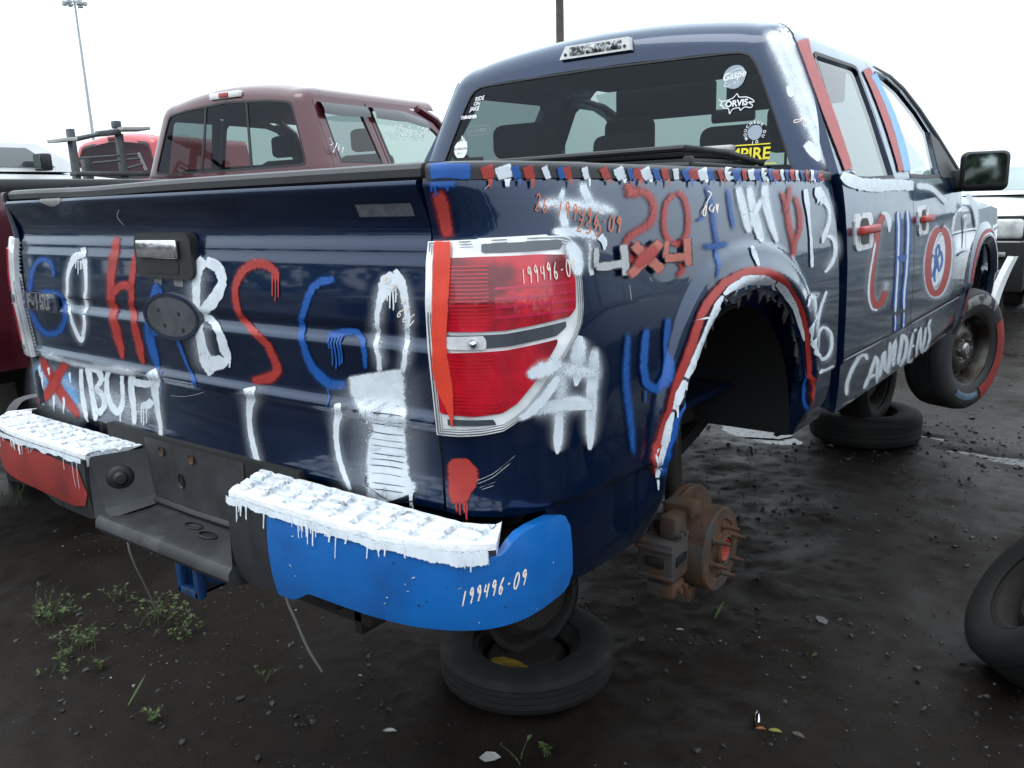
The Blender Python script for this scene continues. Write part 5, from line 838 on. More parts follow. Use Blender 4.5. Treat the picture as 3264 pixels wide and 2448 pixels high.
mk('handle_recess', patch(SP(-.0312), rng(-.09, .07, .006), rng(1.208, 1.25, .004), rrect(-.085, .06, 1.211, 1.246, .012)), M['seal'], b)
mk('handle', box(-.094, .070, -.041, -.031, 1.246, 1.288, .004, 3), M['chrome'], tailgate)
el = [(.116 * math.cos(a), 1.112 + .055 * math.sin(a)) for a in np.linspace(0, 2 * PI, 40, endpoint=False)]; eli = [(.104 * math.cos(a), 1.112 + .0465 * math.sin(a)) for a in np.linspace(0, 2 * PI, 40, endpoint=False)]
mk('emblem_mount', patch(SP(-.029), rng(-.12, .12, .006), rng(1.05, 1.175, .006), el, rim=.02), mat('worn_grey_metal', (.085, .092, .10), rough=.3, var=.3, vscale=20, metal=.3), tailgate)
mk('emblem_rim', ring(el, eli, SP(-.031)), M['navy'], tailgate)
for x, z in ((-.05, 1.125), (.035, 1.12), (.045, 1.083), (-.03, 1.09)): mk('mount_hole', move(lathe([(.0001, 0), (.005, 0), (.005, .004)], 10), Matrix.Translation((x, -.0305, z)) @ Matrix.Rotation(PI / 2, 4, 'Z')), M['seal'], tailgate)
mk('badge_lettering', on_frame(text_vf('F-150', .058, .004, shear=.1, bold=.002), (-.672, -.020, 1.112), (1, 0, 0), (0, 0, 1), .004), M['chrome'], tailgate, smooth=False)
mk('badge_plate', patch(SP(-.0195), rng(-.77, -.575, .006), rng(1.085, 1.138, .006), rrect(-.768, -.578, 1.086, 1.137, .008), rim=.008), mat('dark_badge', (.03, .04, .06), rough=.3), tailgate)
mk('sticker_residue', patch(S_tailgate, rng(.628, .762, .01), rng(1.330, 1.3525, .005), off=.0008), mat('glue_residue', (.075, .08, .09), rough=.7, var=.3, vscale=60), tailgate)
mk('paint_chip', patch(S_tailgate, rng(-.58, -.44, .006), rng(1.365, 1.392, .003), [(-.575, 1.391), (-.57, 1.383), (-.55, 1.378), (-.53, 1.371), (-.50, 1.373), (-.47, 1.379), (-.46, 1.386), (-.462, 1.391)], off=.0012), mat('bare_primer', (.20, .20, .19), rough=.7, var=.2, vscale=50), tailgate)
for (x0, z0) in ((-.055, 1.193), (.03, 1.186)): mk('paint_chip', patch(SP(-.0195), rng(x0 - .02, x0 + .03, .004), rng(z0 - .02, z0 + .02, .004), [(x0 - .012, z0 + .013), (x0 - .014, z0), (x0 - .003, z0 - .012), (x0 + .004, z0 - .004), (x0 + .014, z0 - .015), (x0 + .024, z0 + .002), (x0 + .022, z0 + .013)], off=.0012), bpy.data.materials['bare_primer'], tailgate)
# ---- bed sides
def archpoly(r, jag=0., n=64, low=.50):
    out = [(.985 - .50 * r + .015, low)]
    for k in range(n + 1):
        a = PI - PI * k / n; rr = r + (jag * (mnoise.noise(Vector((k * .55, 3.3, 0))) + .6 * mnoise.noise(Vector((k * 1.7, 8., 0)))) if 0 < k < n else 0)
        c, s = math.cos(a), math.sin(a); out.append((.985 + .50 * rr * math.copysign(abs(c) ** (2 / 2.35), c), .62 + .52 * rr * s ** (2 / 2.35)))
    out.append((.985 + .50 * r + .01, low)); return out
arch_uv = [(y - CB + 1, z) for y, z in archpoly(.918, .055)]
bed_out = [(0, .79), (.60, .79), (.70, .62), (1.2, .600), (1.25, .590), (2.15, .590), (2.452, .580), (2.458, .60), (2.458, 1.392), (0, 1.392)]
bus = np.concatenate([np.linspace(0, 1, 46), rng(1, 2.458, .0125)[1:]]); bvs = np.concatenate([rng(.575, .74, .011), rng(.74, .85, .004)[1:], rng(.85, 1.392, .011)[1:]])
def bedside(S, flip, name='bed_side'):
    return mk(name, patch(S, bus, bvs, bed_out, [arch_uv], rim=.012, flip=flip), M['navy'], T, sharp=60)
bed_side = bedside(S_bed, False); bed_left = bedside(mirrorS(S_bed), True)
for S, fl, par in ((S_bed, False, bed_side), (mirrorS(S_bed), True, bed_left)):
    mk('rail_cap', patch(S_rail, np.concatenate([np.linspace(.02, 1, 40), rng(1, 2.46, .03)[1:]]), rng(-.002, .20, .008, [.017, .020, .024, .028, .032, .036]), rim=.01) if not fl else patch(mirrorS(S_rail), np.concatenate([np.linspace(.02, 1, 40), rng(1, 2.46, .03)[1:]]), rng(-.002, .20, .008, [.017, .020, .024, .028, .032, .036]), rim=.01, flip=True), M['capplastic'], par, sharp=60)
    s = -1 if fl else 1
    mk('bed_inner_wall', box(min(s * .775, s * .79), max(s * .775, s * .79), .06, 1.75, 1.085, 1.385), M['navy'], T)
    # wheel housing under the bed
    hs_ = []
    for k in range(25): a = PI * k / 24; hs_.append((.985 + .455 * math.cos(a), .60 + .46 * math.sin(a)))
    mk('wheel_housing', ([(s * x, y, z) for x in (.52, .955) for y, z in hs_], [(i, i + 1, 26 + i, 25 + i) for i in range(24)] + [tuple(range(25))]), M['black'], T); mk('inner_splash_panel', box(min(s * .50, s * .525), max(s * .50, s * .525), .50, 1.43, .43, .62, .004), M['black'], T)
mk('bed_floor', box(-.775, .775, .06, 1.75, .74, .76), M['navy'], T); mk('bed_front_wall', box(-.775, .775, 1.70, 1.755, .74, 1.40, .01), M['navy'], T)
# ragged rusty metal inside the arch edge
rust_m = mat('flaking_rust', (.014, .011, .010), rough=.9, var=.5, vscale=30, second=(.04, .03, .025), sfac=(.55, .62), sscale=25)
for k in range(26):
    i = (.20 + .66 * (k + random.uniform(-.6, .6)) / 25) * (len(arch_uv) - 3) + 1; a = int(i); f = i - a; u = arch_uv[a][0] * (1 - f) + arch_uv[a + 1][0] * f; v = arch_uv[a][1] * (1 - f) + arch_uv[a + 1][1] * f
    p = S_bed(u, v); t = np.array([0, .62 - p[2], p[1] - .985]); t = t / np.linalg.norm(t); w = random.uniform(.016, .042); q = np.array([-.010, (.985 - p[1]), (.62 - p[2])]); q = q / np.linalg.norm(q) * random.choice((.008, .014, .020, .030, .042)); x = np.array([-.004, 0, 0])
    rag = [p + t * w, p + t * w * .3 + q * .8 * random.random(), p + q, p - t * w * .5 + q * random.random(), p - t * w]
    mk('rust_flake', ([tuple(r) for r in rag] + [tuple(r + x) for r in rag], [(0, 1, 2, 3, 4), (9, 8, 7, 6, 5)] + [(m_, (m_ + 1) % 5, 5 + (m_ + 1) % 5, 5 + m_) for m_ in range(5)]), rust_m, bed_side, smooth=False)
# pale highlight moulding along the lower crease
# ---- tail lamps
lamp_o = [(.0, 1.284), (.0, 1.15), (.0, 1.05), (.0, .9425), (.12, .9455), (.234, .950), (.349, .957), (.419, .971), (.489, .990), (.585, 1.026), (.696, 1.074), (.774, 1.109), (.806, 1.131), (.822, 1.16), (.829, 1.2), (.825, 1.24), (.812, 1.268), (.79, 1.281), (.75, 1.286), (.6, 1.288), (.394, 1.288), (.2, 1.2865)]
up_o = [(.035, 1.256), (.035, 1.135), (.4, 1.1345), (.735, 1.146), (.772, 1.16), (.783, 1.2), (.783, 1.235), (.770, 1.252), (.6, 1.257), (.3, 1.258)]
lo_o = [(.030, 1.098), (.026, .986), (.2, .985), (.35, .991), (.43, 1.007), (.53, 1.043), (.655, 1.102), (.66, 1.110), (.4, 1.101)]
band_o = [(.05, 1.1285), (.05, 1.104), (.4, 1.107), (.66, 1.116), (.71, 1.128), (.725, 1.139), (.4, 1.129)]
lens_red = mat('red_lens', (.52, .006, .022), rough=.12, coat=1., var=.5, vscale=9, second=(.17, .003, .012), sfac=(.46, .60), sscale=7, bump=.0006, bscale=55)
lens_clear = mat('clear_lens', (.80, .81, .82), rough=.10, metal=.15, coat=1., var=.3, vscale=14)
lens_band = mat('smoked_lens', (.055, .065, .08), rough=.12, coat=1., var=.3, vscale=8)
bezel_dark = mat('bezel_shadow_line', (.16, .17, .18), rough=.15, metal=.5, coat=1.)
lus, lvs = np.linspace(-.0, .84, 60), rng(.935, 1.29, .006)
for S, fl, lab in ((S_bed, False, 'tail_lamp'), (mirrorS(S_bed), True, 'tail_lamp')):
    L_ = mk(lab, patch(S, lus, lvs, lamp_o, off=.012, rim=.02, mu=.47, flip=fl), lens_clear, T)
    lc = lambda p: [(max(a, .13), b) for a, b in p] if fl else p
    mk('upper_red_lens', patch(S, lus, lvs, lc(up_o), off=.0155, rim=.003, mu=.47, flip=fl), lens_red, L_); mk('lower_red_lens', patch(S, lus, lvs, lc(lo_o), off=.0155, rim=.003, mu=.47, flip=fl), lens_red, L_)
    cu_, cv_ = .40, 1.125
    for k0, k1 in ((.985, .972), (.955, .946), (.928, .921)):
        mk('bezel_line', ring([(cu_ + (a - cu_) * k0, cv_ + (b - cv_) * k0) for a, b in lamp_o], [(cu_ + (a - cu_) * k1, cv_ + (b - cv_) * k1) for a, b in lamp_o], S, .0140, fl), bezel_dark, L_)
    mk('lamp_band', patch(S, lus, lvs, band_o, off=.0145, rim=.002, mu=.47, flip=fl), lens_band, L_)
    mk('upper_lamp_band', patch(S, lus, lvs, [(.30, 1.264), (.30, 1.279), (.72, 1.280), (.74, 1.272), (.72, 1.263)], off=.0145, mu=.47, flip=fl), lens_band, L_)
    mk('lower_lamp_band', patch(S, lus, lvs, [(.06, .965), (.06, .977), (.30, .980), (.32, .970)], off=.0145, mu=.47, flip=fl), lens_band, L_)
    if not fl:
        rv = mk('reversing_lamp', patch(S, lus, lvs, [(.09, 1.104), (.09, 1.126), (.29, 1.1275), (.30, 1.12), (.30, 1.108), (.285, 1.1035)], off=.016, rim=.002, mu=.47), lens_clear, L_)
        c = S(.235, 1.1155); mk('bulb', move(lathe([(.0001, .010), (.006, .008), (.009, 0), (.006, -.01)], 14), Matrix.Translation(tuple(c + np.array([.010, -.018, 0]))) @ Matrix.Rotation(-.8, 4, 'Z')), M['chrome'], rv)
        # inner reflector ribs behind the red lens
        rm1 = mat('bright_red_lens', (.5, .006, .05), rough=.15, coat=1); rm2 = mat('glowing_red_lens', (.58, .008, .016), rough=.15, coat=1)
        for z in (1.155, 1.172, 1.186, 1.203): mk('lens_rib', patch(S, np.linspace(.36, .76, 16), np.array([z, z + .0045]), off=.0163, rim=.0006, mu=.47), rm1, L_)
        for z in np.arange(1.145, 1.245, .0065): mk('lens_rib', patch(S, np.linspace(.13, .33, 10), np.array([z, z + .0022]), off=.0163, mu=.47), rm2, L_)
        for z in np.arange(.995, 1.09, .0065): mk('lens_rib', patch(S, np.linspace(.10, .33, 10), np.array([z, z + .0022]), off=.0163, mu=.47), rm2, L_)
        right_lamp = L_
        tag(L_, 'tail lamp with a red painted stripe and white overspray')
# ---- rear bumper
bumper = mk('bumper', join(box(-.78, -.30, -.115, -.03, .60, .735, .01), box(.34, .78, -.115, -.03, .645, .745, .01), box(-.40, .40, -.018, .01, .58, .80, .004)), M['black'], T)
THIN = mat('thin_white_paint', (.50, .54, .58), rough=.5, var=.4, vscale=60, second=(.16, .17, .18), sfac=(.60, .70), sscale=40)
def bumper_half(s):
    S = S_bump if s > 0 else mirrorS(S_bump); fl = s < 0; us = rng(0, .915, .0125)
    dz = .018 if s > 0 else -.004; u0 = .045 if s > 0 else .0
    mk('bumper_end_column', patch(S, rng(u0, .172, .012), rng(.565, .775, .008), [(u0, .752 + dz), (u0, .592), (u0 + .03, .580), (.171, .582), (.171, .752 + dz)], rim=.05, flip=fl), M['greyplastic'], bumper)
    face = [(.175, .738 + dz), (.175, .583), (.22, .585), (.25, .600), (.28, .618), (.36, .620), (.5, .621), (.65, .626), (.80, .636), (.885, .640), (.905, .650), (.912, .67), (.912, .765), (.905, .783), (.885, .793), (.82, .796), (.77, .791), (.735, .778), (.71, .762), (.66, .738 + dz)]
    if s > 0: fc = mk('bumper_face', patch(S, us, rng(.565, .812, .007), face, rim=.03, off=.002), M['bluepaint'], bumper)
    else:
        fc = mk('bumper_face', patch(S, us, rng(.565, .812, .007), face, rim=.03, flip=True), M['greyplastic'], bumper)
        red = [(.03, .722), (.0, .66), (.03, .62), (.10, .606), (.26, .612), (.5, .626), (.65, .635), (.72, .66), (.74, .70), (.70, .728), (.5, .732), (.2, .732)]
        mk('red_paint_patch', patch(S, us, rng(.565, .80, .008), red, flip=True, off=.0025), M['redpaint'], fc)
    # step pad with moulded treads, brushed white
    U = rng(u0, .70, .004); V_, F_, BK = [], [], []; W_ = [(-2, 0), (-1, 0), (0, 0)] + [(k / 26, 0) for k in range(1, 27)]
    for u in U:
        ox, oy = bump_path(u); ox, oy = float(ox), float(oy); ix = ox - .055 * (1 - (ox - .28) / .66); iy = -.016 + max(0, ox - .86) * .45; ix = min(ix, .912)
        for w, _ in W_:
            BK.append(1.)
            if w == -2: V_.append((s * ox, oy - .004, .733 + dz)); continue
            if w == -1: V_.append((s * (ox + .001), oy - .006, .752 + dz)); continue
            x = ox + (ix - ox) * w; y = oy + (iy - oy) * w; blk = sstep(-.95, -.55, math.sin(x * 2 * PI / .066 + 1.1 * math.floor((y + .2) / .034))) * sstep(.08, .40, abs(math.sin(y * PI / .034)))
            hgt = .762 + dz + (.009 * blk * (.8 + .3 * mnoise.noise(Vector((x * 14, y * 30, 5)))) if .05 < w < .97 and u < .66 else .006) + .0012 * mnoise.noise(Vector((x * 40, y * 40, 1))) - (.004 if w == 0 else 0)
            V_.append((s * x, y - (.004 if w == 0 else 0), hgt)); BK[-1] = float(blk) + .5 * mnoise.noise(Vector((x * 18, y * 18, 9))) if .05 < w < .97 and u < .66 else 1.
    k = len(W_)
    for i in range(len(U) - 1):
        for j in range(k - 1): q = (i * k + j, (i + 1) * k + j, (i + 1) * k + j + 1, i * k + j + 1); F_.append(q if s > 0 else q[::-1])
    for i in (0, len(U) - 1): F_.append(tuple(i * k + j for j in range(k)))
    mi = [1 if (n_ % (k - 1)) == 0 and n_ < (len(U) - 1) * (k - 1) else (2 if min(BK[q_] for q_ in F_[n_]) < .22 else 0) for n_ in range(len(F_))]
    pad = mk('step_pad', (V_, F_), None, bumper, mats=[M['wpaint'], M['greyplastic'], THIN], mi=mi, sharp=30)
    it = []
    cl_u = [random.uniform(u0 + .005, .66) for _ in range(13)]
    for n_ in range(40):
        u = min(.66, max(u0 + .004, random.choice(cl_u) + random.gauss(0, .012))) if n_ > 6 else random.uniform(u0 + .004, .64); l = min(.075, .006 + random.expovariate(1 / .011)) * (2.2 if u < .11 else 1); w = random.uniform(.0016, .0052); e = .003 * random.uniform(-1, 1)
        z1_ = .745 + dz; rows = [(u - w * 1.6, z1_ + .009, u + w * 1.6, z1_ + .009), (u - w * .7, z1_, u + w * .7, z1_), (u - w * .4 + e * .5, z1_ - l * .6, u + w * .4 + e * .5, z1_ - l * .6), (u - w * .5 + e, z1_ - l, u + w * .5 + e, z1_ - l)]
        v, f, c = ribbon(S, rows, 'h', .0075, fl); it.append(('W', v, f, c))
    v, f, c = ribbon(S, [(u, .757 + dz, u, .742 + dz + .010 * mnoise.noise(Vector((u * 22, s, 0))) - (.014 * float(sstep(.45, .6, u)))) for u in np.arange(u0, .69, .015)], 'h', .007, fl); it.append(('W', v, f, c))
    paint_object('paint_drip', it, pad)
    return fc
blue_face = bumper_half(1); red_face = bumper_half(-1)
for n_ in range(26):
    u_ = random.uniform(.2, .88); z_ = random.uniform(.64, .74); l_ = random.choice((.003, .004, .006, .012)); a_ = random.uniform(-.6, .6); v, f, c = ribbon(S_bump, [(u_, z_, u_ + .0015, z_ + .003), (u_ + l_ * math.cos(a_), z_ + l_ * math.sin(a_), u_ + l_ * math.cos(a_) + .001, z_ + l_ * math.sin(a_) + .0025)], 'h', .003)
    paint_object('paint_chip', [(random.choice('KKWS'), v, f, c)], blue_face)
# centre step of the bumper
G = M['greyplastic']
def quadgrid(a, b, c, d, n=8, m=8):
    a, b, c, d = map(Vector, (a, b, c, d)); V_ = [tuple((a.lerp(b, i / n)).lerp(d.lerp(c, i / n), j / m)) for i in range(n + 1) for j in range(m + 1)]
    return V_, [(i * (m + 1) + j, (i + 1) * (m + 1) + j, (i + 1) * (m + 1) + j + 1, i * (m + 1) + j + 1) for i in range(n) for j in range(m)]
# left and right cheek walls, back wall, tread
mk('step_cheek', loft([[(-.268, -.137, .748), (-.275, -.140, .70), (-.262, -.147, .60), (-.21, -.152, .57)], [(-.262, -.136, .758), (-.255, -.135, .70), (-.225, -.137, .628), (-.19, -.14, .612)], [(-.205, -.018, .760), (-.195, -.018, .70), (-.18, -.018, .64), (-.165, -.022, .622)]], closed=False), G, bumper, sharp=25)
mk('step_cheek', quadgrid((.322, -.140, .778), (.322, -.018, .778), (.300, -.022, .60), (.322, -.150, .59)), G, bumper)
mk('plate_panel', quadgrid((-.21, -.020, .79), (.21, -.020, .79), (.20, -.024, .62), (-.20, -.024, .62)), mat('scuffed_dark_plastic', (.028, .028, .030), rough=.55, var=.4, vscale=14, bump=.0005, bscale=80), bumper)
mk('plate_lip', tube([(-.20, -.026, .629), (0, -.028, .627), (.20, -.026, .629)], .008, 8), G, bumper)
tread = loft([[(x, y, z) for y, z in ((-.02, .618), (-.05, .613), (-.10, .611), (-.135, .615), (-.150, .612), (-.159, .602), (-.161, .586), (-.153, .573), (-.12, .564), (-.05, .56))] for x in (-.235, -.22, -.14, -.10, 0, .1, .14, .24, .322)])
mk('step_tread', tread, mat('worn_grey_plastic', (.036, .037, .040), rough=.55, var=.3, vscale=12, second=(.018, .0185, .02), sfac=(.45, .55), sscale=9), bumper, sharp=35)
for x, y in ((.04, -.06), (.12, -.075)): mk('step_hole', move(lathe([(.0001, 0), (.022, 0), (.022, .003), (.018, .004)], 20), Matrix.Translation((x, y, .6125)) @ Matrix.Rotation(-PI / 2, 4, 'Y') @ Matrix.Diagonal((1, .7, 1.5, 1))), M['seal'], bumper)
wn_ = Vector((.87, -.42, 0)); kn = lathe([(.0001, .020), (.012, .019), (.018, .013), (.019, .010), (.026, .009), (.032, .004), (.033, 0)], 24)
mk('round_plug', move(kn, Matrix.Translation((-.228, -.085, .695)) @ Matrix.Rotation(-.45, 4, 'Z')), M['trim'], bumper)
for x, z in ((-.125, .765), (.005, .765), (-.05, .70)): mk('panel_hole', move(lathe([(.0001, 0), (.010, 0), (.012, .003)], 14), Matrix.Translation((x, -.0235, z)) @ Matrix.Rotation(-PI / 2, 4, 'Z') @ Matrix.Diagonal((1, 1, 1.6 if z < .75 else 1, 1))), M['seal'] if z < .75 else M['rust'], bumper)
hb = mk('hitch_receiver', move(join(box(-.045, -.031, -.12, .10, -.05, .05, .004), box(.031, .045, -.12, .10, -.05, .05, .004), box(-.045, .045, -.12, .10, .036, .05, .004), box(-.045, .045, -.12, .10, -.05, -.036, .004), box(-.054, -.03, -.135, -.108, -.058, .058, .006), box(.03, .054, -.135, -.108, -.058, .058, .006), box(-.052, .052, -.135, -.108, .034, .058, .006), box(-.052, .052, -.135, -.108, -.058, -.034, .006)), Matrix.Translation((.02, .035, .487)) @ Matrix.Scale(.88, 4)), mat('chipped_blue_paint', (.008, .05, .16), rough=.45, var=.4, vscale=25, second=(.03, .028, .028), sfac=(.55, .65), sscale=25), bumper)
mk('hitch_crossbar', box(-.55, .55, .02, .09, .46, .53, .01), M['darkrust'], T)
# ---- frame, axle, brake
for s in (-1, 1): mk('frame_rail', box(s * .45 - .04, s * .45 + .04, -.02, 5.3, .50, .62, .01), M['black'], T)
for y in (.4, 1.7, 2.6, 3.6, 4.3, 5.1): mk('frame_crossmember', box(-.42, .42, y - .05, y + .05, .50, .58, .01), M['black'], T)
mk('fuel_tank', box(-.40, -.1, 1.9, 3.0, .42, .58, .05), M['black'], T); mk('transmission', box(-.15, .18, 3.0, 4.6, .34, .62, .06), M['black'], T)
mk('engine_sump', box(-.30, .30, 4.3, 5.2, .36, 1.0, .06), M['black'], T)
HX, HY, HZ = .90, 1.06, .343
ax = mk('rear_axle', join(tube([(-.80, HY, HZ), (.80, HY, HZ)], .045, 14), move(lathe([(.0001, -.14), (.10, -.11), (.15, -.03), (.15, .05), (.10, .12), (.0001, .15)], 20), (.05, HY, HZ - .02))), M['darkrust'], T)
dsc = mk('brake_disc', move(join(lathe([(.060, -.130), (.168, -.130), (.172, -.127), (.172, -.117), (.168, -.115), (.168, -.109), (.172, -.107), (.172, -.099), (.168, -.096), (.126, -.094), (.124, -.088), (.123, -.006), (.119, 0.), (.090, .0), (.086, -.004), (.050, -.004), (.048, .006)], 48), lathe([(.048, -.01), (.048, .012), (.040, .016), (.0385, .004), (.0001, .002)], 24)), (HX, HY, HZ)), M['rust'], T, sharp=30)
mk('hub_bore', move(lathe([(.0385, .003), (.033, .012), (.030, .013), (.022, .006), (.0001, .004)], 20), (HX, HY, HZ)), mat('red_primer', (.26, .028, .02), rough=.6, var=.3, vscale=60), dsc)
for k in range(6):
    a = 2 * PI * k / 6 + .35; p = (HX, HY + .0675 * math.cos(a), HZ + .0675 * math.sin(a))
    mk('wheel_stud', move(lathe([(.0001, -.004), (.012, -.004), (.012, .002), (.0075, .003), (.007, .030), (.0055, .033), (.0055, .046), (.0001, .048)], 10), p), M['rust'], dsc)
cal = join(box(HX - .15, HX - .04, HY - .235, HY - .13, HZ - .03, HZ + .085, .012), box(HX - .10, HX - .05, HY - .20, HY - .12, HZ + .085, HZ + .15, .01), box(HX - .13, HX - .045, HY - .22, HY - .14, HZ - .085, HZ - .04, .012), box(HX - .125, HX - .035, HY - .13, HY - .06, HZ + .125, HZ + .165, .008), box(HX - .12, HX - .04, HY - .13, HY - .08, HZ - .13, HZ - .09, .008))
cl = mk('brake_caliper', cal, M['rust'], T); mk('caliper_slot', box(HX - .125, HX - .065, HY - .2365, HY - .233, HZ + .012, HZ + .042, .006), M['seal'], cl); mk('caliper_rib', box(HX - .152, HX - .038, HY - .242, HY - .232, HZ + .060, HZ + .070, .003), M['rust'], cl); mk('caliper_rib', box(HX - .152, HX - .038, HY - .242, HY - .232, HZ - .018, HZ - .008, .003), M['rust'], cl); mk('brake_hose', tube([(HX - .16, HY - .18, HZ + .12), (HX - .22, HY - .12, HZ + .22), (HX - .30, HY - .02, HZ + .26), (HX - .36, HY + .05, HZ + .20)], .007, 8), M['black'], cl); mk('caliper_slot', box(HX - .0415, HX - .038, HY - .215, HY - .155, HZ + .015, HZ + .045, .006), M['seal'], cl)
for dz in (.10, -.06):
    for dy in (-.16, -.19): mk('caliper_bolt', move(lathe([(.0001, 0), (.009, 0), (.009, -.03)], 8), (HX - .032, HY + dy, HZ + dz)), M['rust'], cl)
mk('shock_absorber', tube([(.66, 1.24, .36), (.62, 1.28, .80)], [.028, .034], 12), M['darkrust'], T); mk('spring_hanger', box(.50, .56, .30, .36, .34, .60, .01), M['darkrust'], T)
mk('leaf_spring', loft([[(x, y, .40 + .14 * ((y - 1.05) / .75) ** 2 + dz) for x, dz in ((.50, 0), (.56, 0), (.56, .05), (.50, .05))] for y in np.linspace(.3, 1.8, 12)]), M['darkrust'], T)
mk('exhaust_pipe', tube([(.30, 3.0, .48), (.34, 1.9, .50), (.60, 1.5, .62), (.62, .9, .66), (.66, .45, .56), (.75, .25, .52)], .032, 12), M['darkrust'], T)
mk('inner_brace', box(.66, .70, .70, .78, .42, .80, .004), M['black'], T); mk('mud_shield', box(.50, .52, .02, .62, .44, 1.0), M['black'], T); mk('mud_shield', box(-.52, -.50, .02, 1.70, .44, .78), M['black'], T)
# ---- cab
win = [(0, 1.797), (.5, 1.802), (.9, 1.819), (.98, 1.8215), (1.03, 1.814), (1.06, 1.79), (1.075, 1.74), (1.078, 1.60), (1.07, 1.43), (1.065, 1.372), (.9, 1.366)]
win = win + [(-u, v) for u, v in win[:0:-1]]
cus = np.concatenate([np.linspace(-2.02, -1, 26), rng(-1, 1, .03)[1:-1], np.linspace(1, 2.02, 26)])
cvs = rng(.60, 1.94, .016, [1.36, 1.40, 1.80, 1.85, 1.88, 1.905, 1.925, 1.937])
cab = mk('cab_shell', patch(S_cab, cus, cvs, holes=[win], rim=.012, mu=.6), M['navy'], T, sharp=50)
wino = [(u * 1.0, v) for u, v in win]; wini = [(u * .985, 1.59 + (v - 1.59) * .97) for u, v in win]
mk('window_seal', ring(wino, wini, S_cab, .0015), M['seal'], cab)
rear_window = mk('rear_window', patch(S_cab, np.linspace(-1.08, 1.08, 60), rng(1.36, 1.83, .02), win, off=-.004, mu=.6), M['tint'], cab)
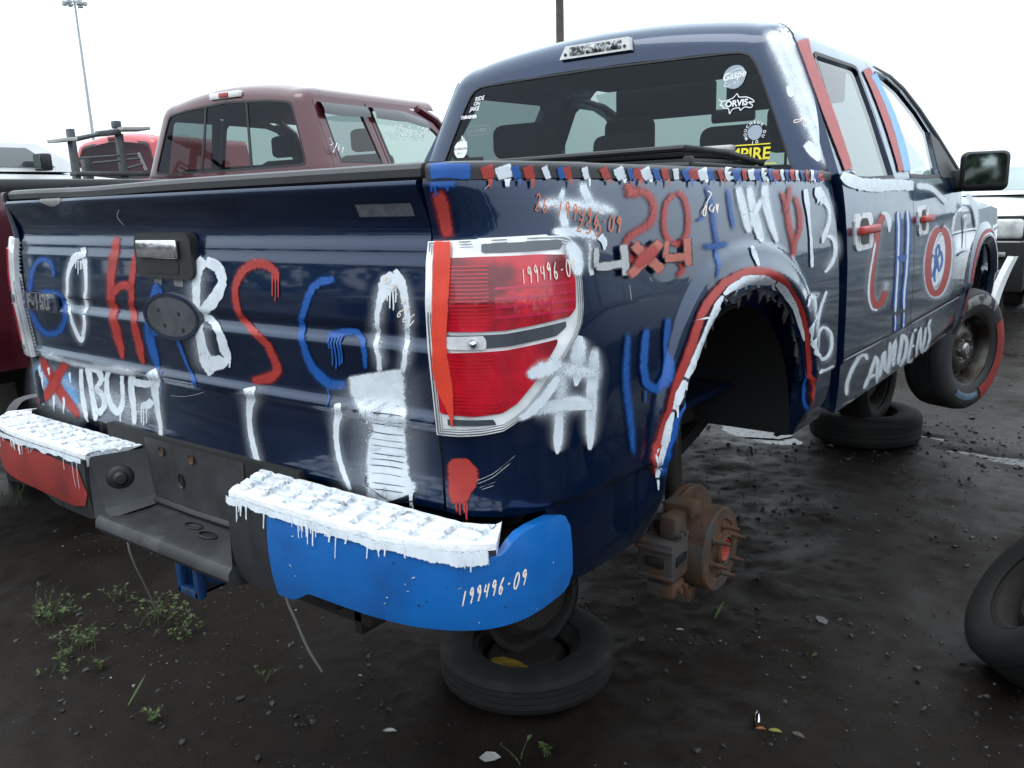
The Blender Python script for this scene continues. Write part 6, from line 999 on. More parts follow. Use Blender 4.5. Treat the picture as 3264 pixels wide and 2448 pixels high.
# roof skin
ru = np.concatenate([np.linspace(-2, -1, 10), np.linspace(-1, 1, 25)[1:-1], np.linspace(1, 2, 10)]); e0 = S_cab(ru, np.full(len(ru), 1.94)); rows = []
for t in np.linspace(0, 1, 16):
    y = e0[:, 1] + (3.02 - e0[:, 1]) * t; x = e0[:, 0] * (1 - .02 * t); rows.append(np.stack([x, y, e0[:, 2] - .030 * t * t + .012 * np.sin(PI * t)], 1))
nV = len(ru); mk('roof', ([tuple(p) for r in rows for p in r], [(i * nV + j, i * nV + j + 1, (i + 1) * nV + j + 1, (i + 1) * nV + j) for i in range(15) for j in range(nV - 1)]), M['navy'], T)
for s, S in ((1, S_door), (-1, mirrorS(S_door))):
    mk('roof_rail', patch(lambda u, v, S=S: S(CAB_YR(v) + CY - .004 + np.asarray(u, float) * (3.05 - CAB_YR(v) - CY), v), rng(0, 1, .05), rng(1.862, 1.94, .01, [1.875, 1.9, 1.92, 1.935]), flip=s < 0), M['navy'], T)
    # doors
    rd = [(1.795, 1.40), (1.81, 1.27), (1.817, 1.1), (1.803, .9), (1.80, .82), (1.815, .71), (1.828, .585), (2.80, .563), (2.795, .80), (2.795, 1.24), (2.775, 1.372), (2.876, 1.615), (2.835, 1.80), (2.82, 1.862), (1.927, 1.862), (1.887, 1.657)]
    rw = [(1.956, 1.407), (1.968, 1.393), (1.993, 1.388), (2.122, 1.386), (2.495, 1.392), (2.585, 1.626), (2.614, 1.795), (2.60, 1.812), (2.554, 1.815), (2.10, 1.812), (2.075, 1.800), (2.068, 1.77), (2.004, 1.594)]
    fd = [(2.80, .562), (4.0, .535), (3.965, .9), (3.94, 1.128), (3.93, 1.30), (3.92, 1.40), (3.72, 1.575), (3.56, 1.70), (3.36, 1.80), (3.2, 1.842), (3.0, 1.86), (2.826, 1.862), (2.841, 1.80), (2.882, 1.615), (2.781, 1.372), (2.801, 1.24), (2.801, .80)]
    fw = [(2.80, 1.398), (3.097, 1.393), (3.396, 1.398), (3.41, 1.42), (3.56, 1.58), (3.575, 1.605), (3.47, 1.69), (3.278, 1.778), (3.085, 1.820), (2.93, 1.822), (2.905, 1.80), (2.908, 1.627)]
    for nm, out, w, gm, yb in (('rear_door', rd, rw, M['privacy'], 1.79), ('front_door', fd, fw, M['clear'], 2.78)):
        d = mk(nm, patch(S, rng(yb, 4.01 if yb > 2 else 2.9, .0125), rng(.53, 1.863, .011, [.745, .76, .772, .80]), out, [w], off=.0015, rim=.03, flip=s < 0), M['navy'], T, sharp=50)
        cx, cz = sum(p[0] for p in w) / len(w), sum(p[1] for p in w) / len(w); wo_ = [(cx + (a - cx) * 1.045, cz + (b - cz) * 1.075) for a, b in w]
        mk('window_trim', ring(wo_, w, S, .004, s < 0), M['seal'], d); mk('window_pane', patch(S, rng(yb, 3.7 if yb > 2 else 2.7, .03), rng(1.37, 1.83, .02), w, off=-.006, flip=s < 0), gm, d)
        if s > 0:
            ys = (1.895, 2.125) if yb < 2 else (2.86, 3.065)
            hb_ = mk('handle_bezel', patch(S, rng(ys[0], ys[1], .008), rng(1.13, 1.27, .008), rrect(ys[0], ys[1], 1.137, 1.263, .035), off=.007, rim=.01), mat('white_brushed_chrome', (.72, .73, .74), rough=.3, metal=.3, var=.15, vscale=60, second=(.10, .11, .12), sfac=(.56, .62), sscale=24), d)
            c = float(DOOR_X(1.2)); mk('handle_cavity', patch(S, rng(ys[0] + .05, ys[1] - .05, .008), rng(1.15, 1.25, .008), rrect(ys[0] + .06, ys[1] - .06, 1.155, 1.245, .03), off=.0085), M['seal'], hb_)
            mk('door_handle', box(c + .010, c + .032, ys[0] + .012, ys[1] + .012, 1.192, 1.221, .008, 3), mat('red_handle_paint', (.40, .035, .03), rough=.4, var=.15, vscale=30), d)
            if yb < 2: rear_door = d
            else: front_door = d
    # window pillar panel between the doors, windscreen pillar
    mk('windscreen_pillar', tube([tuple(S(y, z) + np.array([-s * .012, 0, .004])) for y, z in ((2.86, 1.850), (3.0, 1.850), (3.2, 1.832), (3.38, 1.790), (3.56, 1.700), (3.72, 1.582), (3.93, 1.405))], [.006, .014, .018, .020, .022, .024, .026], 10), M['trim'], T)
    mk('mirror_sail', patch(S, rng(3.39, 3.93, .02), rng(1.38, 1.62, .012), [(3.40, 1.385), (3.415, 1.42), (3.58, 1.605), (3.72, 1.56), (3.90, 1.40), (3.91, 1.385)], off=.006, rim=.01, flip=s < 0), M['trim'], T)
    # fender
    def fap(r): return [(4.77 - .52 * r, .48)] + [(4.77 + .52 * r * math.copysign(abs(math.cos(a)) ** .85, math.cos(a)), .58 + .46 * r * math.sin(a) ** .85) for a in np.linspace(PI, 0, 30)] + [(4.77 + .52 * r, .48)]
    fen = [(3.972, .9), (4.006, .54), (4.3, .50), (5.3, .50), (5.62, .60), (5.66, .9), (5.60, 1.12), (5.3, 1.18), (4.9, 1.215), (4.66, 1.235), (4.3, 1.28), (3.938, 1.31), (3.946, 1.128)]
    def SF(u, v, S=S, s=s):
        p = S(u, v).copy(); u = np.asarray(u, float); r = (np.abs((u - 4.77) / .52) ** 2.3 + np.abs(np.maximum(v - .58, 0) / .46) ** 2.3) ** (1 / 2.3)
        p[..., 0] += s * (.022 * sstep(1.17, 1.03, r) - .03 * sstep(1.0, .9, r) - .25 * sstep(5.15, 5.9, u) ** 2 - .10 * sstep(1.22, 1.33, v)); return p
    f = mk('fender', patch(SF, rng(3.93, 5.67, .02), rng(.5, 1.32, .015), fen, [fap(.90)], off=.001, rim=.02, flip=s < 0), M['navy'], T, sharp=50)
    if s > 0:
        fender = f
        mk('fender_badge', patch(SF, rng(4.02, 4.22, .01), rng(1.13, 1.19, .01), rrect(4.03, 4.20, 1.135, 1.185, .01), off=.007, rim=.006), M['chrome'], f)
        for w_, c_, rr in ((.04, M['redpaint'], 1.08), (.02, M['wpaint'], 1.0)):
            o_ = fap(rr)[1:-1]; i_ = fap(rr - w_)[1:-1]; n_ = len(o_); A = np.array(o_ + i_); P_ = SF(A[:, 0], A[:, 1]) + np.array([.003 if rr > 1.05 else .004, 0, 0])
            mk('arch_stripe', (list(P_), [(i, i + 1, n_ + i + 1, n_ + i) for i in range(n_ - 1)]), c_, f)
    mk('wheel_liner', ([(s * x, y, z) for x in (.48, .93) for y, z in fap(.93)[1:-1]], [(i, i + 1, 31 + i, 30 + i) for i in range(29)] + [tuple(range(30))]), M['black'], T)
    # door mirror
    mr = mk('door_mirror', join(move(box(-.108, .108, 0, .12, -.097, .097, .032, 4), Matrix.Translation((s * 1.108, 3.75, 1.408)) @ Matrix.Rotation(s * math.radians(13), 4, 'Z')), box(min(s * .93, s * 1.03), max(s * .93, s * 1.03), 3.76, 3.86, 1.325, 1.42, .015), tube([(s * .93, 3.80, 1.33), (s * 1.0, 3.81, 1.34)], .03, 8)), M['trim'], T)
    mk('mirror_glass', patch(SP(3.7485), rng(-.1, .1, .01), rng(-.1, .1, .01), rrect(-.086, .092, -.062, .082, .022)) if False else move(patch(SP(0), rng(-.1, .1, .01), rng(-.1, .1, .01), rrect(-.088, .090, -.066, .082, .022)), Matrix.Translation((s * 1.108, 3.75, 1.408)) @ Matrix.Rotation(s * math.radians(13), 4, 'Z') @ Matrix.Rotation(math.radians(.5), 4, 'X') @ Matrix.Translation((0, -.002, .003))), mat('mirror_silver', (.33, .38, .36), rough=.03, metal=1., var=.06), mr)
def hood(u, v): u = np.asarray(u, float); v = np.asarray(v, float); return np.stack([v * (.90 - .10 * sstep(4.6, 5.6, u)), u + 0 * v, 1.335 - .055 * (u - 3.9) - .05 * sstep(5.2, 5.65, u) - .06 * np.abs(v) ** 3 + .03 * (1 - v * v)], -1)
mk('hood', patch(hood, rng(3.92, 5.66, .06), rng(-1, 1, .08), rim=.03, flip=True), M['navy'], T); mk('cowl', box(-.86, .86, 3.74, 3.95, 1.28, 1.36, .02), M['trim'], T)
mk('grille', box(-.66, .66, 5.58, 5.68, .80, 1.17, .03), M['trim'], T); mk('front_bumper', box(-.92, .92, 5.55, 5.78, .55, .78, .05), M['chrome'], T)
def ws(u, v): u = np.asarray(u, float); v = np.asarray(v, float); return np.stack([v * (.64 + .24 * u), 3.0 + .88 * u - .10 * v * v * 1.0 + .02, 1.915 - .55 * u - .045 * v * v * (1 - u) + .10 * u * (1 - u)], -1)
windscreen = mk('windscreen', patch(ws, np.linspace(0, 1, 16), np.linspace(-1, 1, 20)), M['clear'], T)
# cab inside
mk('cab_floor', box(-.92, .92, 1.83, 4.2, .60, .68), M['black'], T); mk('dashboard', box(-.80, .80, 3.40, 3.80, 1.0, 1.30, .06), M['cloth'], T); mk('headliner', box(-.60, .60, 2.06, 2.98, 1.885, 1.895), M['cloth'], T)
mk('rear_bulkhead', box(-.88, .88, 1.835, 1.845, .68, 1.37), M['cloth'], T)
mk('rear_seat', join(box(-.78, .78, 1.92, 2.08, .80, 1.44, .06), box(-.78, .78, 2.0, 2.5, .80, 1.0, .06)), M['cloth'], T)
def headrest(x, y, z, w=.27, h=.15): mk('headrest', join(box(x - w / 2, x + w / 2, y - .05, y + .05, z - h / 2, z + h / 2, .045, 4), tube([(x - .05, y, z - .05), (x - .05, y, z - .2)], .007, 6), tube([(x + .05, y, z - .05), (x + .05, y, z - .2)], .007, 6)), M['cloth'], T)
for x in (-.51, .02, .50): headrest(x, 2.05, 1.60 if x < 0 else 1.52, .27 if x else .22)
for x in (-.44, .44): mk('front_seat', join(box(x - .27, x + .27, 2.86, 3.02, .80, 1.46, .07), box(x - .27, x + .27, 2.9, 3.45, .80, 1.0, .07)), M['cloth'], T); headrest(x, 2.93, 1.63, .28, .22)
mk('steering_wheel', move(lathe([(.17 + .015 * math.cos(a), .015 * math.sin(a)) for a in np.linspace(0, 2 * PI, 9)[:-1]], 28, True), Matrix.Translation((-.44, 3.38, 1.28)) @ Matrix.Rotation(PI / 2 + .4, 4, 'Z')), M['trim'], T)
mk('sun_visor', box(-.60, -.03, 3.06, 3.10, 1.735, 1.90, .012), M['cloth'], windscreen); mk('sun_visor', box(.03, .60, 3.06, 3.10, 1.735, 1.90, .012), M['cloth'], windscreen); mk('rear_view_mirror', box(-.12, .12, 3.22, 3.25, 1.70, 1.77, .015), M['trim'], windscreen)
# third brake lamp on the roof edge
tb = mk('brake_lamp', prism([(-.165, 1.884), (.158, 1.884), (.145, 1.932), (-.135, 1.932)], 1.864, 1.94, 'y'), mat('milky_lens', (.70, .70, .68), rough=.2, coat=.8, var=.1, vscale=30), cab, smooth=False)
for x0, x1 in ((-.115, -.045), (-.040, .045), (.050, .118)): mk('lamp_cell', box(x0, x1, 1.861, 1.866, 1.893, 1.925, .004), mat('ribbed_clear_lens', (.42, .43, .43), rough=.15, metal=.6, var=.9, vscale=60, second=(.04, .04, .04), sfac=(.5, .58), sscale=45), tb)
for x in (-.135, .132): mk('screw_cap', move(lathe([(.0001, -.003), (.006, -.003), (.006, .003)], 10), Matrix.Translation((x, 1.863, 1.900)) @ Matrix.Rotation(PI / 2, 4, 'Z')), M['seal'], tb)
# ---- wheels
def tyre(R=.385, r=.235, w=.25, n=72, tread=True, groove=.005):
    h = w / 2; P = [(r, -h * .82), (r + .012, -h * .92), (R * .5 + r * .5, -h * 1.03), (R - .045, -h), (R - .018, -h * .90), (R - .006, -h * .78)]
    gx = [-.52, -.48, -.20, -.16, .16, .20, .48, .52]; T_ = []
    for i, g in enumerate(gx): d = groove if tread else 0; T_ += [(R - (0 if i % 2 == 0 else d), g * h), (R - (d if i % 2 == 0 else 0), g * h)]
    P += T_ + [(a, -b) for a, b in P[::-1]]; return lathe(P, n)
def steel_wheel(parent, r=.225, h=.10, m=None, holes=10, name='wheel_rim'):
    m = m or M['darkrust']
    rim = lathe([(r + .012, h), (r + .014, h - .006), (r - .004, h - .012), (r - .012, h - .03), (r - .03, h - .06), (r - .032, -.03), (r - .02, -h + .02), (r + .012, -h)], 48)
    def SD(u, v):
        u = np.asarray(u, float); v = np.asarray(v, float); x = .030 + .030 * sstep(r * .85, r * .45, v) - .012 * sstep(r * .40, r * .25, v) - .03 * sstep(r * .82, r * .9, v); return np.stack([x, v * np.cos(u), v * np.sin(u)], -1)
    hl = []
    for k in range(holes):
        a = 2 * PI * (k + .5) / holes; hl.append([(a + .028 / (r * .72) * math.cos(t) * .62, r * .72 + .017 * math.sin(t)) for t in np.linspace(0, 2 * PI, 12)[:-1]])
    hl.append([(-.1, -.01), (6.4, -.01), (6.4, r * .16), (-.1, r * .16)])
    disc = patch(SD, np.linspace(0, 2 * PI, 121), rng(.02, r - .03, .006), None, hl, mu=r * .7, flip=False)
    o = mk(name, join(rim, disc), m, parent, sharp=40); return o
fw_root = mk('front_wheel', tyre(.385, .225, .26), mat('faded_tyre_rubber', (.022, .022, .023), rough=.7, var=.4, vscale=7, bump=.001, bscale=90), T)
fw_root.matrix_local = Matrix.Translation((.875, 4.80, .325)) @ Matrix.Rotation(math.radians(-20), 4, 'Z')
rim_m = mat('dull_steel_wheel', (.10, .092, .085), rough=.4, metal=.7, var=.5, vscale=10, second=(.04, .028, .02), sfac=(.45, .62), sscale=7)
w_ = steel_wheel(fw_root, .222, .115, rim_m, 12); mk('hub_cap', lathe([(.0001, .085), (.03, .084), (.042, .074), (.045, .03)], 24), M['steel'], w_)
for k in range(6): a = 2 * PI * k / 6; mk('lug_nut', move(lathe([(.0001, .075), (.010, .073), (.011, .05)], 6), (0, .068 * math.cos(a), .068 * math.sin(a))), M['steel'], w_)
def arcband(a0, a1, r0, r1, x, m, n=30, nm='paint_band'):
    V_ = [(x + (.0012 if True else 0), r * math.cos(a), r * math.sin(a)) for a in np.linspace(a0, a1, n) for r in (r0, (r0 + r1) / 2, r1)]
    V_ = [(p[0] + (.004 if i % 3 == 1 else -.003), p[1], p[2]) for i, p in enumerate(V_)]
    mk(nm, (V_, [(i * 3 + j, i * 3 + j + 1, i * 3 + j + 4, i * 3 + j + 3) for i in range(n - 1) for j in range(2)]), m, fw_root)
arcband(-1.25, .55, .262, .345, .1335, M['redpaint']); arcband(-2.2, -1.35, .275, .32, .1335, mat('pale_blue_tyre_paint', (.10, .16, .22), rough=.6, var=.3, vscale=14)); arcband(.9, 2.5, .29, .350, .1335, mat('scuffed_white_tyre_paint', (.24, .245, .24), rough=.6, var=.35, vscale=20, second=(.03, .03, .03), sfac=(.5, .6), sscale=16))
fl_root = mk('front_wheel', tyre(.385, .225, .26), M['rubber'], T); fl_root.matrix_local = Matrix.Translation((-.875, 4.80, .325)) @ Matrix.Rotation(math.radians(160), 4, 'Z'); steel_wheel(fl_root, .222, .115, M['darkrust'], 12)
# ---- spray paint, traced onto the panels
PAR = {'tg': (tailgate, S_tailgate, .0012), 'bed': (bed_side, S_bed, .0012), 'door': (front_door, S_door, .0035), 'rail': (bed_side, S_rail, .0012), 'cab': (cab, S_cab, .0015), 'lamp': (right_lamp, S_bed, .0175), 'bump': (blue_face, S_bump, .0032)}
groups = []; cnt = {}; SINGLE = {'white_streak', 'red_stripe', 'blue_stripe', 'white_overspray', 'paint_stripe', 'blue_splash', 'white_smear', 'ink_line', 'white_patch', 'white_spray', 'scratch'}
for line in STROKES.strip().split('\n'):
    nm, sf, col, sty, nums = line.split('|'); a = np.array(nums.split(), float).reshape(-1, 4) / 1000; par, S, off = PAR[sf]
    if sf == 'door' and a[:, 0].mean() < 2.80: par = rear_door
    if sf == 'door' and a[:, 0].mean() > 3.97: par = fender; off = .006
    cnt[sf] = cnt.get(sf, 0) + 1; v, f, c = ribbon(S, a, sty, off + cnt[sf] * 4e-5)
    if not groups or groups[-1][0] != nm or groups[-1][1] is not par or nm in SINGLE: groups.append((nm, par, []))
    groups[-1][2].append((col, v, f, c))
for nm, par, items in groups: paint_object(nm, items, par)
# ---- stickers on the rear window
def sticker(txt, u, v, size, m, nm='sticker_lettering', rot=0., shear=0., bold=0., off=.001):
    p = S_cab(u, v); n = normals(S_cab, np.array(u), np.array(v)); ez = Vector((0, .17, 1)).normalized(); ex = Vector((1, 0, 0)); R_ = Matrix.Rotation(rot, 3, Vector(tuple(n))); return mk(nm, on_frame(text_vf(txt, size, 0, shear=shear, bold=bold), p, R_ @ ex, R_ @ ez, off), m, rear_window, smooth=False)
def disc_sticker(u, v, r, m, n=24, rag=.04, nm='round_sticker', sy=1., off=.0006):
    p = Vector(tuple(S_cab(u, v))); ez = Vector((0, .17, 1)).normalized(); ex = Vector((1, 0, 0)); nn = ex.cross(ez)
    V_ = [tuple(p + nn * off)] + [tuple(p + ex * r * (1 + rag * math.sin(7 * k)) * math.cos(2 * PI * k / n) + ez * sy * r * (1 + rag * math.sin(7 * k)) * math.sin(2 * PI * k / n) + nn * off) for k in range(n)]
    return mk(nm, (V_, [(0, 1 + k, 1 + (k + 1) % n) for k in range(n)]), m, rear_window)
def line_sticker(segs, u, v, s, w, m, nm='sticker_outline', off=.0012):
    p = Vector(tuple(S_cab(u, v))); ez = Vector((0, .17, 1)).normalized(); ex = Vector((1, 0, 0)); nn = ex.cross(ez); V_, F_ = [], []
    for sg in segs:
        C_ = crom(np.array(sg, float), 4); tg_ = np.gradient(C_, axis=0); tg_ /= np.linalg.norm(tg_, axis=1, keepdims=True) + 1e-9; n0 = len(V_)
        for q, t in zip(C_, tg_):
            for sgn in (-1, 1): a, b = q[0] * s - t[1] * sgn * w / 2, q[1] * s + t[0] * sgn * w / 2; V_.append(tuple(p + ex * a + ez * b + nn * off))
        F_ += [(n0 + 2 * i, n0 + 2 * i + 1, n0 + 2 * i + 3, n0 + 2 * i + 2) for i in range(len(C_) - 1)]
    return mk(nm, (V_, F_), m, rear_window, smooth=False)
sticker('RIDE', -.935, 1.772, .024, SIGN['white'], rot=.06, shear=.3, bold=.0006); sticker('ON', -.945, 1.754, .022, SIGN['white'], shear=.3, bold=.0006); sticker('JAKE', -.95, 1.735, .024, SIGN['white'], shear=.3, bold=.0008)
sticker('THRASHER', -.972, 1.703, .0185, SIGN['white'], bold=.0012); sticker('G-LOOMIS', -.845, 1.642, .020, SIGN['dim'], bold=.0003)
line_sticker([[(-1, -.32), (1, -.32), (1, .32), (-1, .32), (-1, -.32)]], -.845, 1.642, .053, .002, SIGN['dim'])
disc_sticker(-.936, 1.568, .038, SIGN['white'], rag=.03, sy=1.05); disc_sticker(-.936, 1.596, .024, SIGN['white'], n=3, rag=0, sy=1.6)
sticker('ALTERNATIVE', -.936, 1.571, .0125, SIGN['dim'], off=.0014, bold=.0004); line_sticker([[(-.7, .5), (-.3, 1), (-.1, .6), (.2, 1.2), (.6, .5)]], -.936, 1.585, .03, .003, SIGN['dim'], off=.0014); sticker('SINCE', -.936, 1.552, .010, SIGN['dim'], off=.0014)
disc_sticker(.893, 1.739, .041, SIGN['grey'], rag=.02); sticker('Gaspe', .893, 1.743, .034, SIGN['white'], rot=.12, shear=.25, off=.0014, bold=.0008); sticker('FLY', .895, 1.719, .015, SIGN['white'], off=.0014)
line_sticker([[(-1, .1), (-.3, .5), (.5, .75), (1, .45), (.3, .35), (-.4, .3)], [(-.8, -.5), (-1, -.9), (-.5, -1), (-.4, -.75)]], .893, 1.741, .034, .002, SIGN['white'], off=.0014)
line_sticker([[(-1.15, .42), (-.9, .28), (-.55, .3), (-.2, .42), (0, .62), (.15, .42), (.6, .38), (1.0, .18), (1.05, .05), (.75, .08), (1.0, -.12), (.9, -.25), (.55, -.18), (.3, -.35), (.2, -.2), (-.2, -.25), (-.35, -.5), (-.45, -.2), (-.75, -.12), (-.85, .02), (-1.0, .05), (-.9, .2), (-1.15, .42)]], .862, 1.647, .060, .0032, SIGN['white'])
sticker('ORVIS', .866, 1.651, .030, SIGN['white'], rot=.02, bold=.001)
disc_sticker(.916, 1.548, .026, SIGN['grey'], rag=.03)
for k, ch in enumerate('MOUCHEUR DU DI'):
    a = math.radians(215 - k * 24); p = S_cab(.916, 1.548); vf = on_frame(text_vf(ch, .0145, bold=.0003), Vector(tuple(p)) + Vector((1, 0, 0)) * .034 * math.cos(a) + Vector((0, .17, .98)) * .034 * math.sin(a), (math.sin(a), -.17 * math.cos(a), -math.cos(a)), (math.cos(a), .17 * math.sin(a), math.sin(a)), .0014)
    if ch != ' ': mk('sticker_lettering', vf, SIGN['white'], rear_window, smooth=False)
sticker('EMPIRE', .838, 1.474, .058, SIGN['yellow'], bold=.0012); line_sticker([[(-1, 0), (1, 0)]], .838, 1.507, .10, .004, SIGN['yellow']); line_sticker([[(-1, 0), (1, 0)]], .838, 1.441, .10, .004, SIGN['yellow'])
# ---- loose black tonneau cover folded at the head of the bed
tc_ = thing('tonneau_cover', 'folded black tonneau cover lying across the bed below the rear window', 'tonneau cover', (0, 1.45, LIFT + 1.41))
for i, (z, dx) in enumerate(((0, 0), (.022, .01), (.044, -.01))): mk('cover_panel', box(-.74 + dx, .70 + dx, -.24 + i * .006, .28, z, z + .018, .004), M['trim'], tc_)
mk('cover_frame', tube([(-.76, -.25, .055), (.70, -.25, .068), (.72, .0, .06), (.73, .28, .03)], .010, 8), M['trim'], tc_); mk('cover_frame', tube([(-.76, -.26, .012), (.72, -.26, .020), (.74, .28, .010)], .010, 8), M['greyplastic'], tc_)
mk('cover_hinge', box(.70, .728, -.262, -.238, .0, .045, .005), M['trim'], tc_); mk('cover_clamp', box(.62, .72, .04, .08, .06, .085, .005), M['steel'], tc_)
# ================================================================== wheel stands under the painted pickup
def rim_vf(r, h): return lathe([(r, h), (r + .004, h - .008), (r - .018, h - .014), (r - .03, h - .04), (r - .035, 0), (r - .03, -h + .04), (r - .018, -h + .014), (r + .004, -h + .008), (r, -h)], 40)
def disc_vf(r, x=.0): return lathe([(r - .034, x - .02), (r * .75, x + .01), (r * .55, x + .035), (r * .35, x + .028), (r * .18, x + .02), (.0001, x + .02)], 40)
def stand(x, y, label, R_, r, w, up_r, up_w, rz, tyre_up, pump=0., up_xy=(0, 0)):
    z0 = max(gz(x + a, y + b) for a in (-.2, 0, .2) for b in (-.2, 0, .2)) - .008
    s_ = thing('wheel_stand', label, 'wheel stand', (x, y, z0), rz, 'wheel stands under the painted pickup')
    Ml = Matrix.Translation((0, 0, w / 2 + .003)) @ Matrix.Rotation(-PI / 2, 4, 'Y')
    t_ = mk('lying_tyre', move(tyre(R_, r, w), Ml), M['dusty_rubber'], s_); rm = mk('lying_rim', move(join(rim_vf(r, w * .40), disc_vf(r, -.02)), Ml), M['darkrust'], s_)
    zc = w * .5 - .01 + up_r; Mu = Matrix.Translation((*up_xy, zc)) @ Matrix.Rotation(pump, 4, 'Z')
    if tyre_up: mk('upright_tyre', move(tyre(up_r, up_r - .12, up_w), Mu), M['dusty_rubber'], s_); mk('upright_rim', move(join(rim_vf(up_r - .12, up_w * .42), disc_vf(up_r - .12)), Mu), M['darkrust'], s_)
    else: mk('upright_rim', move(join(rim_vf(up_r, up_w / 2), disc_vf(up_r, .04)), Mu), M['darkrust'], s_)
    return s_, zc + up_r + z0
st1, top1 = stand(.13, 1.13, 'flat tyre with a bare rusty rim upright on it, below the rear bumper', .315, .195, .135, .20, .13, 0, False, -.35, (-.05, .07))
ye = mk('yellow_residue', move(lathe([(.0001, .002), (.05, .004), (.07, 0)], 9), Matrix.Translation((.03, -.14, .095)) @ Matrix.Rotation(-PI / 2, 4, 'Y') @ Matrix.Diagonal((1, .6, 1.2, 1))), mat('yellow_paint_residue', (.20, .13, .01), rough=.6, var=.6, vscale=40), st1)
st2, top2 = stand(.36, 4.80, 'flat tyre with a tyred wheel upright on it, under the cab', .36, .20, .20, .33, .20, 0, True, -.10)
mk('axle_saddle', box(.02, .14, 1.10, 1.28, top1 - LIFT - .006, HZ - .06, .006), M['darkrust'], T); mk('jack_pad', box(.28, .44, 4.72, 4.88, top2 - LIFT - .004, .56, .01), M['darkrust'], T)
# hanging wires
for i, (pts, lb) in enumerate((([(-0.612, 0.100, 0.812), (-0.612, 0.100, 0.692), (-0.642, 0.130, 0.603), (-0.700, 0.180, 0.505), (-0.811, 0.260, 0.360)], 'thin pale wire hanging under the bumper above the weeds'), ([(0.152, 0.100, 0.866), (0.152, 0.100, 0.746), (0.155, 0.120, 0.670), (0.140, 0.160, 0.567), (0.111, 0.220, 0.459)], 'thin bent pale wire hanging below the blue bumper end'))):
    P_ = crom(np.array(pts), 5); tag(mk('hanging_wire', tube([tuple(p) for p in P_], .0035, 6), mat('pale_wire', (.30, .30, .28), rough=.5)), lb, 'wire', 'wires hanging below the bumper')
# ================================================================== other vehicles
def cab_surf(W, Y, cx, cy, crown, xc):
    def S(u, v):
        u = np.asarray(u, float); v = np.asarray(v, float); sg = np.where(u < 0, -1., 1.); u = np.abs(u); w = W(v); y0 = Y(v); th = np.clip(u - 1, 0, 1) * PI / 2; p = 2.4
        x = np.where(u < 1, u * (w - cx), np.where(u < 2, w - cx + cx * np.clip(np.sin(th), 0, 1) ** (2 / p), w)); y = np.where(u < 1, y0, np.where(u < 2, y0 + cy * (1 - np.clip(np.cos(th), 0, 1) ** (2 / p)), y0 + cy + (u - 2)))
        return np.stack([x * sg, y, v + crown * (1 - np.clip(x / xc, 0, 1) ** 2) * sstep(v0c - .2, v0c, v)], -1)
    return S
v0c = 2.40
# ---- maroon pickup
MT = thing('pickup_truck', 'maroon extended cab pickup with window visors, parked beyond the painted tailgate', 'pickup truck', (-3.649, 2.694, 0), .10)
mW = lerp_tab([(1.0, .97), (1.4, 1.0), (1.75, .985), (1.95, .955), (2.40, .785), (2.44, .770), (2.47, .748), (2.49, .718), (2.505, .67), (2.51, .62)]); mY = lerp_tab([(1.0, -.03), (1.95, -.01), (2.40, .055), (2.44, .07), (2.47, .095), (2.495, .14), (2.51, .22)])
mS = cab_surf(mW, mY, .17, .09, .06, .6); mD = lambda u, v: np.stack([mW(np.asarray(v, float)) + 0 * np.asarray(u, float), np.asarray(u, float) + 0 * np.asarray(v, float), np.asarray(v, float) + 0 * np.asarray(u, float)], -1)
mw_ = [(0, 2.376), (.7, 2.385), (.95, 2.392), (1.02, 2.385), (1.06, 2.36), (1.07, 2.30), (1.06, 2.02), (1.03, 1.985), (.95, 1.975), (0, 1.970)]; mw_ = mw_ + [(-a, b) for a, b in mw_[-2:0:-1]]
mcab = mk('cab_shell', patch(mS, np.concatenate([np.linspace(-2.05, -1, 20), rng(-1, 1, .05)[1:-1], np.linspace(1, 2.05, 20)]), rng(1.2, 2.51, .022, [2.4, 2.44, 2.47, 2.49]), holes=[mw_], rim=.01, mu=.6), M['maroon'], MT, sharp=50)
mk('window_seal', ring([(a * 1.03, 2.18 + (b - 2.18) * 1.07) for a, b in mw_], mw_, mS, .002), M['seal'], mcab)
for i, (a, b) in enumerate(((-1.08, -.37), (-.36, .13), (.14, 1.08))):
    a_, b_ = ((-1.08, -.36), (-.345, .335), (.35, 1.08))[i]; mk('window_pane', patch(mS, np.linspace(a_, b_, 16), rng(1.96, 2.41, .02), [p for p in mw_], off=-.005, mu=.6), M['tint'], mcab)
    if i: mk('window_bar', patch(mS, np.linspace(a_ - .022, a_ + .010, 3), rng(1.975, 2.385, .05), off=.001, rim=.006), M['seal'], mcab)
ru = np.concatenate([np.linspace(-2, -1, 8), np.linspace(-1, 1, 15)[1:-1], np.linspace(1, 2, 8)]); e0 = mS(ru, np.full(len(ru), 2.51)); rows = []
for t in np.linspace(0, 1, 12): rows.append(np.stack([e0[:, 0], e0[:, 1] + (1.50 - e0[:, 1]) * t, e0[:, 2] - .05 * t ** 3], 1))
nV = len(ru); mk('roof', ([tuple(p) for r in rows for p in r], [(i * nV + j, i * nV + j + 1, (i + 1) * nV + j + 1, (i + 1) * nV + j) for i in range(11) for j in range(nV - 1)]), M['maroon'], MT)
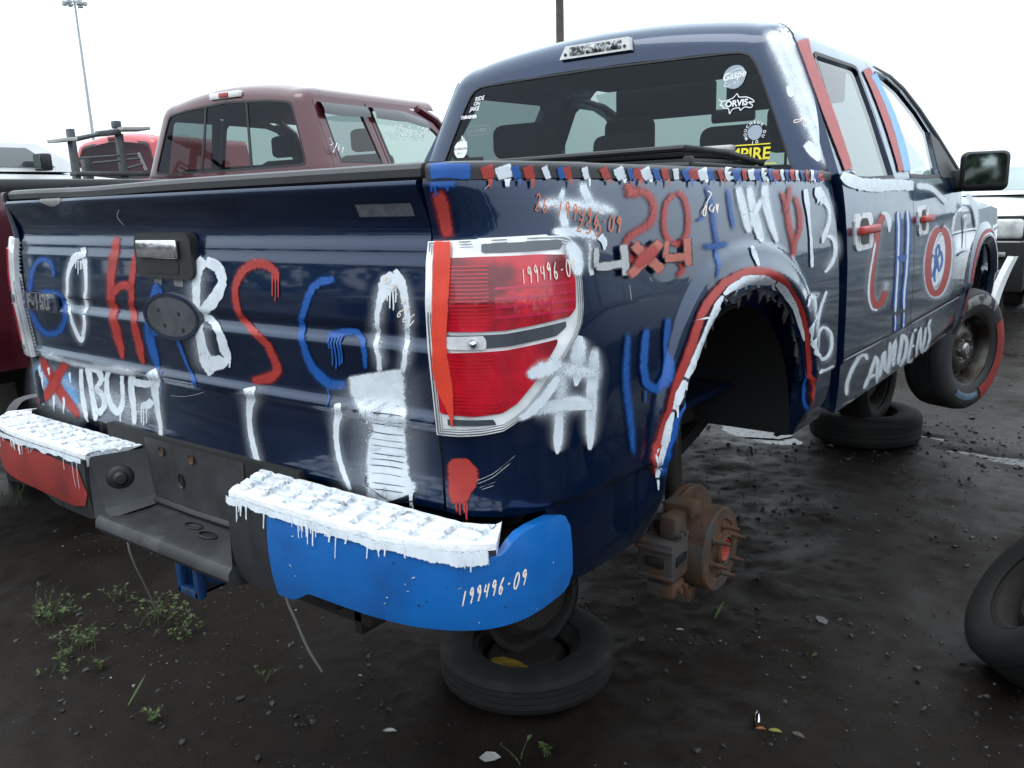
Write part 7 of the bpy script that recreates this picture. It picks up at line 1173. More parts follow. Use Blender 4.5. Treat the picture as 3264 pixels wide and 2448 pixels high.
for s, S in ((1, mD), (-1, mirrorS(mD))):
    fl = s < 0
    mk('roof_rail', patch(lambda u, v, S=S: S(mY(v) + .085 + np.asarray(u, float) * (1.52 - mY(v) - .085), v), rng(0, 1, .06), rng(2.415, 2.51, .012, [2.44, 2.47, 2.49]), flip=fl), M['maroon'], MT)
    rd = [(.085, 1.15), (.70, 1.15), (.70, 1.95), (.66, 2.412), (.125, 2.412)]; rw = [(.20, 1.99), (.63, 1.99), (.58, 2.36), (.56, 2.375), (.21, 2.375), (.195, 2.36)]
    fd = [(.71, 1.10), (1.75, 1.10), (1.75, 1.93), (1.62, 2.15), (1.45, 2.33), (1.30, 2.40), (1.1, 2.412), (.67, 2.412), (.71, 1.95)]; fw = [(.76, 1.98), (1.62, 1.97), (1.60, 2.06), (1.44, 2.24), (1.30, 2.335), (1.15, 2.37), (.74, 2.375), (.72, 2.35)]
    for nm, out, w, gm in (('rear_door', rd, rw, M['privacy']), ('front_door', fd, fw, M['clear'])):
        d = mk(nm, patch(S, rng(.05, 1.76, .025), rng(1.1, 2.415, .02), out, [w], off=.0015, rim=.02, flip=fl), M['maroon'], MT, sharp=50); mk('window_pane', patch(S, rng(.1, 1.7, .04), rng(1.95, 2.40, .03), w, off=-.004, flip=fl), gm, d)
        cx, cz = sum(p[0] for p in w) / len(w), sum(p[1] for p in w) / len(w); mk('window_trim', ring([(cx + (a - cx) * 1.05, cz + (b - cz) * 1.05) for a, b in w], w, S, .003, fl), M['seal'], d)
        if s > 0:   # smoked rain visor above the window
            yy0, yy1 = (.16, .64) if nm == 'rear_door' else (.70, 1.36)
            vs_ = [[tuple(S(y, z) + np.array([o, 0, 0])) for z, o in ((2.395, .004), (2.385, .035), (2.345, .048), (2.30 + .02 * abs((y - yy0) / (yy1 - yy0) - .4), .040))] for y in np.linspace(yy0, yy1, 12)]
            vs_ = [[(x, y, z - (.16 * max(0, (y - 1.05)) if nm == 'front_door' else 0)) for x, y, z in r] for r in vs_]
            mk('rain_visor', loft(vs_, closed=False), mat('smoked_visor', (.03, .035, .04), rough=.15, coat=.5), d)
    mk('windscreen_pillar', tube([tuple(S(1.30, 2.42)), tuple(S(1.5, 2.34)), tuple(S(1.80, 1.98))], .035, 8), M['maroon'], MT)
    # bed side, rail and flared fender
    def mB(u, v, s=s): u = np.asarray(u, float); v = np.asarray(v, float); r = np.sqrt(((u + 1.45) / .62) ** 2 + ((v - 1.12) / .46) ** 2); x = 1.0 - .03 * sstep(1.7, 1.86, v) + .13 * sstep(1.25, .95, r) - .04 * sstep(1.2, 1.0, v); return np.stack([s * x, u + 0 * v, v + 0 * u], -1)
    ap = [(-1.45 + .48 * math.cos(a), 1.10 + .36 * math.sin(a)) for a in np.linspace(PI, 0, 24)] + [(-.97, .9), (-1.93, .9)]
    bs = mk('bed_side', patch(mB, rng(-2.55, -.07, .03), rng(.98, 1.82, .03), None, [ap], rim=.02, flip=fl), M['maroon'], MT, sharp=60)
    mk('rail_cap', box(min(s * .86, s * .985), max(s * .86, s * .985), -2.55, -.07, 1.80, 1.865, .015), M['capplastic'], bs); mk('bed_inner_wall', box(min(s * .80, s * .84), max(s * .80, s * .84), -2.5, -.07, 1.2, 1.81), M['maroon'], MT)
    for off_ in (.93,): wh_ = mk('rear_wheel', move(tyre(.40, .22, .24, 48), (s * off_, -1.45, 1.02 - .05)), M['rubber'], MT); steel_wheel(wh_, .22, .10, M['darkrust'], 8) if False else mk('wheel_rim', move(join(rim_vf(.22, .10), disc_vf(.22)), (s * off_, -1.45, .97)), M['darkrust'], wh_)
    wf_ = mk('front_wheel', move(tyre(.40, .22, .24, 48), (s * .90, 2.35, .85)), M['rubber'], MT); mk('wheel_rim', move(join(rim_vf(.22, .10), disc_vf(.22)), (s * .90, 2.35, .85)), M['darkrust'], wf_)
    mk('fender', box(min(s * .80, s * 1.0), max(s * .80, s * 1.0), 1.77, 3.2, 1.15, 1.88, .06), M['maroon'], MT)
mk('tailgate', box(-.80, .80, -2.60, -2.53, 1.15, 1.82, .02), M['maroon'], MT); mk('bed_floor', box(-.80, .80, -2.5, -.08, 1.20, 1.24), M['maroon'], MT); mk('chassis', box(-.45, .45, -2.4, 3.1, .82, .98, .02), M['black'], MT); mk('hood', box(-.84, .84, 1.78, 3.2, 1.70, 1.90, .08), M['maroon'], MT); mk('bumper', box(-.98, .98, -2.75, -2.6, .95, 1.15, .03), M['chrome'], MT)
for x in (-.45, .45): mk('front_seat', join(box(x - .26, x + .26, .95, 1.1, 1.4, 2.08, .06), box(x - .13, x + .13, .98, 1.06, 2.10, 2.28, .04)), M['cloth'], MT)
mk('rear_seat', box(-.75, .75, .14, .28, 1.3, 2.0, .05), M['cloth'], MT); mk('dashboard', box(-.8, .8, 1.6, 1.9, 1.6, 1.94, .05), M['cloth'], MT); mk('cab_floor', box(-.9, .9, 0, 1.8, 1.15, 1.2), M['black'], MT)
mws = [(x * (.62 + .22 * t), 1.42 + .55 * t, 2.45 - .52 * t) for t in np.linspace(0, 1, 6) for x in np.linspace(-1, 1, 9)]; mk('windscreen', (mws, [(i * 9 + j, i * 9 + j + 1, (i + 1) * 9 + j + 1, (i + 1) * 9 + j) for i in range(5) for j in range(8)]), M['clear'], MT)
tb2 = mk('brake_lamp', box(-.16, .16, .040, .10, 2.468, 2.515, .01), bpy.data.materials['milky_lens'], mcab); mk('lamp_cell', box(-.05, .05, .034, .042, 2.475, 2.508, .003), mat('dull_red_lens', (.35, .05, .05), rough=.3), tb2)
mk('cab_light', box(.30, .40, 1.22, 1.32, 2.49, 2.53, .012), mat('amber_lens', (.7, .32, .03), rough=.3), MT)
word_ = lambda segs, o, ex, ey, s, w: join(*[tube([tuple(Vector(o) + Vector(ex) * a * s + Vector(ey) * b * s) for a, b in sg], w, 5) for sg in segs])
mk('pen_lettering', word_([[(0, 1), (.3, .7), (0, .5), (.4, .3), (.2, 0)], [(.7, .8), (.5, .4), (.8, .3), (.9, .7), (.7, .8)], [(1.0, .7), (1.2, .2), (1.4, .7)]], (.955, .085, 2.045), (0, 1, -.2), (0, 0, 1), .09, .0035), SIGN['white'], mcab)
digs = {'1': [[(.3, 1), (.2, 0)]], '9': [[(.5, .8), (.3, 1), (.1, .75), (.5, .75), (.4, 0)]], '2': [[(.1, .8), (.35, 1), (.5, .75), (.1, 0), (.55, .05)]], '5': [[(.5, 1), (.15, 1), (.15, .55), (.5, .45), (.4, 0), (.05, .05)]], '6': [[(.45, 1), (.1, .4), (.3, 0), (.5, .3), (.15, .4)]], '8': [[(.3, 1), (.1, .75), (.45, .3), (.25, 0), (.1, .3), (.45, .75), (.3, 1)]], '7': [[(.05, 1), (.5, 1), (.2, 0)]], '-': [[(.1, .5), (.5, .5)]]}
sg_ = [[(a + i * .75, b) for a, b in s_] for i, ch in enumerate('19572-589') for s_ in digs.get(ch, [])]
mk('pen_lettering', word_(sg_, (.895, .80, 2.19), (0, 1, 0), (0, 0, 1), .075, .004), SIGN['white'], MT)
# ---- red pickup
RT = thing('pickup_truck', 'red pickup with black framed rear window, behind the maroon one and a steel rack', 'pickup truck', (-9.13, 4.79, 0), .22)
rW = lerp_tab([(1.2, .90), (2.1, .88), (2.56, .72), (2.62, .64), (2.64, .54)]); rY = lerp_tab([(1.2, -.02), (2.1, 0), (2.54, .06), (2.60, .10), (2.64, .2)]); v0c = 2.5; rS = cab_surf(rW, rY, .15, .08, .05, .55)
rw_ = [(0, 2.53), (.9, 2.52), (1.0, 2.50), (1.03, 2.45), (1.02, 2.15), (.96, 2.13), (0, 2.12)]; rw_ = rw_ + [(-a, b) for a, b in rw_[-2:0:-1]]
rc = mk('cab_shell', patch(rS, np.concatenate([np.linspace(-2.0, -1, 12), rng(-1, 1, .08)[1:-1], np.linspace(1, 2.0, 12), rng(2.0, 3.6, .1)[1:]]), rng(1.3, 2.64, .03, [2.56, 2.62]), holes=[rw_], rim=.01, mu=.6), M['red_body'], RT, sharp=50)
mk('cab_side', ([tuple(rS(-2.0, v)) for v in (1.3, 2.1, 2.56, 2.64)] + [tuple(rS(-2.0, v) + np.array([0, 1.5, 0])) for v in (1.3, 2.1, 2.56, 2.64)], [(0, 1, 5, 4), (1, 2, 6, 5), (2, 3, 7, 6)]), M['red_body'], RT)
mk('window_seal', ring([(a * 1.08, 2.32 + (b - 2.32) * 1.16) for a, b in rw_], rw_, rS, .003), M['seal'], rc); mk('rear_window', patch(rS, np.linspace(-1.05, 1.05, 24), rng(2.1, 2.54, .03), rw_, off=-.006, mu=.6), M['tint'], rc)
mk('roof', ([(-.55, .2, 2.64), (.55, .2, 2.64), (.55, 1.6, 2.62), (-.55, 1.6, 2.62), (0, .2, 2.69), (0, 1.6, 2.67)], [(0, 4, 5, 3), (4, 1, 2, 5)]), M['red_body'], RT); mk('brake_lamp', box(-.12, .12, .06, .12, 2.60, 2.65, .01), mat('dark_red_lens', (.12, .02, .02), rough=.3), rc)
mk('bed', join(box(-.92, -.80, -2.0, -.05, 1.3, 1.85, .03), box(.80, .92, -2.0, -.05, 1.3, 1.85, .03), box(-.8, .8, -2.0, -1.94, 1.3, 1.85, .02), box(-.8, .8, -1.94, -.05, 1.3, 1.35)), M['red_body'], RT); mk('front_end', box(-.9, .9, 1.5, 3.2, 1.25, 1.95, .08), M['red_body'], RT)
mk('cab_floor', box(-.85, .85, 0, 1.5, 1.28, 1.34), M['black'], RT); mk('seat', box(-.7, .7, .4, .6, 1.4, 2.2, .05), M['cloth'], RT)
for x in (-.85, .85):
    for y in (-1.0, 2.3): mk('wheel', move(tyre(.38, .21, .23, 40), (x, y, .95)), M['rubber'], RT)
for x in (-.4, .4):
    for y in (-1.0, 2.3): mk('support_block', box(x - .15, x + .15, y - .15, y + .15, gz(-9.1, 4.8) - .05, 1.3, .01), M['darkrust'], RT)
for x in (-.4, .4):
    for y in (-1.45, 2.35): mk('support_block', box(x - .15, x + .15, y - .15, y + .15, -.03, .84, .01), M['darkrust'], MT)
# ---- steel rack standing in the maroon pickup's bed
RK = thing('steel_rack', 'dark steel rack with two posts and flat plates on top, standing in the maroon bed', 'rack', (-4.42, .9, 1.24))
def rk(p): return (p[0] + 4.42, p[1] - .9, p[2] - 1.24)
rs_ = mat('weathered_steel', (.06, .065, .07), rough=.5, var=.3, vscale=12); rp_ = mat('pale_plate', (.42, .42, .41), rough=.6, var=.2, vscale=10)
for y, zt in ((1.965, 2.28), (2.32, 2.26)):
    mk('post', move(box(-.026, .026, -.022, .022, 1.25, zt, .006), rk((-4.4, y, 1.24))[:2] + (-1.24,)), rs_, RK)
mk('cross_arm', tube([rk((-4.4, 1.95, 2.20)), rk((-4.4, 2.10, 2.235)), rk((-4.4, 2.30, 2.275))], [.018, .016, .008], 8), rs_, RK); mk('cross_arm', move(box(-.05, .05, -.075, .075, -.02, .02, .006), Matrix.Translation(rk((-4.4, 2.24, 2.262))) @ Matrix.Rotation(.12, 4, 'X')), rs_, RK)
mk('top_plate', move(box(-.10, .10, -.11, .11, -.012, .012, .004), Matrix.Translation(rk((-4.4, 2.41, 2.295))) @ Matrix.Rotation(.05, 4, 'X')), rp_, RK); mk('top_plate', move(box(-.10, .10, -.06, .06, -.012, .012, .004), Matrix.Translation(rk((-4.4, 1.90, 2.20))) @ Matrix.Rotation(.1, 4, 'X')), rp_, RK); mk('bracket', move(box(-.03, .03, -.02, .03, 0, .05, .005), rk((-4.4, 2.305, 2.30))), rs_, RK)
for z, y0, y1 in ((2.075, 1.97, 2.45), (2.045, 2.09, 2.48), (2.005, 2.33, 2.49)): mk('rail', tube([rk((-4.40, y0, z)), rk((-4.40, y1, z + .04))], .008, 6), rs_, RK)
mk('strut', tube([rk((-4.4, 2.455, 2.125)), rk((-4.4, 2.50, 2.0))], .012, 6), rp_, RK); mk('base_beam', move(box(-.05, .05, -.28, .28, 0, .03, .008), rk((-4.4, 2.22, 1.955))), rs_, RK); mk('rear_post', move(box(-.03, .03, -.03, .03, 0, .85, .006), rk((-4.6, 2.15, 1.25))), rs_, RK)
# ---- white vehicles: one left of the red pickup, one with a stripped front beyond the mirror
def suv_body(t, L_, W_, zb, zbelt, zroof, hood_y, ws_base, ws_top, rear_top, pane, dark):
    """x across, y forward; lower body lofted along y, glasshouse on top"""
    ys = [0, .03, .12, hood_y * .5, hood_y, L_ - .9, L_ - .35, L_ - .08, L_]; hh = lambda y: zbelt if y < hood_y else zbelt - .02 - .26 * ((y - hood_y) / (L_ - hood_y)) ** 1.6 - (.10 if y > L_ - .06 else 0)
    def sec(y):
        h = hh(y) - (.10 if y < .01 else 0); w = W_ / 2 * (1 - .10 * max(0, (y - (L_ - .9)) / .9) ** 2 - (.06 if y < .05 else 0)); m = (zb + h) / 2
        return [(-w + .05, y, zb), (-w + .01, y, zb + .12), (-w, y, m), (-w + .015, y, h - .10), (-w + .07, y, h - .01), (-w * .5, y, h + .02), (0, y, h + .03), (w * .5, y, h + .02), (w - .07, y, h - .01), (w - .015, y, h - .10), (w, y, m), (w - .01, y, zb + .12), (w - .05, y, zb)]
    mk('body', loft([sec(y) for y in ys]), M['white_body'], t, sharp=50)
    w = W_ / 2; a = [(-w + .06, zbelt), (-w + .12, zbelt + .25), (-w + .20, zroof - .10), (-w + .30, zroof - .02), (-w * .4, zroof + .01), (w * .4, zroof + .01), (w - .30, zroof - .02), (w - .20, zroof - .10), (w - .12, zbelt + .25), (w - .06, zbelt)]
    y0, y1, y2, y3 = .06, rear_top, ws_top, ws_base
    def yat(z): f = (z - zbelt) / (zroof - zbelt); return y0 + (y1 - y0) * f, y3 + (y2 - y3) * f
    mk('glasshouse', loft([[(x, yat(z)[0], z) for x, z in a], [(x, yat(z)[0] + .05, z) for x, z in a], [(x, yat(z)[1] - .05, z) for x, z in a], [(x, yat(z)[1], z) for x, z in a]]), M['white_body'], t, sharp=30)
    q = lambda f, s=0: (-w + .06 + .14 * f, 0, zbelt + (zroof - .10 - zbelt) * f)
    for s in (-1, 1):
        for k, (ya, yb) in enumerate(pane):
            z0_, z1_ = zbelt + .04, zroof - .075; gx_ = lambda z: s * (.010 + float(np.interp(z, [zbelt, zbelt + .25, zroof - .10, zroof - .02] if zroof - .10 > zbelt + .25 else [zbelt, zbelt + .2, zroof - .10, zroof - .02], [w - .06, w - .12, w - .20, w - .30]))); xa = gx_(z0_); xb = gx_(z1_); sl = min(0, yat(z1_)[1] - .12 - yb) if k == 0 else -.05
            mk('side_window', ([(xa, ya, z0_), (xa, yb, z0_), (gx_((z0_ + z1_) / 2), yb + sl / 2, (z0_ + z1_) / 2), (xb, yb + sl, z1_), (xb, ya, z1_), (gx_((z0_ + z1_) / 2), ya, (z0_ + z1_) / 2)], [(0, 1, 2, 5), (5, 2, 3, 4)]), dark, t)
    zc0, zc1 = zbelt + .05, zroof - .08; f0, f1 = yat(zc0)[1] + .012, yat(zc1)[1] + .012
    mk('windscreen', ([(-w + .16, f0, zc0), (w - .16, f0, zc0), (w - .26, f1, zc1), (-w + .26, f1, zc1)], [(0, 1, 2, 3)]), dark, t)
    for s in (-1, 1):
        for y in (.85, L_ - .95): mk('wheel_arch', move(lathe([(.0001, .004), (.36, .004), (.37, -.05)], 28), (s * (w + .0) if s > 0 else s * w, y, zb + .12)) if s > 0 else move(lathe([(.0001, -.004), (.36, -.004), (.37, .05)], 28), (-w, y, zb + .12)), M['black'], t); wh_ = mk('wheel', move(tyre(.34, .20, .21, 40), (s * (w - .07), y, zb + .10)), M['rubber'], t); mk('wheel_rim', move(join(rim_vf(.20, .09), disc_vf(.20)), Matrix.Translation((s * (w - .07), y, zb + .10)) @ (Matrix.Rotation(PI, 4, 'Z') if s < 0 else Matrix.Identity(4))), M['steel'], wh_)
dark_glass = mat('dark_glass', (.05, .062, .066), rough=.05, coat=1., spec=.8)
pale_glass = mat('pale_green_glass', (.22, .30, .29), rough=.06, coat=1., var=.3, vscale=2)
WL = thing('suv', 'white SUV with grey side windows, left of the red pickup', 'SUV', (-7.05, -.15, .07), .04)
suv_body(WL, 4.7, 1.8, .95, 2.0, 2.42, 3.1, 3.15, 2.45, .35, [(1.95, 2.85), (.55, 1.80)], dark_glass)
mk('door_mirror', box(.90, 1.06, 2.62, 2.72, 2.00, 2.15, .02), M['trim'], WL); mk('mirror_glass', box(.93, 1.05, 2.614, 2.619, 2.02, 2.135), bpy.data.materials['mirror_silver'], WL)
for x in (-.5, .5):
    for y in (.9, 3.7): mk('support_block', box(x - .15, x + .15, y - .15, y + .15, -.03, .97, .01), M['darkrust'], WL)
for y in (.6, 1.2): mk('roof_rack_foot', box(.55, .62, y, y + .12, 2.42, 2.445, .008), M['trim'], WL)
WR = thing('suv', 'white SUV with its front bumper torn off, facing the camera beyond the door mirror', 'SUV', (-.16, 13.75, .03), PI + .02)
suv_body(WR, 4.4, 1.76, .60, 1.52, 1.92, 3.05, 3.35, 2.55, .4, [(2.1, 3.0), (.9, 2.0)], pale_glass)
# stripped front of the white SUV: local front is y = 4.4, its left side shows to the right of the picture
mk('lamp_gap', box(-.83, -.48, 4.1, 4.42, 1.045, 1.305, .02), M['black'], WR); mk('headlamp', box(-.81, -.50, 4.05, 4.44, 1.06, 1.29, .05, 3), mat('cloudy_headlamp', (.50, .51, .50), rough=.2, coat=1., var=.3, vscale=12), WR); mk('headlamp', box(.50, .81, 4.05, 4.425, 1.06, 1.29, .05, 3), bpy.data.materials['cloudy_headlamp'], WR)
mk('turn_signal', box(-.86, -.80, 4.05, 4.30, 1.05, 1.27, .01), bpy.data.materials['amber_lens'], WR)
mk('front_crossmember', box(-.84, .84, 4.22, 4.44, .50, 1.03, .02), M['black'], WR); mk('crash_bar', box(-.70, .70, 4.40, 4.48, .66, .74, .01), M['steel'], WR); mk('engine_block', box(-.55, .5, 4.41, 4.50, .52, .95, .03), M['black'], WR)
for x, z in ((-.62, .90), (-.4, .93), (-.55, .72)): mk('bracket', box(x - .04, x + .04, 4.42, 4.50, z - .02, z + .03, .006), M['steel'], WR)
mk('chassis', box(-.5, .5, .5, 4.2, .46, .62, .02), M['black'], WR)
for x in (-.45, .45):
    for y in (.9, 3.6): mk('support_block', box(x - .14, x + .14, y - .14, y + .14, -.25, .47, .01), M['darkrust'], WR)
BP = thing('bumper_panel', 'torn white bumper panel hanging on end at the stripped white SUV', 'bumper panel', (.585, 9.0, 0), .3)
mk('panel_skin', loft([[(-.05 + .16 * t ** 1.5 + dx, y_, .36 + .58 * t) for dx, y_ in ((-.05, 0), (.0, -.05), (.06 * (1 - .3 * t), -.03), (.06 * (1 - .3 * t) - .008, -.022), (.0, -.04), (-.045, .012))] for t in np.linspace(0, 1, 10)]), M['white_body'], BP, sharp=40)
# third vehicle and tyres deeper in the yard
W3 = thing('parked_car', 'pale car behind the stripped white SUV, cut by the right picture edge', 'car', (1.78, 15.9, 0), PI - .02)
suv_body(W3, 4.4, 1.76, .45, 1.15, 1.62, 3.05, 3.35, 2.55, .4, [(2.1, 3.0), (.9, 2.0)], dark_glass)
def loose_tyre(loc, rot, R_, w, label, cat='tyre', m=None, rim_=False):
    o = tag(mk('loose_tyre', tyre(R_, R_ * .58, w, 56), m or M['dusty_rubber']), label, cat); o.matrix_world = Matrix.Translation(loc) @ rot
    inner = lathe([(R_ * .58, -w * .41), (R_ * .62, -w * .30), (R_ * .80, -w * .2), (R_ * .92, 0), (R_ * .80, w * .2), (R_ * .62, w * .30), (R_ * .58, w * .41)], 40); mk('tyre_lining', inner, M['black'], o)
    if rim_: mk('wheel_rim', join(rim_vf(R_ * .58, w * .42), disc_vf(R_ * .58)), M['darkrust'], o)
    return o
loose_tyre((1.66, 2.16, .265), Vector((-.74, -.30, .60)).to_track_quat('X', 'Z').to_matrix().to_4x4(), .31, .22, m=M['rubber'], label= 'black tyre leaning at the bottom right edge of the picture', rim_=True)
for i, (x, y, lb) in enumerate(((.15, 10.4, 'flat black tyre lying in front of the stripped white SUV'), (1.15, 12.6, 'flat black tyre lying beside the stripped white SUV'))): loose_tyre((x, y, .11 + gz(x, y)), Matrix.Rotation(PI / 2, 4, 'Y'), .33, .21, lb)
# ================================================================== poles and far trees
gp = mat('galvanised_pole', (.42, .45, .45), rough=.5, var=.2); wp = mat('weathered_wood', (.085, .065, .055), rough=.85, var=.4, vscale=3, bump=.004, bscale=30)
LP = thing('light_mast', 'tall thin light mast with a crown of lamps above the maroon pickup', 'light mast', (-95, 49, 0))
mk('mast', tube([(0, 0, 0), (.05, 0, 12), (.0, 0, 24.2)], [.22, .17, .11], 10), gp, LP)
mk('lamp_ring', lathe([(.8 + .07 * math.cos(a), .07 * math.sin(a)) for a in np.linspace(0, 2 * PI, 7)[:-1]], 20, True), gp, LP).matrix_local = Matrix.Translation((0, 0, 24)) @ Matrix.Rotation(PI / 2, 4, 'Y')
for k in range(6): a = PI * k / 3; mk('floodlight', box(.75 * math.cos(a) - .22 + .25 * math.cos(a), .75 * math.cos(a) + .22 + .25 * math.cos(a), math.sin(a) - .22, math.sin(a) + .22, 23.7 + .1 * (k % 2), 24.2, .05), gp, LP)
mk('mast_head', tube([(0, 0, 24), (0, 0, 24.9)], .16, 8), gp, LP)
tag(mk('utility_pole', tube([(-18.55, 29.5, -.05), (-18.45, 29.5, 9), (-18.4, 29.5, 19)], [.19, .165, .14], 14), wp), 'wooden utility pole rising behind the roof brake lamp of the painted pickup', 'utility pole')
LP2 = tag(mk('light_mast', tube([(21.5, 118, -.05), (21.5, 118, 21)], [.16, .05], 8), mat('hazy_pole', (.55, .58, .58), rough=.6)), 'faint thin mast in the sky above the door mirror', 'light mast')
random.seed(4); tv, tf = [], []
for k in range(3600):
    a = random.uniform(-PI, PI); d = random.uniform(105, 135) if -1.3 < a < .8 else random.uniform(45, 60); bx, by = d * math.sin(a), d * math.cos(a); h = (1.6 if -1.3 < a < .8 else 3.4) + 1.2 * mnoise.noise(Vector((a * 9, 0, 0))) + 1.0 * mnoise.noise(Vector((a * 31, 2, 0))); z = random.random() ** .7 * max(.8, h + .8); r = random.uniform(.35, .9)
    n0 = len(tv); P0 = Vector((bx, by, z))
    for q in range(5): v1 = Vector((random.gauss(0, 1), random.gauss(0, 1), random.gauss(0, 1))).normalized() * r; v2 = v1.orthogonal().normalized() * r * .7; m0 = len(tv); tv += [tuple(P0 + v1), tuple(P0 + v2), tuple(P0 - v1), tuple(P0 - v2)]; tf.append((m0, m0 + 1, m0 + 2, m0 + 3))
tag(mk('treeline', (tv, tf), mat('far_foliage', (.06, .085, .06), rough=.9, var=.4, vscale=.4), smooth=False), 'low dark green line of far trees along the horizon', 'trees', kind='stuff')
# ================================================================== small things on the ground
random.seed(21)
def clump(x, y, n, h, spread, label, leafy=.6):
    root = thing('weed_clump', label, 'weed', (x, y, gz(x, y)), 0, 'weeds in the dirt'); SV, SF_, LV, LF = [], [], [], []; spread = spread * .62 if n > 16 else .010
    for k in range(max(2, int(n * .6))):
        a = random.uniform(0, 2 * PI); l = h * random.uniform(.5, 1.2); lean = random.uniform(.25, 1.0); px, py = random.gauss(0, spread), random.gauss(0, spread * .8); pts = [(px + math.cos(a) * lean * l * t ** 1.5, py + math.sin(a) * lean * l * t ** 1.5, l * t * (1 - .25 * lean * t)) for t in (0, .35, .7, 1)]
        v, f = tube(pts, [.0016, .0013, .001, .0006], 4, False); n0 = len(SV); SV += v; SF_ += [tuple(i + n0 for i in q) for q in f]
        for m_ in range(random.randint(3, 7) if random.random() < leafy else 1):
            t = random.uniform(.2, 1); p = Vector(pts[0]).lerp(Vector(pts[3]), t) + Vector((0, 0, .06 * l)); b_ = random.uniform(0, 2 * PI); ll = random.uniform(.010, .026) if leafy > .3 else random.uniform(.05, .1); d = Vector((math.cos(b_), math.sin(b_), random.uniform(-.1, .7))).normalized(); sd_ = d.cross(Vector((0, 0, 1))).normalized() * ll * (.32 if leafy > .3 else .07); n0 = len(LV)
            LV += [tuple(p), tuple(p + d * ll * .5 + sd_ + Vector((0, 0, .003))), tuple(p + d * ll), tuple(p + d * ll * .5 - sd_ + Vector((0, 0, .003)))]; LF.append((n0, n0 + 1, n0 + 2, n0 + 3))
    st_ = mk('stem', (SV, SF_), WEED[1], root); st_['kind'] = 'stuff'; mk('leaves', (LV, LF), WEED[0], root, smooth=False); return root
WEED = (mat('weed_leaf', (.045, .075, .012), rough=.6, var=.4, vscale=30), mat('weed_stem', (.05, .07, .02), rough=.7))
for x, y, n, h, sp, lb in ((-1.80, .30, 46, .12, .06, 'upright tuft of grass and weeds left of the hanging wire, nearest the bumper end'), (-1.47, .24, 34, .09, .07, 'sprawling leafy weed in the dirt below the first grass tuft'), (-1.38, .15, 20, .06, .06, 'flat leafy weed spreading toward the camera from the others'), (-1.24, .23, 14, .06, .05, 'thin weed sprigs right of the sprawling leafy weed'), (-1.72, .58, 26, .07, .10, 'row of short weeds left of the hanging wire foot'), (-1.42, .60, 60, .10, .09, 'bushy weed clump at the foot of the hanging wire'), (-1.22, .58, 26, .07, .09, 'sparse weeds under the hitch, right of the bushy clump'), (-3.26, 1.08, 12, .10, .08, 'small weed under the red bumper end'), (-3.5, .83, 24, .14, .08, 'weed at the left edge below the red bumper end'), (-.62, .53, 8, .06, .05, 'few thin sprigs in the dirt right of the bent wire'), (-.75, .17, 12, .05, .05, 'low green sprig near the bottom edge, left of centre'), (.46, .78, 5, .05, .02, 'single bright seedling near the bottom edge'), (.41, .70, 3, .06, .02, 'tiny seedling at the very bottom edge'), (.95, 1.81, 3, .03, .02, 'tiny green sprig on the dirt right of the brake disc')): clump(x, y, n, h, sp, lb)
for x, y, l, lb in ((-.90, .16, .13, 'single long grass blade in the dirt below the wires'), (.54, 1.87, .09, 'single green leaf blade lying below the brake disc')):
    root = tag(mk('grass_blade', loft([[(x + t * .02 - w_, y + t * l * .5, gz(x, y) + l * t * .7 + .004), (x + t * .02 + w_, y + t * l * .5, gz(x, y) + l * t * .7 + .004), (x + t * .02, y + t * l * .5 + .002, gz(x, y) + l * t * .7 + .006)] for t, w_ in ((0, .003), (.4, .006), (.8, .004), (1, .0006))]), WEED[0]), lb, 'grass')
# gravel
sv, sf, sc = [], [], []; ico = bmesh.new(); bmesh.ops.create_icosphere(ico, subdivisions=1, radius=1); IV, IF = frombm(ico); IV = np.array(IV)
for k in range(10000):
    if k < 7600:
        while True:
            x, y = random.uniform(-3.2, 3.0), random.uniform(-.3, 5.5)
            if mnoise.noise(Vector((x * 1.3, y * 1.3, 7))) + .35 * mnoise.noise(Vector((x * 5, y * 5, 2))) > random.uniform(-.45, .45): break
    else: x, y = random.uniform(-2, 4), random.uniform(4.5, 13)
    r = random.choice((.0015, .002, .002, .003, .003, .004, .005, .008)) * random.uniform(.7, 1.4) * (1 if y < 4 else 1.5); P_ = IV * np.array([r * random.uniform(.7, 1.5), r * random.uniform(.7, 1.5), r * random.uniform(.45, .8)]) * (1 + .25 * nrnd.randn(len(IV), 1)); a = random.uniform(0, PI); c, s = math.cos(a), math.sin(a); P_ = np.stack([P_[:, 0] * c - P_[:, 1] * s + x, P_[:, 0] * s + P_[:, 1] * c + y, P_[:, 2] + gz(x, y) + r * .3], 1)
    n0 = len(sv); sv += list(map(tuple, P_)); sf += [tuple(i + n0 for i in q) for q in IF]; g = random.choice((.010, .014, .018, .024, .03, .045)) * random.uniform(.7, 1.3); g = .30 if random.random() < .018 else g; sc += [g] * len(IV)
gm = bpy.data.materials.new('gravel_stone'); gm.use_nodes = True; at = gm.node_tree.nodes.new('ShaderNodeAttribute'); at.attribute_name = 'shade'; gm.node_tree.links.new(at.outputs['Fac'], gm.node_tree.nodes['Principled BSDF'].inputs['Base Color']); gm.node_tree.nodes['Principled BSDF'].inputs['Roughness'].default_value = .6
go = tag(mk('gravel', (sv, sf), gm, smooth=False), 'small stones scattered over the black dirt', 'gravel', kind='stuff'); at = go.data.attributes.new('shade', 'FLOAT', 'POINT'); at.data.foreach_set('value', np.array(sc, dtype=np.float32))
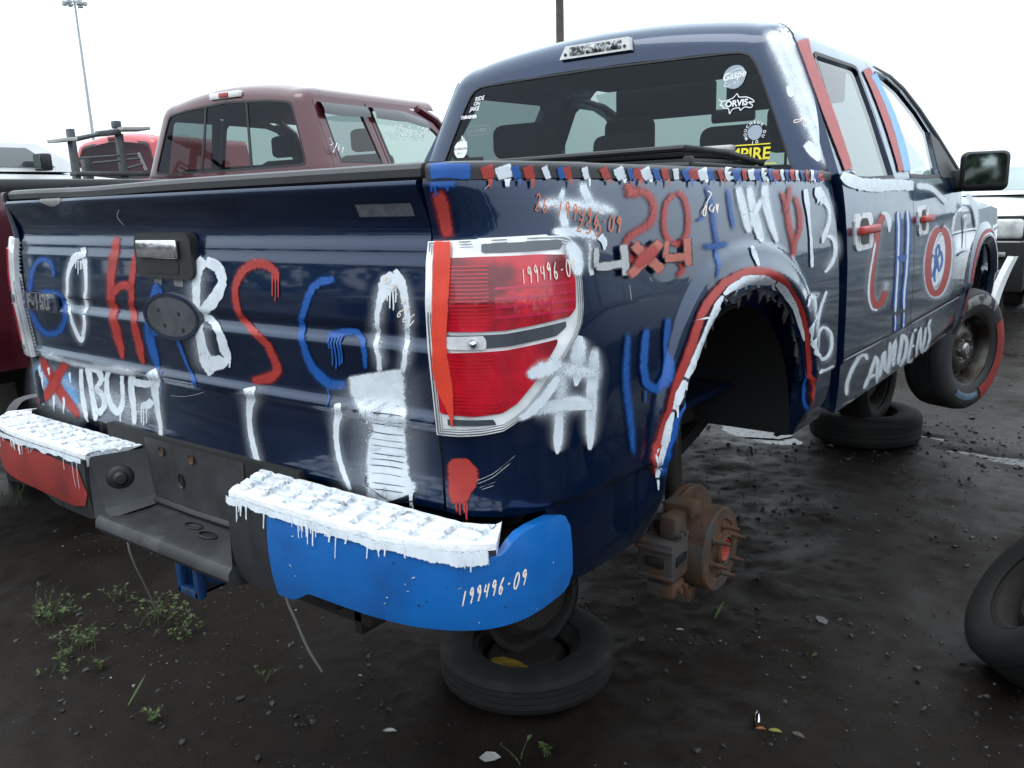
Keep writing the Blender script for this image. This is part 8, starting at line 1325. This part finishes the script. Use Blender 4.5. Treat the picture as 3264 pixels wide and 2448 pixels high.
# litter
cart = tag(mk('metal_cartridge', lathe([(.0001, -.034), (.008, -.034), (.0095, -.031), (.0095, .012), (.0085, .02), (.005, .028), (.004, .033), (.0001, .034)], 20), M['chrome']), 'small shiny metal cartridge lying on the dirt', 'cartridge'); cart.matrix_world = Matrix.Translation((.933, 1.312, gz(.933, 1.312) + .010)) @ Matrix.Rotation(math.radians(112), 4, 'Z')
def leaf(x, y, l, rz, col, lb, w=.4): return tag(mk('fallen_leaf', move(([(0, 0, 0), (l * .3, l * w * .5, .004), (l * .7, l * w * .4, .006), (l, 0, .002), (l * .7, -l * w * .4, .005), (l * .3, -l * w * .5, .003), (l * .5, 0, -.001)], [(0, 6, 1), (1, 6, 2), (2, 6, 3), (3, 6, 4), (4, 6, 5), (5, 6, 0)]), Matrix.Translation((x, y, gz(x, y) + .008)) @ Matrix.Rotation(rz, 4, 'Z')), mat('leaf_' + str(round(x, 2)), col, rough=.7, var=.3, vscale=60)), lb, 'leaf')
leaf(.945, 1.262, .035, .3, (.28, .085, .02), 'orange dry leaf beside the metal cartridge'); leaf(.985, 1.268, .045, .2, (.22, .19, .04), 'yellow green leaf beside the metal cartridge'); leaf(1.05, 1.30, .05, -.3, (.10, .085, .06), 'brown leaf right of the metal cartridge')
leaf(.30, .64, .07, .6, (.30, .30, .28), 'crumpled pale scrap at the bottom edge', .7); leaf(.45, 1.70, .035, .2, (.34, .33, .31), 'small white scrap below the brake disc'); leaf(.93, 2.06, .07, 2.4, (.12, .115, .11), 'grey torn plastic scrap right of the brake disc', .6); leaf(-.04, 1.157 - .6, .05, .5, (.25, .25, .24), 'pale scrap on the dirt under the bumper')
# dark SUV parked across the aisle, beside the camera: it shades the dirt and shows in the door paint
DS = thing('suv', 'dark SUV across the aisle, seen only as a reflection in the painted doors', 'SUV', (3.85, 1.2, 0), 0)
M['white_body'] = mat('dark_grey_paint', (.03, .032, .035), rough=.35, coat=.8)
suv_body(DS, 4.7, 1.85, .55, 1.35, 2.1, 3.1, 3.5, 2.6, .35, [(1.95, 3.1), (.55, 1.80)], dark_glass)
# two more parked vehicles behind the camera, mirrored in the tailgate
B1 = thing('parked_car', 'grey SUV behind the camera, seen only mirrored in the tailgate', 'SUV', (-3.0, -9.4, 0), .1); suv_body(B1, 4.7, 1.85, .6, 1.5, 2.25, 3.1, 3.5, 2.6, .35, [(1.95, 3.1), (.55, 1.80)], dark_glass)
M['white_body'] = M['maroon']
B2 = thing('parked_car', 'maroon SUV behind the camera, seen only mirrored in the tailgate', 'SUV', (-.2, -9.6, 0), -.05); suv_body(B2, 4.7, 1.85, .6, 1.5, 2.2, 3.1, 3.5, 2.6, .35, [(1.95, 3.1), (.55, 1.80)], dark_glass)
